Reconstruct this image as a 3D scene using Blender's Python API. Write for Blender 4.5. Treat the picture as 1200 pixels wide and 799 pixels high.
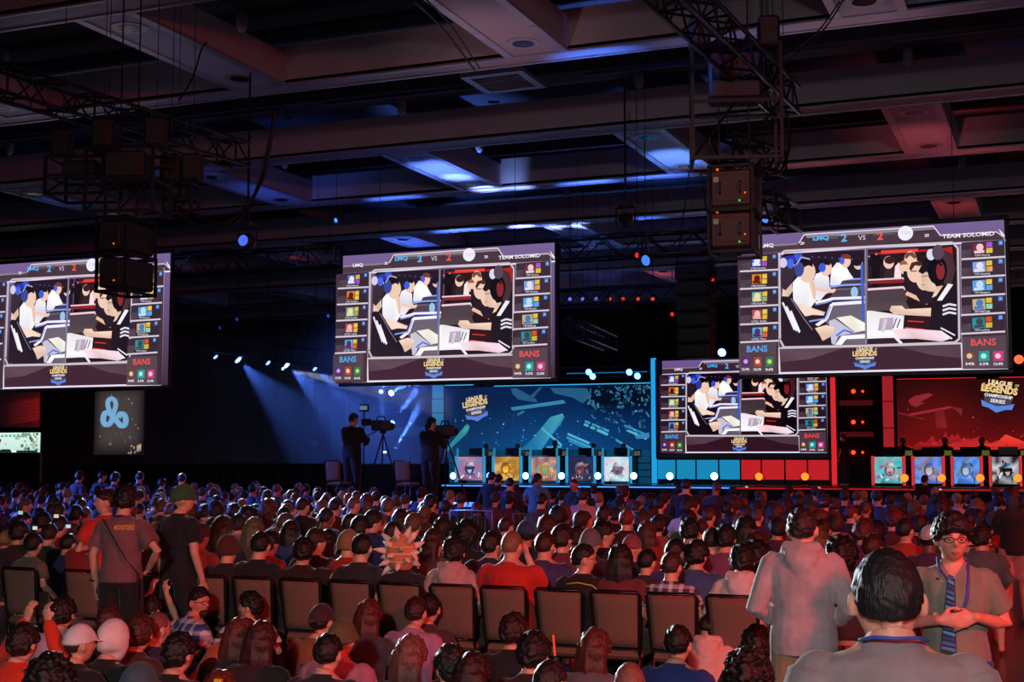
import bpy, math, random
from mathutils import Vector, Matrix, noise
from mathutils.bvhtree import BVHTree

for _o in list(bpy.data.objects):
    bpy.data.objects.remove(_o)
C = bpy.context.scene.collection
SC = bpy.context.scene

# ---------------------------------------------------------------- camera
FPX, HOR, YAW, EYE = 1590.0, 535.0, math.radians(22.2), 1.95
TH = math.atan((HOR - 399.5) / FPX)
cam = bpy.data.cameras.new('camera')
cam.sensor_width = 36.0
cam.lens = FPX / 1200.0 * 36.0
cam.clip_start, cam.clip_end = 0.05, 300
cam_o = bpy.data.objects.new('camera', cam)
C.objects.link(cam_o)
cam_o.location = (0, 0, EYE)
cam_o.rotation_euler = (math.pi / 2 + TH, 0, YAW)
SC.camera = cam_o
SC.view_settings.view_transform = 'Standard'
SC.view_settings.look = 'None'
SC.view_settings.exposure = 0.0
SC.view_settings.gamma = 1.0
SC.view_settings.use_curve_mapping = False
SC.render.engine = 'CYCLES'
SC.cycles.use_denoising = True
SC.cycles.max_bounces = 5
SC.cycles.diffuse_bounces = 2
SC.cycles.glossy_bounces = 3
SC.cycles.volume_bounces = 0
SC.cycles.volume_step_rate = 4.0
SC.cycles.sample_clamp_indirect = 4.0

def ray(px, py):
    u = (px - 600) / FPX; v = (399.5 - py) / FPX
    f = math.cos(TH) - v * math.sin(TH); up = math.sin(TH) + v * math.cos(TH)
    return Vector((-math.sin(YAW) * f + u * math.cos(YAW), math.cos(YAW) * f + u * math.sin(YAW), up))
def at_z(px, py, z):
    r = ray(px, py); return Vector((0, 0, EYE)) + r * ((z - EYE) / r.z)
def at_y(px, py, Y):
    r = ray(px, py); return Vector((0, 0, EYE)) + r * (Y / r.y)
def at_d(px, py, D):
    r = ray(px, py); return Vector((0, 0, EYE)) + r * D

# ---------------------------------------------------------------- world and large lights
w = bpy.data.worlds.new('world'); SC.world = w; w.use_nodes = True
bg = w.node_tree.nodes['Background']
bg.inputs[0].default_value = (0.36, 0.34, 0.43, 1)
bg.inputs[1].default_value = 0.15

def light(name, kind, loc, target, col, energy, size=0.3, angle=60, blend=0.5):
    l = bpy.data.lights.new(name, kind); l.color = col; l.energy = energy
    if kind == 'SPOT':
        l.spot_size = math.radians(angle); l.spot_blend = blend; l.shadow_soft_size = size
    elif kind == 'AREA':
        l.size = size
    else:
        l.shadow_soft_size = size
    o = bpy.data.objects.new(name, l); C.objects.link(o); o.location = loc
    d = Vector(target) - Vector(loc)
    o.rotation_euler = d.to_track_quat('-Z', 'Y').to_euler()
    return o
RED, BLUE = (1.0, 0.035, 0.03), (0.06, 0.16, 1.0)
light('red_wash', 'SPOT', (6.5, 3.0, 6.0), (-3.5, 10.5, 0.6), RED, 4000, 0.4, 74, 1.0)
light('red_wash', 'SPOT', (5.5, 16.0, 6.8), (-1.2, 18, 0.8), RED, 2400, 0.3, 62, 0.9)
light('red_wash', 'SPOT', (4.5, 27.0, 7.0), (-2.5, 27, 0.8), RED, 2200, 0.3, 66, 0.9)
light('white_fill', 'SPOT', (1.5, -8.0, 5.2), (-2.2, 6.0, 0.3), (1.0, 0.82, 0.82), 3700, 0.35, 62, 0.9)  # added fill spot behind the camera, brightens the near figures
light('blue_wash', 'SPOT', (-36, 17, 6.5), (-16.5, 21, 0.5), BLUE, 38000, 0.3, 40, 1.0)
light('blue_wash', 'SPOT', (-20, 41.8, 6.8), (-13.5, 23, 0.5), BLUE, 13000, 0.3, 30, 0.9)
light('white_back_light', 'SPOT', (-20, 29.2, 3.9), (-6.6, 14.2, 0.9), (0.8, 0.9, 1.0), 30000, 0.12, 18, 0.8)
light('white_back_light', 'SPOT', (-23, 29.2, 3.9), (-9.8, 14.5, 0.9), (0.85, 0.95, 0.9), 20000, 0.12, 16, 0.8)
# moving heads throwing light up on the soffits
for (px, py, col, en, ang, hz) in (
        (520, 196, (0.12, 0.25, 1.0), 420, 60, 2.2), (565, 219, (0.30, 0.42, 1.0), 330, 34, 1.4), (530, 205, (0.2, 0.35, 1.0), 200, 34, 1.4), (600, 217, (0.25, 0.38, 1.0), 250, 34, 1.4), (460, 231, (0.08, 0.2, 1.0), 150, 60, 1.6), (690, 214, (0.08, 0.2, 1.0), 240, 60, 1.6), (770, 206, (0.08, 0.2, 1.0), 160, 60, 1.6),
        (790, 182, (0.12, 0.28, 1.0), 260, 55, 2.0), (700, 66, (0.08, 0.22, 1.0), 150, 55, 2.0),
        (610, 264, (0.25, 0.35, 1.0), 500, 36, 1.4), (680, 262, (0.3, 0.4, 1.0), 500, 36, 1.4), (645, 264, (0.25, 0.35, 1.0), 400, 36, 1.4), (540, 270, (0.08, 0.18, 1.0), 400, 60, 1.8), (760, 258, (0.06, 0.2, 1.0), 250, 60, 1.6),
        (330, 222, (0.08, 0.16, 1.0), 130, 75, 2.4), (230, 205, (0.1, 0.2, 1.0), 30, 75, 2.4),
        (60, 235, (0.1, 0.25, 1.0), 20, 60, 1.6), (470, 282, (0.08, 0.18, 1.0), 180, 70, 2.0),
        (1080, 160, (1.0, 0.16, 0.2), 95, 75, 2.4), (1150, 180, (1.0, 0.1, 0.1), 55, 75, 2.0),
        (1000, 40, (1.0, 0.55, 0.7), 60, 80, 2.6), (560, 40, (1.0, 0.45, 0.5), 75, 80, 2.6),
        (840, 50, (0.4, 0.4, 1.0), 60, 70, 2.4), (960, 190, (1.0, 0.15, 0.2), 45, 70, 2.0),
        (1110, 240, (1.0, 0.1, 0.1), 60, 70, 2.0), (160, 60, (0.5, 0.45, 0.75), 25, 90, 2.8),
        (350, 300, (1.0, 0.06, 0.04), 40, 50, 1.2), (760, 320, (0.9, 0.1, 0.15), 120, 70, 1.6),
        (690, 330, (0.2, 0.2, 1.0), 120, 70, 1.6)):
    en *= 3.2 if col[2] == 1.0 and col[0] < .35 and px > 400 and py < 300 else 1.3
    p = at_z(px, py, 7.95)
    light('uplight', 'SPOT', (p.x, p.y - 0.2, 7.95 - hz), (p.x, p.y + 0.25, 7.95), col, en, 0.08, ang, 0.9)

light('truss_tint_spot', 'SPOT', at_d(690, 90, 14.5), at_d(850, 40, 15), (0.1, 0.2, 1.0), 160, 0.05, 60, 0.9)  # bare spot added to give the upper right truss its blue edges

# ---------------------------------------------------------------- materials
def lin(h):
    if isinstance(h, str):
        h = h.lstrip('#'); c = [int(h[i:i + 2], 16) / 255 for i in (0, 2, 4)]
    else:
        c = list(h)
    return tuple(x / 12.92 if x <= 0.04045 else ((x + 0.055) / 1.055) ** 2.4 for x in c) + (1.0,)
MATS = {}
def mat(name, col, rough=0.6, metal=0.0, var=0.12, scale=6.0, bump=0.0, emit=None, es=1.0, spec=0.5):
    if name in MATS: return MATS[name]
    m = bpy.data.materials.new(name); m.use_nodes = True
    nt = m.node_tree; N = nt.nodes; L = nt.links; b = N['Principled BSDF']
    b.inputs['Roughness'].default_value = rough; b.inputs['Metallic'].default_value = metal
    b.inputs['Specular IOR Level'].default_value = spec
    c = lin(col)
    tc = N.new('ShaderNodeTexCoord'); nz = N.new('ShaderNodeTexNoise'); nz.inputs['Scale'].default_value = scale
    nz.inputs['Detail'].default_value = 3
    L.new(tc.outputs['Object'], nz.inputs['Vector'])
    mx = N.new('ShaderNodeMix'); mx.data_type = 'RGBA'
    mx.inputs[6].default_value = tuple(max(0, x * (1 - var)) for x in c[:3]) + (1,)
    mx.inputs[7].default_value = tuple(min(1, x * (1 + var)) for x in c[:3]) + (1,)
    L.new(nz.outputs['Fac'], mx.inputs[0]); L.new(mx.outputs[2], b.inputs['Base Color'])
    if bump:
        bp = N.new('ShaderNodeBump'); bp.inputs['Strength'].default_value = bump; bp.inputs['Distance'].default_value = 0.02
        L.new(nz.outputs['Fac'], bp.inputs['Height']); L.new(bp.outputs['Normal'], b.inputs['Normal'])
    if emit:
        b.inputs['Emission Color'].default_value = lin(emit); b.inputs['Emission Strength'].default_value = es
    MATS[name] = m
    return m
def obj_mat(name, rough=0.8, kind='cloth'):
    """material that takes its colour from the object it is on"""
    m = bpy.data.materials.new(name); m.use_nodes = True
    nt = m.node_tree; N = nt.nodes; L = nt.links; b = N['Principled BSDF']
    b.inputs['Roughness'].default_value = rough
    oi = N.new('ShaderNodeObjectInfo'); tc = N.new('ShaderNodeTexCoord')
    hs = N.new('ShaderNodeHueSaturation'); L.new(oi.outputs['Color'], hs.inputs['Color'])
    nz = N.new('ShaderNodeTexNoise'); L.new(tc.outputs['Object'], nz.inputs['Vector'])
    mr = N.new('ShaderNodeMapRange'); L.new(nz.outputs['Fac'], mr.inputs[0]); L.new(mr.outputs[0], hs.inputs['Value'])
    mr.inputs[1].default_value = 0.3; mr.inputs[2].default_value = 0.7
    bp = N.new('ShaderNodeBump'); L.new(nz.outputs['Fac'], bp.inputs['Height']); L.new(bp.outputs['Normal'], b.inputs['Normal'])
    if kind == 'cloth':
        nz.inputs['Scale'].default_value = 9; nz.inputs['Detail'].default_value = 4
        mr.inputs[3].default_value = 0.82; mr.inputs[4].default_value = 1.15
        bp.inputs['Strength'].default_value = 0.35; bp.inputs['Distance'].default_value = 0.03
        b.inputs['Sheen Weight'].default_value = 0.15
    elif kind == 'hair':
        mp = N.new('ShaderNodeMapping'); mp.inputs['Scale'].default_value = (130, 130, 16)
        L.new(tc.outputs['Object'], mp.inputs[0]); L.new(mp.outputs[0], nz.inputs['Vector'])
        nz.inputs['Scale'].default_value = 1.6; nz.inputs['Detail'].default_value = 5
        mr.inputs[3].default_value = 0.4; mr.inputs[4].default_value = 1.7
        bp.inputs['Strength'].default_value = 0.6; bp.inputs['Distance'].default_value = 0.008
    elif kind == 'skin':
        nz.inputs['Scale'].default_value = 14
        mr.inputs[3].default_value = 0.93; mr.inputs[4].default_value = 1.06
        bp.inputs['Strength'].default_value = 0.05
    elif kind in ('plaid', 'stripe'):
        sep = N.new('ShaderNodeSeparateXYZ'); L.new(tc.outputs['Object'], sep.inputs[0])
        def band(sock, f, t):
            a = N.new('ShaderNodeMath'); a.operation = 'MULTIPLY'; a.inputs[1].default_value = f; L.new(sock, a.inputs[0])
            s = N.new('ShaderNodeMath'); s.operation = 'SINE'; L.new(a.outputs[0], s.inputs[0])
            g = N.new('ShaderNodeMath'); g.operation = 'GREATER_THAN'; g.inputs[1].default_value = t; L.new(s.outputs[0], g.inputs[0])
            return g.outputs[0]
        mx = N.new('ShaderNodeMix'); mx.data_type = 'RGBA'
        L.new(hs.outputs[0], mx.inputs[6]); mx.inputs[7].default_value = (0.75, 0.72, 0.78, 1)
        if kind == 'plaid':
            ad = N.new('ShaderNodeMath'); ad.operation = 'ADD'
            L.new(band(sep.outputs[0], 75, 0.35), ad.inputs[0]); L.new(band(sep.outputs[2], 75, 0.35), ad.inputs[1])
            ml = N.new('ShaderNodeMath'); ml.operation = 'MULTIPLY'; ml.inputs[1].default_value = 0.45
            L.new(ad.outputs[0], ml.inputs[0]); L.new(ml.outputs[0], mx.inputs[0])
        else:
            L.new(band(sep.outputs[2], 70, 0.0), mx.inputs[0])
        L.new(mx.outputs[2], b.inputs['Base Color'])
        return m
    L.new(hs.outputs[0], b.inputs['Base Color'])
    return m
def vcol_emit(name, strength=1.0, attr='Col'):
    m = bpy.data.materials.new(name); m.use_nodes = True
    nt = m.node_tree; N = nt.nodes; L = nt.links; N.remove(N['Principled BSDF'])
    e = N.new('ShaderNodeEmission'); a = N.new('ShaderNodeAttribute'); a.attribute_name = attr
    L.new(a.outputs['Color'], e.inputs[0]); e.inputs[1].default_value = strength
    L.new(e.outputs[0], N['Material Output'].inputs[0])
    return m
def emis(name, col, s):
    if name in MATS: return MATS[name]
    m = bpy.data.materials.new(name); m.use_nodes = True
    nt = m.node_tree; N = nt.nodes; L = nt.links; N.remove(N['Principled BSDF'])
    e = N.new('ShaderNodeEmission'); e.inputs[0].default_value = lin(col); e.inputs[1].default_value = s
    L.new(e.outputs[0], N['Material Output'].inputs[0]); MATS[name] = m
    return m
CLOTH = obj_mat('cloth', 0.85, 'cloth'); HAIR = obj_mat('hair', 0.5, 'hair'); SKIN = obj_mat('skin', 0.5, 'skin')
PLAID = obj_mat('plaid_cloth', 0.85, 'plaid'); STRIPE = obj_mat('striped_cloth', 0.85, 'stripe')
PLAIN = obj_mat('plain_surface', 0.5, 'skin')
M_SOFFIT = mat('soffit_paint', '#9a97a4', 0.42, 0.05, 0.12, 2.2)
M_FACE = mat('beam_face_paint', '#a2a0a8', 0.7, 0, 0.1, 1.5)
M_TRIM = mat('brushed_trim', '#a8a7b4', 0.35, 0.6, 0.1, 3)
M_VOID = mat('ceiling_void', '#34343c', 0.9, 0, 0.3, 0.7)
M_BLACK = mat('black_metal', '#1a1a1c', 0.45, 0.6, 0.2, 5)
M_DRAPE = mat('black_drape', '#2a2833', 0.9, 0, 0.3, 1.3, 0.3)
M_ALU = mat('truss_metal', '#3a3a42', 0.35, 0.85, 0.2, 4)
M_BOX = mat('black_casing', '#151517', 0.6, 0, 0.25, 8)
M_CHAIRF = mat('chair_fabric', '#775a4c', 0.9, 0, 0.25, 60, 0.2)
M_CHAIRM = mat('chair_frame_metal', '#2c1f20', 0.3, 0.5, 0.1, 5)

# ---------------------------------------------------------------- mesh helpers
class MB:
    def __init__(s): s.V = []; s.F = []
    def add(s, V, F):
        n = len(s.V); s.V += [tuple(v) for v in V]; s.F += [tuple(i + n for i in f) for f in F]; return s
    def box(s, lo, hi, mtx=None):
        x0, y0, z0 = lo; x1, y1, z1 = hi
        V = [(x0,y0,z0),(x1,y0,z0),(x1,y1,z0),(x0,y1,z0),(x0,y0,z1),(x1,y0,z1),(x1,y1,z1),(x0,y1,z1)]
        if mtx: V = [mtx @ Vector(v) for v in V]
        return s.add(V, [(0,3,2,1),(4,5,6,7),(0,1,5,4),(1,2,6,5),(2,3,7,6),(3,0,4,7)])
    def bbox(s, lo, hi, b=0.01):
        """box with chamfered edges all round"""
        x0,y0,z0 = lo; x1,y1,z1 = hi; R = []
        for z, k in ((z0, b), (z0 + b, 0), (z1 - b, 0), (z1, b)):
            R.append([(x0+b+k*0,y0+k,z),(x1-b,y0+k,z),(x1-k,y0+b,z),(x1-k,y1-b,z),(x1-b,y1-k,z),(x0+b,y1-k,z),(x0+k,y1-b,z),(x0+k,y0+b,z)])
        V = [v for r in R for v in r]; F = [tuple(range(7, -1, -1)), tuple(range(24, 32))]
        for i in range(3):
            for j in range(8):
                a = i*8+j; c = i*8+(j+1) % 8; F.append((a, c, c+8, a+8))
        return s.add(V, F)
    def tube(s, pts, rads, n=8, flat=1.0, ref=None, cap=True):
        pts = [Vector(p) for p in pts]
        if not hasattr(rads, '__len__'): rads = [rads] * len(pts)
        V = []; F = []; rings = []
        def frame(t):
            r = Vector(ref) if ref else (Vector((0, 0, 1)) if abs(t.z) < 0.9 else Vector((0, 1, 0)))
            a = t.cross(r).normalized(); b = a.cross(t).normalized(); return a, b
        P = []; 
        for i, p in enumerate(pts):
            t = (pts[min(i+1, len(pts)-1)] - pts[max(i-1, 0)]).normalized(); P.append((p, t, rads[i]))
        if cap:
            p, t, r = P[0]; q, u, k = P[-1]
            P = [(p - t*r*0.85, t, r*0.5)] + P + [(q + u*k*0.85, u, k*0.5)]
        for p, t, r in P:
            a, b = frame(t); i0 = len(V)
            for j in range(n):
                an = 2*math.pi*j/n; V.append(p + a*(math.cos(an)*r) + b*(math.sin(an)*r*flat))
            rings.append(i0)
        for i in range(len(rings)-1):
            for j in range(n):
                k = (j+1) % n; F.append((rings[i]+j, rings[i]+k, rings[i+1]+k, rings[i+1]+j))
        F.append(tuple(range(n-1, -1, -1))); F.append(tuple(range(rings[-1], rings[-1]+n)))
        return s.add(V, F)
    def loft(s, rings, n=16):
        """rings of (centre, x axis, y axis, rx, ry)"""
        V = []; F = []
        for c, ax, ay, rx, ry in rings:
            for j in range(n):
                an = 2*math.pi*j/n; V.append(Vector(c) + Vector(ax)*(math.cos(an)*rx) + Vector(ay)*(math.sin(an)*ry))
        for i in range(len(rings)-1):
            for j in range(n):
                k = (j+1) % n; F.append((i*n+j, i*n+k, i*n+n+k, i*n+n+j))
        F.append(tuple(range(n-1, -1, -1))); F.append(tuple(range((len(rings)-1)*n, len(rings)*n)))
        return s.add(V, F)
    def ball(s, c, r, n=10, m=7, mtx=None):
        if not hasattr(r, '__len__'): r = (r, r, r)
        V = [(0, 0, 1)]; F = []
        for i in range(1, m):
            th = math.pi*i/m
            for j in range(n):
                ph = 2*math.pi*j/n; V.append((math.sin(th)*math.cos(ph), math.sin(th)*math.sin(ph), math.cos(th)))
        V.append((0, 0, -1))
        for j in range(n):
            k = (j+1) % n; F.append((0, 1+j, 1+k)); F.append((len(V)-1, 1+(m-2)*n+k, 1+(m-2)*n+j))
            for i in range(m-2): F.append((1+i*n+j, 1+(i+1)*n+j, 1+(i+1)*n+k, 1+i*n+k))
        W = [Vector((v[0]*r[0], v[1]*r[1], v[2]*r[2])) for v in V]
        if mtx: W = [mtx @ v for v in W]
        return s.add([v + Vector(c) for v in W], F)
    def cyl(s, p, q, r, n=16, r2=None):
        return s.tube([p, q], [r, r if r2 is None else r2], n, cap=False)
    def mesh(s, name, m=None, smooth=False):
        me = bpy.data.meshes.new(name); me.from_pydata(s.V, [], s.F); me.update()
        if m: me.materials.append(m)
        if smooth: me.shade_smooth()
        return me
    def obj(s, name, m, parent=None, smooth=False, loc=None):
        return mkobj(name, s.mesh(name, m, smooth), parent, loc)
def mkobj(name, me, parent=None, loc=None, rz=0.0, color=None):
    o = bpy.data.objects.new(name, me); C.objects.link(o)
    if parent: o.parent = parent
    if loc is not None: o.location = loc
    if rz: o.rotation_euler.z = rz
    if color is not None: o.color = lin(color)
    return o
def empty(name, loc=(0, 0, 0), rz=0.0):
    return mkobj(name, None, None, loc, rz)
def tag(o, label=None, cat=None, group=None, kind=None):
    if label: o['label'] = label
    if cat: o['category'] = cat
    if group: o['group'] = group
    if kind: o['kind'] = kind
    return o
def copy_tree(o, parent=None):
    c = o.copy(); C.objects.link(c)
    if parent: c.parent = parent
    for ch in o.children: copy_tree(ch, c)
    return c

# flat coloured drawing: polygons with their own colours in a plane (screens, signs, posters)
class Canvas:
    def __init__(s, step=0.0012): s.V = []; s.F = []; s.Cc = []; s.k = 0; s.step = step
    def poly(s, pts, col):
        n = len(s.V); s.k += 1
        cols = col if isinstance(col, list) else [col] * len(pts)
        s.V += [(p[0], -s.step * s.k, p[1]) for p in pts]; s.F.append(tuple(range(n, n + len(pts)))); s.Cc.append([lin(c) for c in cols])
    def rect(s, x0, y0, x1, y1, col, col2=None):
        s.poly([(x0,y0),(x1,y0),(x1,y1),(x0,y1)], [col, col, col2, col2] if col2 else col)
    def disc(s, x, y, r, col, r2=None, n=14, rot=0):
        r2 = r2 or r
        P = [(r*math.cos(2*math.pi*i/n), r2*math.sin(2*math.pi*i/n)) for i in range(n)]
        c, q = math.cos(rot), math.sin(rot)
        s.poly([(x + a*c - b*q, y + a*q + b*c) for a, b in P], col)
    def line(s, pts, wd, col):
        for (a, b), (c, d) in zip(pts[:-1], pts[1:]):
            l = math.hypot(c-a, d-b) or 1e-6; nx, ny = -(d-b)/l*wd/2, (c-a)/l*wd/2
            s.poly([(a+nx,b+ny),(a-nx,b-ny),(c-nx,d-ny),(c+nx,d+ny)], col)
    def text(s, t, x, y, h, col, width=None, align='CENTER', bold=0.0, arc=0.0, rot=0.0):
        V, F = text_geo(t, bold)
        x0 = min(v[0] for v in V); x1 = max(v[0] for v in V); y0 = min(v[1] for v in V); y1 = max(v[1] for v in V)
        ky = h / (y1 - y0); kx = (width / (x1 - x0)) if width else ky
        off = {'CENTER': (x0+x1)/2, 'LEFT': x0, 'RIGHT': x1}[align]
        n = len(s.V); s.k += 1; c, q = math.cos(rot), math.sin(rot)
        for v in V:
            a = (v[0]-off)*kx; b = (v[1]-(y0+y1)/2)*ky + arc*(a*a)
            s.V.append((x + a*c - b*q, -s.step*s.k, y + a*q + b*c))
        for f in F: s.F.append(tuple(i+n for i in f)); s.Cc.append([lin(col)]*len(f))
    def mesh(s, name, m):
        me = bpy.data.meshes.new(name); me.from_pydata(s.V, [], s.F)
        a = me.color_attributes.new('Col', 'FLOAT_COLOR', 'CORNER')
        flat = [x for cc in s.Cc for c in cc for x in c]
        a.data.foreach_set('color', flat); me.materials.append(m); me.update()
        return me
_TG = {}
def text_geo(t, bold=0.0):
    if (t, bold) in _TG: return _TG[(t, bold)]
    cu = bpy.data.curves.new('lettering', 'FONT'); cu.body = t; cu.resolution_u = 2; cu.offset = bold
    o = bpy.data.objects.new('lettering', cu); C.objects.link(o)
    dg = bpy.context.evaluated_depsgraph_get(); me = bpy.data.meshes.new_from_object(o.evaluated_get(dg))
    r = ([(v.co.x, v.co.y) for v in me.vertices], [tuple(p.vertices) for p in me.polygons])
    bpy.data.objects.remove(o); bpy.data.curves.remove(cu); bpy.data.meshes.remove(me)
    _TG[(t, bold)] = r
    return r
SCREEN = vcol_emit('screen_light', 1.0)
# ================================================================ SETTING
floor_m = mat('dark_polished_floor', '#4a3b3c', 0.28, 0, 0.35, 1.6)
tag(MB().box((-48, -8, -0.1), (16, 56, 0)).obj('floor', floor_m), kind='structure')
ZC = 7.95
void = MB().box((-48, -8, 9.3), (16, 56, 9.5)).obj('ceiling', M_VOID); tag(void, kind='structure')
# ladders of paired cross beams with short rungs between them; each strip of the coffered ceiling on its own
X0, X1 = -46.0, 14.0
def beam_x(y0, y1):
    b = MB().box((X0, y0, ZC + 0.012), (X1, y1, ZC + 0.62)).obj('ceiling_beam', M_FACE, void)
    MB().box((X0, y0 + 0.02, ZC), (X1, y1 - 0.02, ZC + 0.014)).obj('soffit', M_SOFFIT, b)
    for yy in (y0, y1 - 0.06):
        MB().box((X0, yy, ZC - 0.02), (X1, yy + 0.06, ZC + 0.06)).obj('trim_strip', M_TRIM, b)
rung_me = {}
def rung(xc, y0, y1):
    k = round(y1 - y0, 2)
    if k not in rung_me:
        h = 0.5; L = y1 - y0
        a = MB().box((-h, 0, 0.012), (h, L, 0.5)).mesh('crossbeam', M_FACE)
        s = MB().box((-h + 0.1, 0, 0), (h - 0.1, L, 0.014)).mesh('soffit', M_SOFFIT)
        t = MB()
        nseg = 3
        for sx in (-1, 1):
            for i in range(nseg):
                ya = L * i / nseg + 0.01; yb = L * (i + 1) / nseg - 0.01
                xs = sorted((sx * h, sx * (h - 0.13)))
                t.box((xs[0], ya, -0.02), (xs[1], yb, 0.02))
        r = MB().cyl((0, 0.55, -0.012), (0, 0.55, 0.02), 0.26, 24)
        r2 = MB().cyl((0, 0.55, -0.018), (0, 0.55, -0.010), 0.16, 20)
        rung_me[k] = (a, s, t.mesh('trim_strip', M_TRIM), r.mesh('downlight_ring', M_TRIM), r2.mesh('downlight_lens', mat('downlight_glass', '#2a2a2e', 0.1, 0.3)))
    a, s, t, r, r2 = rung_me[k]
    o = mkobj('crossbeam', a, void, (xc, y0, ZC))
    mkobj('soffit', s, o); mkobj('trim_strip', t, o)
    for yy in (0.0, (y1 - y0) - 1.1):
        mkobj('downlight_ring', r, o, (0, yy, 0)); mkobj('downlight_lens', r2, o, (0, yy, 0))
PER = 9.05
for k in range(0, 5):
    yi = 14.65 + PER * k
    if yi > 52: break
    beam_x(yi - 0.55, yi); beam_x(yi + 3.85, yi + 4.3)
    for j in range(-5, 5):
        xc = -7.15 + 4.85 * j
        if X0 < xc < X1: rung(xc, yi, yi + 3.85)
# void furniture above the coffers: ducts, conduits, upper slab ribs
duct_m = mat('duct_metal', '#56565e', 0.5, 0.4, 0.2, 2)
rail_m = mat('blue_grey_rail', '#6d7590', 0.3, 0.7, 0.1, 2)
for k in range(5):
    yg = 20.0 + PER * k
    if yg > 50: break
    for yy in (yg + 0.25, yg + 1.9):
        for i in range(11):
            xa = -44 + i * 5.2
            tag(MB().box((xa, yy, 8.55), (xa + 4.3, yy + 0.07, 8.62)).obj('ceiling_rail', rail_m, void))
    dd = MB(); dd.bbox((X0, yg + 2.6, 8.8), (X1, yg + 3.2, 9.25), 0.06); dd.obj('air_duct', duct_m, void)
    dd = MB().tube([(X0, yg - 0.9, 8.95), (X1, yg - 0.9, 8.95)], 0.16, 10); dd.obj('air_duct', duct_m, void, True)
random.seed(4)
spk = MB(); spk.tube([(0, 0, 0), (0, 0, 0.16)], [0.08, 0.08], 14); spk_me = spk.mesh('ceiling_cap', mat('white_cap', '#8c8c92', 0.5), True)
for (px, py) in ((285, 60), (6, 98), (13, 195), (1065, 97), (1128, 210), (472, 150), (750, 123), (563, 192), (335, 210), (665, 242)):
    p = at_z(px, py, 8.0)
    mkobj('ceiling_cap', spk_me, void, (p.x, p.y - 0.05, 8.35 if py < 150 else 8.3))
# square flush vent frame under the dark bay
vp = at_z(590, 95, 8.2)
vent = empty('ceiling_vent', (vp.x, vp.y, 8.2)); tag(vent, 'square pale metal ceiling vent with a recessed grille above the centre screen', 'vent')
vm = MB()
for a, b in (((-.55,-.55),(.55,-.42)),((-.55,.42),(.55,.55)),((-.55,-.42),(-.42,.42)),((.42,-.42),(.55,.42))): vm.box((a[0],a[1],-.03),(b[0],b[1],.05))
vm.obj('frame', M_TRIM, vent); MB().box((-.42,-.42,.0),(.42,.42,.04)).obj('backing', M_BOX, vent)
for i in range(6): MB().box((-.42,-.38+i*.14,-.02),(.42,-.34+i*.14,.0)).obj('slat', M_FACE, vent)
MB().tube([(0,0,.05),(0,0,1.1)],.02,6).obj('hanger_rod', M_BLACK, vent)
# walls: black pleated drapes
def drape(name, p, q, z1, parent=None):
    p, q = Vector((p[0], p[1], 0)), Vector((q[0], q[1], 0)); d = (q - p); L = d.length; d.normalize(); nrm = Vector((-d.y, d.x, 0))
    n = int(L / 0.28); V = []; F = []
    for i in range(n + 1):
        a = p + d * (L * i / n) + nrm * (0.09 * (1 if i % 2 else -1))
        V += [(a.x, a.y, 0), (a.x, a.y, z1)]
    F = [(2*i, 2*i+2, 2*i+3, 2*i+1) for i in range(n)]
    for i in range(n + 1): V += [(V[2*i][0] + nrm.x*.3, V[2*i][1] + nrm.y*.3, 0), (V[2*i][0] + nrm.x*.3, V[2*i][1] + nrm.y*.3, z1)]
    m = 2*(n+1); F += [(m+2*i, m+2*i+1, m+2*i+3, m+2*i+2) for i in range(n)]
    F += [(2*i+1, 2*i+3, m+2*i+3, m+2*i+1) for i in range(n)]
    return MB().add(V, F).obj(name, M_DRAPE)
tag(drape('wall_far', (-48, 53.5), (16, 53.5), 9.3), kind='structure')
tag(drape('wall_left', (-47, -6), (-47, 54), 9.3), kind='structure')
# black drape that closes off the side stage behind the left crowd
def drape_px(px0, px1, Y, top, label):
    a = at_y(px0, 500, Y); b = at_y(px1, 500, Y)
    o = drape('stage_drape', (a.x, Y), (b.x, Y), top); tag(o, label, 'curtain'); return o
drape_px(48, 111, 44.0, 6.2, 'black masking drape between the red side screen and the grey banner')
drape_px(173, 398, 43.0, 6.4, 'wide black masking drape right of the grey banner with the looped emblem')

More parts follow.
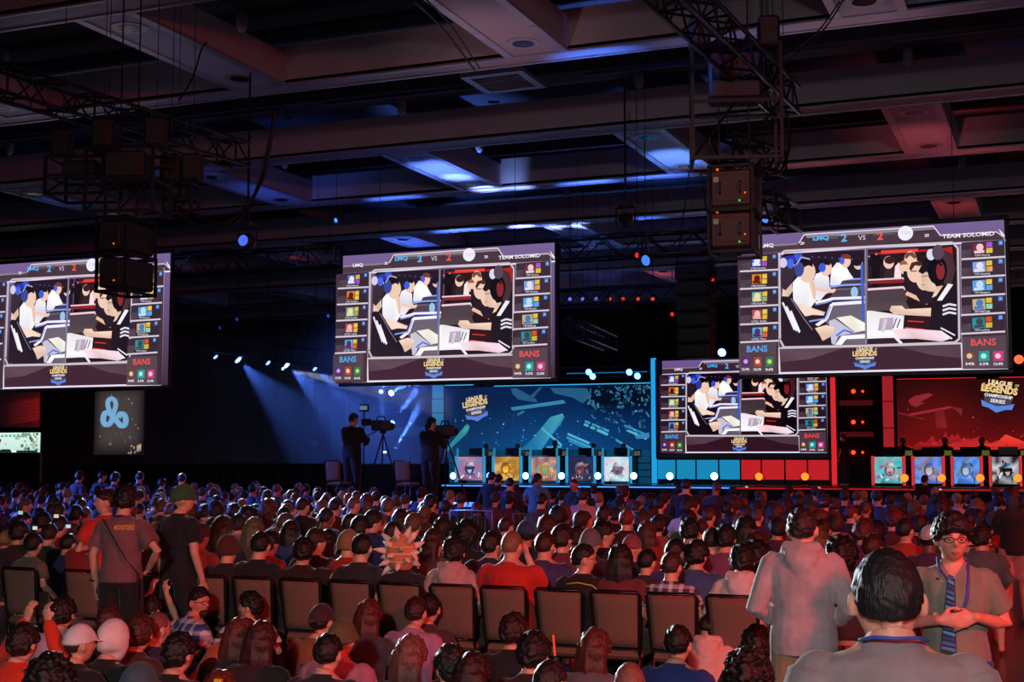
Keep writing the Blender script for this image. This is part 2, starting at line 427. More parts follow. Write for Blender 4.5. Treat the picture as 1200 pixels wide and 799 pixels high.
# ================================================================ HANGING SCREENS
PX0, PX1 = (3.0, 98.0), (17.0, 717.0)
ASP = 9 / 16
def sc(x, y):
    """point of the drawing in the tall picture -> unit coordinates of the flat screen"""
    yt = 98 - 0.057*(x-3); yb = 717 - 0.0258*(x-17); v = (y-yt)/(yb-yt)
    xl = 3 + 14*v; xr = 1160 + 18*v
    return ((x-xl)/(xr-xl), (1-v)*ASP)
def SL(pts): return [sc(*p) for p in pts]
DK = '#3c2c3a'; LN = '#cfc4cc'
def screen_drawing():
    c = Canvas()
    c.rect(0, 0, 1, ASP, '#43303f', '#7a6397')
    rj = random.Random(9)
    def P(pts, col):
        b = lin(col); q = []
        for _ in pts:
            f = 1 + rj.uniform(-.22, .22); q.append(tuple((12.92*x if x <= .0031308 else 1.055*x**(1/2.4)-.055) for x in [min(1, v*f) for v in b[:3]]))
        c.poly(SL(pts), q)
    def LNE(pts, wd, col=LN): c.line(SL(pts), wd/1165, col)
    # title bar
    P([(270,132),(295,92),(865,58),(895,100),(885,130),(270,168)], '#4a3543')
    P([(295,92),(865,58),(875,72),(310,108)], '#8e838c')
    P([(330,104),(440,97),(450,110),(340,116)], '#5d545c'); P([(600,90),(700,83),(706,94),(610,100)], '#5d545c')
    LNE([(270,132),(295,92),(580,75),(865,58),(895,100)], 5, '#e6dde4')
    P([(6,150),(270,133),(280,164),(6,185)], '#4d3946'); LNE([(6,150),(262,134)], 9, '#8c8190')
    P([(880,102),(1140,85),(1166,125),(880,140)], '#4d3946'); LNE([(895,100),(1130,86),(1163,112)], 6, '#cfc4cc')
    P([(1138,72),(1163,100),(1163,112),(1146,92)], '#f4eef6')
    LNE([(5,192),(280,172),(580,150),(880,140),(1166,124)], 8, '#e9e0ee')
    # photograph area: left team (blue), right team (red)
    P([(192,190),(205,178),(577,162),(577,580),(210,592),(196,560)], '#2c1d2c')
    P([(582,162),(950,142),(968,160),(972,560),(965,572),(582,580)], '#2c1b20')
    P([(250,180),(285,178),(300,215),(262,225)], '#3d57d8'); P([(195,195),(250,185),(262,215),(200,225)], '#2c3aa8')
    for i in range(7): P([(330+i*30,190+i*2),(336+i*30,190+i*2),(336+i*30,194+i*2),(330+i*30,194+i*2)], '#5a6ed0')
    P([(582,178),(900,158),(945,150),(950,230),(900,225),(880,168),(640,184)], '#b4232a')
    P([(640,166),(800,158),(800,172),(640,180)], '#e2453c')
    # far end consoles
    W = '#f7f2ff'; SK = '#f3cdb8'; HD = '#211822'; JK = '#2a1f2a'; BL = '#8fa4f2'; PK = '#f6d3dc'
    # left, far player
    P([(500,300),(505,255),(530,245),(550,262),(552,300)], JK); c.disc(*sc(540,228), .017, SK, .02); c.disc(*sc(536,220), .018, HD, .014)
    P([(470,296),(555,290),(555,318),(462,322)], '#4c3f56'); LNE([(465,296),(555,291)], 7, BL)
    # player 4
    P([(414,320),(420,250),(445,218),(480,225),(500,262),(520,290),(470,300),(455,325)], W)
    c.disc(*sc(484,212), .020, SK, .027); P([(458,200),(470,183),(492,180),(508,192),(505,205),(480,202),(470,222),(460,215)], '#7a3a30')
    c.disc(*sc(468,212), .010, '#4a66e0', .014)
    P([(430,335),(545,328),(570,318),(570,375),(420,382)], '#6b5d6c'); LNE([(400,330),(470,320),(572,316)], 9, BL)
    # player 3
    P([(342,385),(335,310),(352,270),(385,258),(410,285),(412,330),(430,345),(395,360),(370,390)], W)
    c.disc(*sc(396,245), .024, SK, .031); P([(366,235),(370,212),(395,205),(418,218),(414,232),(392,230),(384,262),(370,258)], HD)
    c.disc(*sc(380,242), .014, '#3c60dc', .018); LNE([(352,335),(420,348),(440,342)], 16, SK)
    P([(405,385),(440,345),(570,338),(576,375),(420,385)], '#54485a'); c.disc(*sc(524,352), .014, '#9fc7ee', .022)
    LNE([(350,398),(400,388),(425,380),(575,375)], 12, W); LNE([(350,408),(400,398),(430,386),(575,382)], 4, BL)
    # player 2
    P([(250,400),(246,310),(270,282),(320,290),(340,330),(352,390),(330,420),(392,440),(300,460)], W)
    P([(318,300),(335,285),(352,330),(350,385),(338,380)], SK)
    c.disc(*sc(312,262), .033, SK, .043); P([(258,262),(262,215),(300,195),(335,212),(338,240),(318,232),(300,240),(290,275),(270,280)], HD)
    c.disc(*sc(275,250), .020, '#3e4a9c', .030); LNE([(262,230),(285,196),(325,205)], 7, '#aaa4c8')
    P([(262,400),(300,412),(395,440),(388,455),(300,450)], SK)
    # near console (left)
    P([(392,470),(420,408),(575,398),(578,580),(430,585),(415,520)], '#6d6270')
    LNE([(355,500),(400,470),(425,405),(575,395)], 15, W); LNE([(300,492),(330,480),(395,470),(420,415)], 7, BL)
    P([(445,465),(510,455),(575,490),(578,520),(530,530)], '#fdf6ea'); LNE([(446,470),(525,532)], 5, '#2a2028')
    P([(412,480),(440,470),(530,532),(455,545),(440,585),(425,580)], '#c9c4d8')
    P([(440,585),(470,545),(578,536),(578,556),(490,560),(470,585)], W); LNE([(445,545),(480,520),(520,532)], 9, '#5a7ce8')
    # player 1 (nearest, dark jacket)
    P([(192,585),(192,380),(215,365),(250,385),(290,440),(330,490),(372,505),(380,560),(330,585)], JK)
    for a in (0, 18, 38): P([(198+a,400+a),(206+a,395+a),(262+a*.6,515+a*.3),(254+a*.6,522+a*.3)], W)
    c.disc(*sc(222,258), .020, '#3c58c8', .030); LNE([(212,228),(238,214),(256,236)], 7, '#c8c4e0')
    P([(350,512),(400,498),(438,508),(428,545),(385,568),(370,540)], SK)
    P([(200,370),(205,300),(240,300),(250,345),(230,372)], SK); P([(194,330),(194,235),(215,212),(250,225),(262,270),(240,318),(215,345)], '#3a2c38')
    c.disc(*sc(204,222), .016, '#d8d0f0', .02); c.disc(*sc(238,226), .014, '#4c68e4', .02)
    LNE([(240,380),(300,470),(340,520)], 4, '#8a7c90')
    # the centre monitor edge
    P([(552,228),(566,224),(572,480),(560,482)], '#4664c8'); 
    # right side: far players, camera on its stand
    P([(600,180),(640,190),(636,320),(620,340),(604,330)], '#1d141c'); P([(585,210),(650,205),(650,232),(585,238)], '#1d141c')
    for (a, b, d) in ((590,195,3), (622,186,3), (600,340,4), (632,336,3)): c.disc(*sc(a, b), d/1165, '#e8dce0')
    P([(655,290),(660,245),(690,240),(712,262),(716,300)], '#3a2a30'); c.disc(*sc(676,222), .020, SK, .025); c.disc(*sc(680,212), .020, '#3c2222', .015)
    P([(700,290),(704,240),(720,222),(730,250),(730,290)], PK)
    P([(746,240),(752,195),(788,190),(792,240),(800,262),(756,262)], JK); c.disc(*sc(770,208), .023, SK, .032); P([(745,200),(752,180),(780,176),(797,196),(790,208),(768,192),(752,208)], '#7c4a38')
    P([(590,300),(742,292),(742,312),(590,318)], '#8c2830'); LNE([(585,300),(740,292),(770,330)], 7, PK)
    P([(585,345),(740,338),(760,375),(752,398),(585,402)], '#53434c'); LNE([(585,342),(740,332),(770,360)], 10, PK)
    c.disc(*sc(742,245), .018, SK, .026); P([(725,235),(730,218),(750,216),(760,232),(742,232)], '#a05c3c')
    P([(740,262),(780,262),(800,320),(850,400),(838,415),(760,378),(744,330)], JK)
    LNE([(752,358),(845,402)], 17, '#f2c09c')
    c.disc(*sc(790,262), .030, SK, .044); P([(765,250),(775,224),(810,216),(832,240),(812,240),(790,236),(772,262)], '#4a3026'); LNE([(772,262),(800,262)], 4, '#241820')
    P([(790,320),(860,330),(870,400),(820,410),(790,360)], JK); c.disc(*sc(828,290), .03, SK, .05)
    # near player (dark shirt with light stripes, big headset)
    P([(810,290),(830,250),(900,260),(912,330),(880,355),(842,350),(815,335),(822,315)], SK)
    P([(812,250),(850,205),(905,225),(918,270),(912,318),(880,330),(855,285),(842,262)], '#201820')
    P([(804,264),(832,208),(905,212),(918,332),(886,342),(868,292),(838,264),(822,276)], '#201820'); LNE([(818,286),(846,283)], 3, '#3a2a30'); LNE([(816,322),(832,322)], 3, '#a86858')
    P([(880,200),(905,165),(945,185),(962,250),(945,318),(915,322),(905,235)], '#4a3038'); c.disc(*sc(885,258), .036, '#18121a', .056); c.disc(*sc(898,262), .016, '#8c2c34', .034)
    LNE([(858,285),(848,240),(880,218),(905,238)], 9, '#15101a'); c.disc(*sc(858,190), .016, '#dcdcf6', .022); c.disc(*sc(888,180), .022, '#5a4858', .03)
    P([(880,400),(900,350),(940,318),(968,325),(970,560),(930,570),(880,540),(850,520)], '#241a26')
    P([(930,318),(952,322),(905,392),(884,392)], W); P([(884,330),(910,326),(880,372),(862,380)], SK)
    for a in (0, 18, 36): LNE([(908,418+a),(935,408+a),(965,414+a)], 9, '#e9e4f4')
    P([(582,402),(750,395),(770,430),(582,440)], '#5c4d52'); P([(582,438),(600,436),(745,458),(740,520),(720,555),(582,560)], '#fbf4fa')
    P([(640,470),(700,466),(696,520),(632,524)], '#b0a0b4'); P([(655,475),(672,474),(660,530),(645,530)], '#e3d3dc')
    LNE([(712,470),(698,512)], 5, '#5a4a5c'); LNE([(728,474),(714,512)], 5, '#5a4a5c')
    P([(748,470),(860,455),(852,520),(760,518)], '#331a20'); LNE([(760,482),(828,486)], 5, '#e03c38'); LNE([(748,512),(830,520)], 6, '#f05a44')
    P([(700,450),(682,436),(690,415),(735,415),(750,430),(860,425),(858,462),(740,455)], SK)
    P([(690,520),(760,515),(905,525),(940,560),(905,572),(800,560),(720,560)], PK)
    LNE([(900,512),(960,545)], 6, W); LNE([(902,528),(948,560)], 6, W)
    P([(582,560),(700,555),(738,580),(582,582)], '#352430'); LNE([(582,552),(705,550),(735,582)], 12, W)
    LNE([(577,164),(581,582)], 9, '#8d8290')
    # frame round the photograph
    LNE([(196,560),(190,190),(215,172),(580,155),(950,138),(972,165),(978,560),(960,576),(580,590),(215,598),(196,565)], 9, '#cfc4cc')
    LNE([(185,190),(190,602)], 6, '#9d929c'); LNE([(984,150),(990,575)], 6, '#9d929c')
    # bottom bar
    P([(192,605),(985,582),(990,690),(196,712)], '#4a2c3c'); P([(192,605),(500,596),(330,650),(194,665)], '#5d4652'); P([(985,582),(700,590),(860,630),(988,645)], '#5d4652')
    LNE([(190,602),(580,593),(988,580)], 8); LNE([(190,602),(197,712)], 8, '#e6dde4'); LNE([(988,580),(993,692)], 8, '#e6dde4')
    LNE([(18,717),(580,702),(1178,687)], 9, '#e9e2f4'); LNE([(5,200),(17,717)], 6, '#cbbfd0'); LNE([(1163,112),(1179,688)], 5, '#a89cb0')
    P([(-2,196),(186,182),(192,716),(12,722)], '#46323f'); P([(986,146),(1163,130),(1182,690),(992,692)], '#46323f')
    # player rows with plain coloured tiles
    Lc = [('#4a6ad8','#efe8ff'),('#e08038','#5a2418'),('#7fb9b0','#f2e2a0'),('#b84a58','#f0c0b0'),('#58b8e8','#5a2c68')]
    Rc = [('#7a3448','#f2c8d0'),('#8fb6f0','#e6dcf6'),('#58a8e6','#c8dcf6'),('#d6c080','#4c7cc0'),('#2f8f90','#3f4a58')]
    for i in range(5):
        y = 186 + i*79; n0 = len(c.V)
        P([(10,y+8),(182,y-2),(184,y+66),(12,y+74)], DK); P([(10,y+40),(60,y+36),(60,y+70),(12,y+74)], '#54424f')
        LNE([(8,y+78),(186,y+70)], 8, '#d9cedd')
        P([(64,y+14),(108,y+12),(109,y+54),(65,y+56)], Lc[i][0]); c.disc(*sc(88, y+32), .012, Lc[i][1], .014); P([(68,y+40),(104,y+44),(104,y+53),(68,y+54)], Lc[i][1])
        P([(112,y+12),(134,y+10),(134,y+30),(112,y+32)], '#e4c24a'); P([(112,y+35),(134,y+33),(134,y+53),(112,y+55)], ('#b054d0','#e4c24a','#9fb06a','#e4c24a','#e85a2c')[i])
        P([(160,y+4),(176,y+3),(176,y+20),(160,y+21)], '#4a88dc'); c.text('x', *sc(168,y+11), .007, '#cfe4ff')
        c.text(('LMQ Ackerman','LMQ NoName','LMQ XiaoWei','LMQ Vasili','LMQ Mor')[i], *sc(96, y+64), .009, W, .058)
        for k_ in range(n0, len(c.V)): c.V[k_] = (c.V[k_][0] + .0022*(i+.6), c.V[k_][1], c.V[k_][2])
        y2 = 134 + i*82; n0 = len(c.V)
        P([(988,y2+6),(1164,y2-5),(1166,y2+66),(990,y2+76)], DK); P([(988,y2+40),(1030,y2+36),(1030,y2+70),(990,y2+74)], '#54424f')
        LNE([(988,y2+80),(1168,y2+70)], 8, '#d9cedd')
        P([(1034,y2+12),(1086,y2+8),(1087,y2+54),(1036,y2+57)], Rc[i][0]); c.disc(*sc(1064, y2+28), .013, Rc[i][1], .014); P([(1040,y2+44),(1082,y2+40),(1082,y2+52),(1042,y2+55)], Rc[i][1])
        P([(1090,y2+6),(1114,y2+5),(1114,y2+26),(1090,y2+28)], ('#b054d0','#e4c24a','#e4c24a','#e4c24a','#e85a2c')[i]); P([(1090,y2+32),(1116,y2+30),(1116,y2+52),(1090,y2+54)], ('#e4c24a','#e0a068','#58a8e6','#8fc8b0','#e4c24a')[i])
        P([(1140,y2),(1158,y2-1),(1158,y2+18),(1140,y2+19)], '#4a88dc'); c.text('x', *sc(1149,y2+9), .007, '#cfe4ff')
        c.text(('TSM Dyrus','TSM Amazing','TSM Bjergsen','TSM WildTurtle','TSM Lustboy')[i], *sc(1074, y2+64), .009, W, .055)
    for i in range(0): pass
    P([(14,588),(186,580),(192,712),(20,714)], '#584650'); P([(992,556),(1170,548),(1176,686),(996,694)], '#584650')
    c.text('BANS', *sc(100,608), .026, '#5aa8ee', .082, bold=.02); c.text('BANS', *sc(1080,578), .026, '#ec5656', .088, bold=.02)
    for i, (a, b) in enumerate((('#5c3478','#c8a0e8'),('#b4483c','#f0d8b8'),('#3c7c50','#b8e070'))):
        x = 30 + i*55; P([(x,645),(x+36,643),(x+37,684),(x+1,686)], a); c.disc(*sc(x+18, 664), .009, b); c.text(('15.0%','18.2%','8.6%')[i], *sc(x+18, 698), .010, W, .030, bold=.02)
    for i, (a, b) in enumerate((('#6a4c3c','#e8c0a8'),('#2c9c98','#a8f0e8'),('#c03c78','#f0c8e0'))):
        x = 1003 + i*58; P([(x,618),(x+42,616),(x+43,658),(x+1,660)], a); c.disc(*sc(x+20, 638), .010, b); c.text(('34%','3.5%','12.0%')[i], *sc(x+22, 672), .010, W, .032, bold=.02)
    # titles
    c.text('LMQ', *sc(145,156), .018, '#f4eefa', .050, bold=.03); c.text('TEAM SOLOMID', *sc(1018,113), .016, '#f4eefa', .185, bold=.02)
    c.text('20', *sc(304,145), .012, W, bold=.02); c.text('20', *sc(846,114), .012, W, bold=.02)
    c.text('VS', *sc(568,122), .019, '#cfc6d6', .028, bold=.01); c.text('2', *sc(490,122), .031, '#6cb8f4', .022, bold=.03); c.text('2', *sc(647,115), .031, '#f06058', .022, bold=.03)
    c.text('LMQ', *sc(388,124), .022, '#58b0f0', .062, bold=.05)
    c.disc(*sc(756,104), .028, '#f4f0ff', .028, 20); c.text('TSM', *sc(756,104), .014, '#c8c8e0', .036)
    logo(c, *sc(583,640), .052)
    return c
def logo(c, x, y, s, rot=0.0):
    """stacked lettering over a shield: gold words, white words, blue ribbon"""
    R = lambda a, b: (x + (a*math.cos(rot) - b*math.sin(rot))*s, y + (a*math.sin(rot) + b*math.cos(rot))*s)
    c.poly([R(-.72,-.1),R(.72,-.1),R(.60,-.62),R(0,-.9),R(-.60,-.62)], '#4a4250')
    c.poly([R(-.80,-.42),R(-.5,-.55),R(0,-.66),R(.5,-.55),R(.80,-.42),R(.72,-.74),R(.42,-.78),R(0,-.98),R(-.42,-.78),R(-.72,-.74)], '#5a86e0')
    c.text('LEAGUE', *R(0,.52), .26*s, '#ffe6b0', 1.15*s, bold=.04, rot=rot); c.text('OF', *R(.80,.50), .14*s, '#ffe6b0', .18*s, rot=rot)
    c.text('LEGENDS', *R(0,.20), .38*s, '#f2cf8c', 1.75*s, bold=.05, rot=rot)
    c.text('CHAMPIONSHIP', *R(0,-.14), .17*s, '#f2eef6', 1.35*s, bold=.03, rot=rot); c.text('SERIES', *R(0,-.40), .19*s, '#e6e2ee', .72*s, bold=.03, rot=rot)
draw = screen_drawing()
pic_me = draw.mesh('screen_picture', SCREEN)
draw.Cc = [[tuple(x*x/(x+.05)*1.05 for x in c[:3]) + (1,) for c in cc] for cc in draw.Cc]
pic_dark = draw.mesh('screen_picture', SCREEN)
def hang_screen(px0, px1, pyb, Y, label, with_rig=True, pic=None):
    a = at_y(px0, pyb, Y); b = at_y(px1, pyb, Y); W = b.x - a.x; H = W * ASP
    cx = (a.x + b.x)/2; z0 = at_y((px0+px1)/2, pyb, Y).z
    r = empty('projection_screen', (cx, Y, z0)); tag(r, label, 'screen', 'hanging projection screens')
    fr = 0.075
    for nm, lo, hi in (('frame_rail', (-W/2-fr, 0, -fr), (W/2+fr, .08, 0)), ('frame_rail', (-W/2-fr, 0, H), (W/2+fr, .08, H+fr)),
                       ('frame_rail', (-W/2-fr, 0, 0), (-W/2, .08, H)), ('frame_rail', (W/2, 0, 0), (W/2+fr, .08, H))):
        m = MB(); m.bbox(lo, hi, .012); m.obj(nm, M_BLACK, r)
    MB().box((-W/2, .03, 0), (W/2, .05, H)).obj('backing', M_BOX, r)
    p = mkobj('picture', pic or pic_me, r, (-W/2, .02, 0)); p.scale = (W, 1, W)
    if with_rig:
        for sx in (-.32, .32):
            MB().tube([(sx*W, .04, H+fr), (sx*W, .04, 8.5 - z0)], .006, 6).obj('steel_cable', M_BLACK, r)
    return r
YS = 23.5
hang_screen(871, 1182, 435.5, YS, 'right hanging screen showing player photos, topped by TEAM SOLOMID lettering, largest of all')
hang_screen(400, 650, 445.5, YS, 'centre hanging screen showing player photos, left of the black speaker column')
hang_screen(-20, 196, 453.5, YS, 'left hanging screen partly hidden by the two stacked projector boxes')
# ================================================================ STAGE
YD, YL, YF = 46.0, 48.5, 44.6          # desks, LED walls, stage front
ZS = at_y(760, 568.5, YF).z
SX0, SX1 = at_y(518, 568, YF).x, 8.0
stage_m = mat('stage_deck', '#26262c', 0.25, 0.1, 0.2, 1.0)
st = empty('stage', ((SX0+SX1)/2, YF, 0)); tag(st, 'long black stage platform with a glowing front edge under the red and blue walls', 'stage')
def loc_obj(mb, name, m, parent, smooth=False):
    """world-space mesh under a thing whose Empty stands elsewhere"""
    l = parent.matrix_world if False else Matrix.Translation(parent.location)
    inv = l.inverted(); mb.V = [tuple(inv @ Vector(v)) for v in mb.V]
    return mb.obj(name, m, parent, smooth)
loc_obj(MB().box((SX0, YF, ZS-.12), (SX1, 50.5, ZS)), 'deck', stage_m, st)
loc_obj(MB().box((SX0, YF+.04, 0), (SX1, YF+.1, ZS-.12)), 'skirt', M_DRAPE, st)
xm = at_y(860, 568, YF).x
loc_obj(MB().box((SX0, YF-.03, ZS-.09), (xm, YF, ZS-.045)), 'edge_light', emis('edge_blue', '#3c8cff', 1.6), st)
loc_obj(MB().box((xm, YF-.03, ZS-.09), (SX1, YF, ZS-.045)), 'edge_light', emis('edge_red', '#c01a1c', 0.8), st)
def XY(px, py, Y): v = at_y(px, py, Y); return v.x, v.z
# ---- LED walls
def led_wall(name, px0, px1, pt, pb, Y, label, draw_fn, cx):
    x0, _ = XY(px0, pt, Y); x1, _ = XY(px1, pt, Y); zt = XY(cx, pt, Y)[1]; zb = XY(cx, pb, Y)[1]
    r = empty(name, ((x0+x1)/2, Y, zb)); tag(r, label, 'screen')
    W, H = x1-x0, zt-zb
    MB().bbox((-W/2, .02, 0), (W/2, .2, H), .02).obj('casing', M_BOX, r)
    c = Canvas(0.002); draw_fn(c, W, H); p = mkobj('picture', c.mesh('picture', SCREEN), r, (-W/2, .0, 0))
    return r, W, H
def blue_draw(c, W, H):
    # drawing coordinates: crop pixels x 90..1125, y 50..365
    m = lambda x, y: ((x-90)/1035*W, (1-(y-50)/320)*H)
    P = lambda pts, col: c.poly([m(*p) for p in pts], col)
    n = 12
    for i in range(n):
        for j in range(4):
            x0, x1 = 90+1035*i/n, 90+1035*(i+1)/n; y0, y1 = 50+80*j, 130+80*j
            def cc(x, y):
                t = max(0, 1-math.hypot((x-620)/560, (y-330)/230)); d = 0.55+0.45*(y-50)/320
                q = 0.35 if x > 780 and y < 210 else 1
                return ((0.03+.03*t)*q, (0.10+.15*t*d+.07*(y-50)/320)*q+.02, (0.26+.22*t*d+.08*(y-50)/320)*q+.03)
            P([(x0,y0),(x1,y0),(x1,y1),(x0,y1)], [cc(x0,y0),cc(x1,y0),cc(x1,y1),cc(x0,y1)])
    random.seed(3)
    P([(450,368),(545,290),(640,190),(700,175),(710,190),(690,225),(640,280),(600,330),(590,368)], ['#1d6a9c','#1f6f9f','#3a8fae','#4aa0b4','#2f86a8','#257da4','#2480b0','#2a8ab8','#1f7fb4'])
    P([(100,335),(215,215),(230,230),(215,260),(110,345)], '#2f8a9c'); P([(200,228),(226,228),(220,250),(190,262)], '#3fa79a')
    P([(440,60),(470,58),(570,110),(575,125),(480,110),(450,85)], '#255a80'); P([(520,110),(590,55),(600,58),(545,115)], '#225578')
    P([(440,145),(705,115),(718,130),(450,160)], '#3583a8'); P([(470,178),(500,160),(515,165),(480,182)], '#2d7398')
    P([(640,60),(820,65),(845,100),(800,132),(750,105),(660,85)], '#245a80')
    for (x, y, l) in ((810,215,120),(820,235,105),(805,228,115),(720,285,130),(730,300,125),(725,270,110),(1000,235,110),(1010,255,100)):
        P([(x,y),(x+3,y-9),(x+l,y+l*.30),(x+l-5,y+l*.30+9)], random.choice(['#3c9cc8','#2f86b8','#56b4d4']))
    P([(600,235),(700,312),(695,322),(598,245)], '#4fb0cf'); P([(620,320),(700,318),(690,332),(630,330)], '#3f9fc6')
    P([(962,288),(1085,355),(1078,362),(958,296)], '#3a96c2'); P([(1050,275),(1118,262),(1120,285),(1060,290)], '#3485b4')
    for i in range(120):
        x = 840+random.random()*280; y = 55+random.random()**1.3*190; a = random.random()*3.14; l = 6+random.random()*24; wd = 3+random.random()*8
        cx_, sx_ = math.cos(a), math.sin(a)
        P([(x,y),(x+cx_*l,y+sx_*l),(x+cx_*l-sx_*wd,y+sx_*l+cx_*wd),(x-sx_*wd,y+cx_*wd)], random.choice(['#1b4668','#245a80','#2f6e94','#14334f','#3a7da0']))
    for i in range(150):
        x = 100+random.random()*1020; y = 170+random.random()*190; r = 1+random.random()**3*3.2
        c.disc(*m(x, y), r/1035*W, random.choice(['#3aa4d0','#68d0e8','#2a7cae']), n=6)
    logo(c, *m(290,140), 74/1035*W, 0.16)
def red_draw(c, W, H):
    m = lambda x, y: ((x-450)/1200*W, (1-(y-72)/405)*H)      # crop pixels x 450..1400, y 72..477
    P = lambda pts, col: c.poly([m(*p) for p in pts], col)
    for i in range(12):
        for j in range(5):
            x0, x1 = 450+1200*i/12, 450+1200*(i+1)/12; y0, y1 = 72+81*j, 153+81*j
            def cc(x, y):
                t = (y-72)/405; t2 = max(0, 1-math.hypot((x-700)/330, (y-260)/220))
                return (.17+.32*t**2.2+.17*t2, .035+.02*t+.02*t2, .045+.02*t)
            P([(x0,y0),(x1,y0),(x1,y1),(x0,y1)], [cc(x0,y0),cc(x1,y0),cc(x1,y1),cc(x0,y1)])
    random.seed(8)
    P([(525,190),(560,165),(650,148),(678,158),(640,180),(595,200),(625,205),(570,230),(535,212)], '#8c2630')
    P([(515,270),(690,240),(780,225),(785,236),(690,255),(530,280)], '#a02830'); P([(780,228),(850,240),(845,285),(810,250)], '#7c2028')
    P([(685,250),(740,245),(755,355),(690,350)], ['#6c1c26','#6c1c26','#8c1e26','#7c1c24']); P([(460,255),(630,300),(620,306),(460,266)], '#701c26')
    for i in range(60):
        x = 455+random.random()*1130; h = 20+random.random()*60*(1+.5*math.sin(x/90)); y = 477; w_ = 60+random.random()*120
        P([(x,y),(x+w_*.2,y-h*.6),(x+w_*.45,y-h),(x+w_*.7,y-h*.5),(x+w_,y)], [random.choice(['#5c141a','#7c181e']), '#8e1a20', random.choice(['#b41e22','#e0302c']), '#a01c22', '#5c141a'])
    P([(740,470),(780,440),(860,425),(950,400),(1010,440),(1060,425),(1100,390),(1200,430),(1300,400),(1640,440),(1640,477),(740,477)], ['#d02a2a','#d42c2a','#b82226','#8e1c22','#c42828','#e8382e','#f04034','#ec3a30','#d03030','#c03030','#e03030','#c02828'])
    for i in range(90):
        x = 480+random.random()*900; y = 240+random.random()*230; r = 1+random.random()**2*5
        c.disc(*m(x, y), r/950*W, random.choice(['#c83a34','#8c2a28','#5e1a1e']), n=5, rot=random.random())
    P([(975,100),(990,95),(1000,130),(980,140)], '#b89060')
    logo(c, *m(1070,160), 96/950*W, -0.16)
led_wall('led_wall', 521, 763, 452.0, 536, YL, 'blue LED wall of floating debris behind the left row of player desks', blue_draw, 640)
led_wall('led_wall', 1050, 1290, 444.5, 527, YL, 'red LED wall of flames and debris behind the right row of player desks', red_draw, 1125)
# ---- light columns and glow strips
def glow_bar(px0, px1, pt, pb, Y, col, s, label, name='light_column', depth=.12, segs=1, group=None):
    x0 = XY(px0, pt, Y)[0]; x1 = XY(px1, pt, Y)[0]; zt = XY((px0+px1)/2, pt, Y)[1]; zb = max(ZS, XY((px0+px1)/2, pb, Y)[1]) if pb > 500 else XY((px0+px1)/2, pb, Y)[1]
    r = empty(name, ((x0+x1)/2, Y, zb)); tag(r, label, 'light', group)
    W, H = x1-x0, zt-zb
    MB().bbox((-W/2-.02, .03, 0), (W/2+.02, depth+.03, H), .008).obj('housing', M_BOX, r)
    for i in range(segs):
        MB().box((-W/2, 0, H*i/segs+.015), (W/2, .03, H*(i+1)/segs-.015)).obj('diffuser', emis('glow_%s_%s' % (col, s), col, s), r)
    return r
glow_bar(506.5, 519.5, 451, 500, YL-.3, '#3a9ad8', .55, 'pale blue panelled column at the left end of the blue LED wall', segs=3)
glow_bar(762.5, 768.5, 419, 567, YL-1.2, '#22a8f0', .9, 'tall thin cyan light column between the blue wall and the middle stage screen')
glow_bar(972.5, 978.5, 440, 570, YL-1.2, '#f02c34', .8, 'tall thin red light column right of the middle stage screen')
glow_bar(1033.5, 1046, 439, 533, YL-.5, '#c42a34', .6, 'wide red panelled column at the left end of the red LED wall', segs=3)
glow_bar(521.5, 554.5, 450.2, 452.2, YL-.2, '#38b4f4', 1.0, 'short cyan strip light above the blue wall, left of the emblem', 'strip_light', .06)
glow_bar(579, 762, 449.5, 451.5, YL-.2, '#38b4f4', 1.0, 'long cyan strip light above the blue wall, right of the emblem', 'strip_light', .06)
glow_bar(1051, 1144, 442.5, 444.3, YL-.2, '#f02428', .9, 'red strip light above the red wall, left of the emblem', 'strip_light', .06)
glow_bar(1171, 1290, 440, 442, YL-.2, '#f02428', .9, 'red strip light above the red wall at the emblem and beyond', 'strip_light', .06)
# ---- middle stage screen in its frame
r = hang_screen(776.8, 970.5, 530.0, 47.2, 'smaller middle stage screen in a dark violet frame, behind the right hanging screen', with_rig=False, pic=pic_dark)
del r['group']
x0 = XY(768.5, 480, 47.25)[0]; x1 = XY(972, 480, 47.25)[0]; zt = XY(870, 419, 47.25)[1]; zb = XY(870, 537.5, 47.25)[1]
fm = mat('violet_frame', '#35304f', 0.5, 0, .1, 3); fr_ = MB()
px0_, px1_ = XY(776.8,480,47.2)[0]-.07, XY(970.5,480,47.2)[0]+.07
Wp = px1_-px0_-.14; zp0 = XY((776.8+970.5)/2, 530, 47.2)[1]; zp1 = zp0 + Wp*ASP
for lo, hi in (((x0,47.22,zb),(px0_,47.45,zt)),((px1_,47.22,zb),(x1,47.45,zt)),((px0_,47.22,zb),(px1_,47.45,zp0-.07)),((px0_,47.22,zp1+.07),(px1_,47.45,zt))):
    if hi[2] > lo[2]: fr_.box(lo, hi)
loc_obj(fr_, 'surround', fm, r)
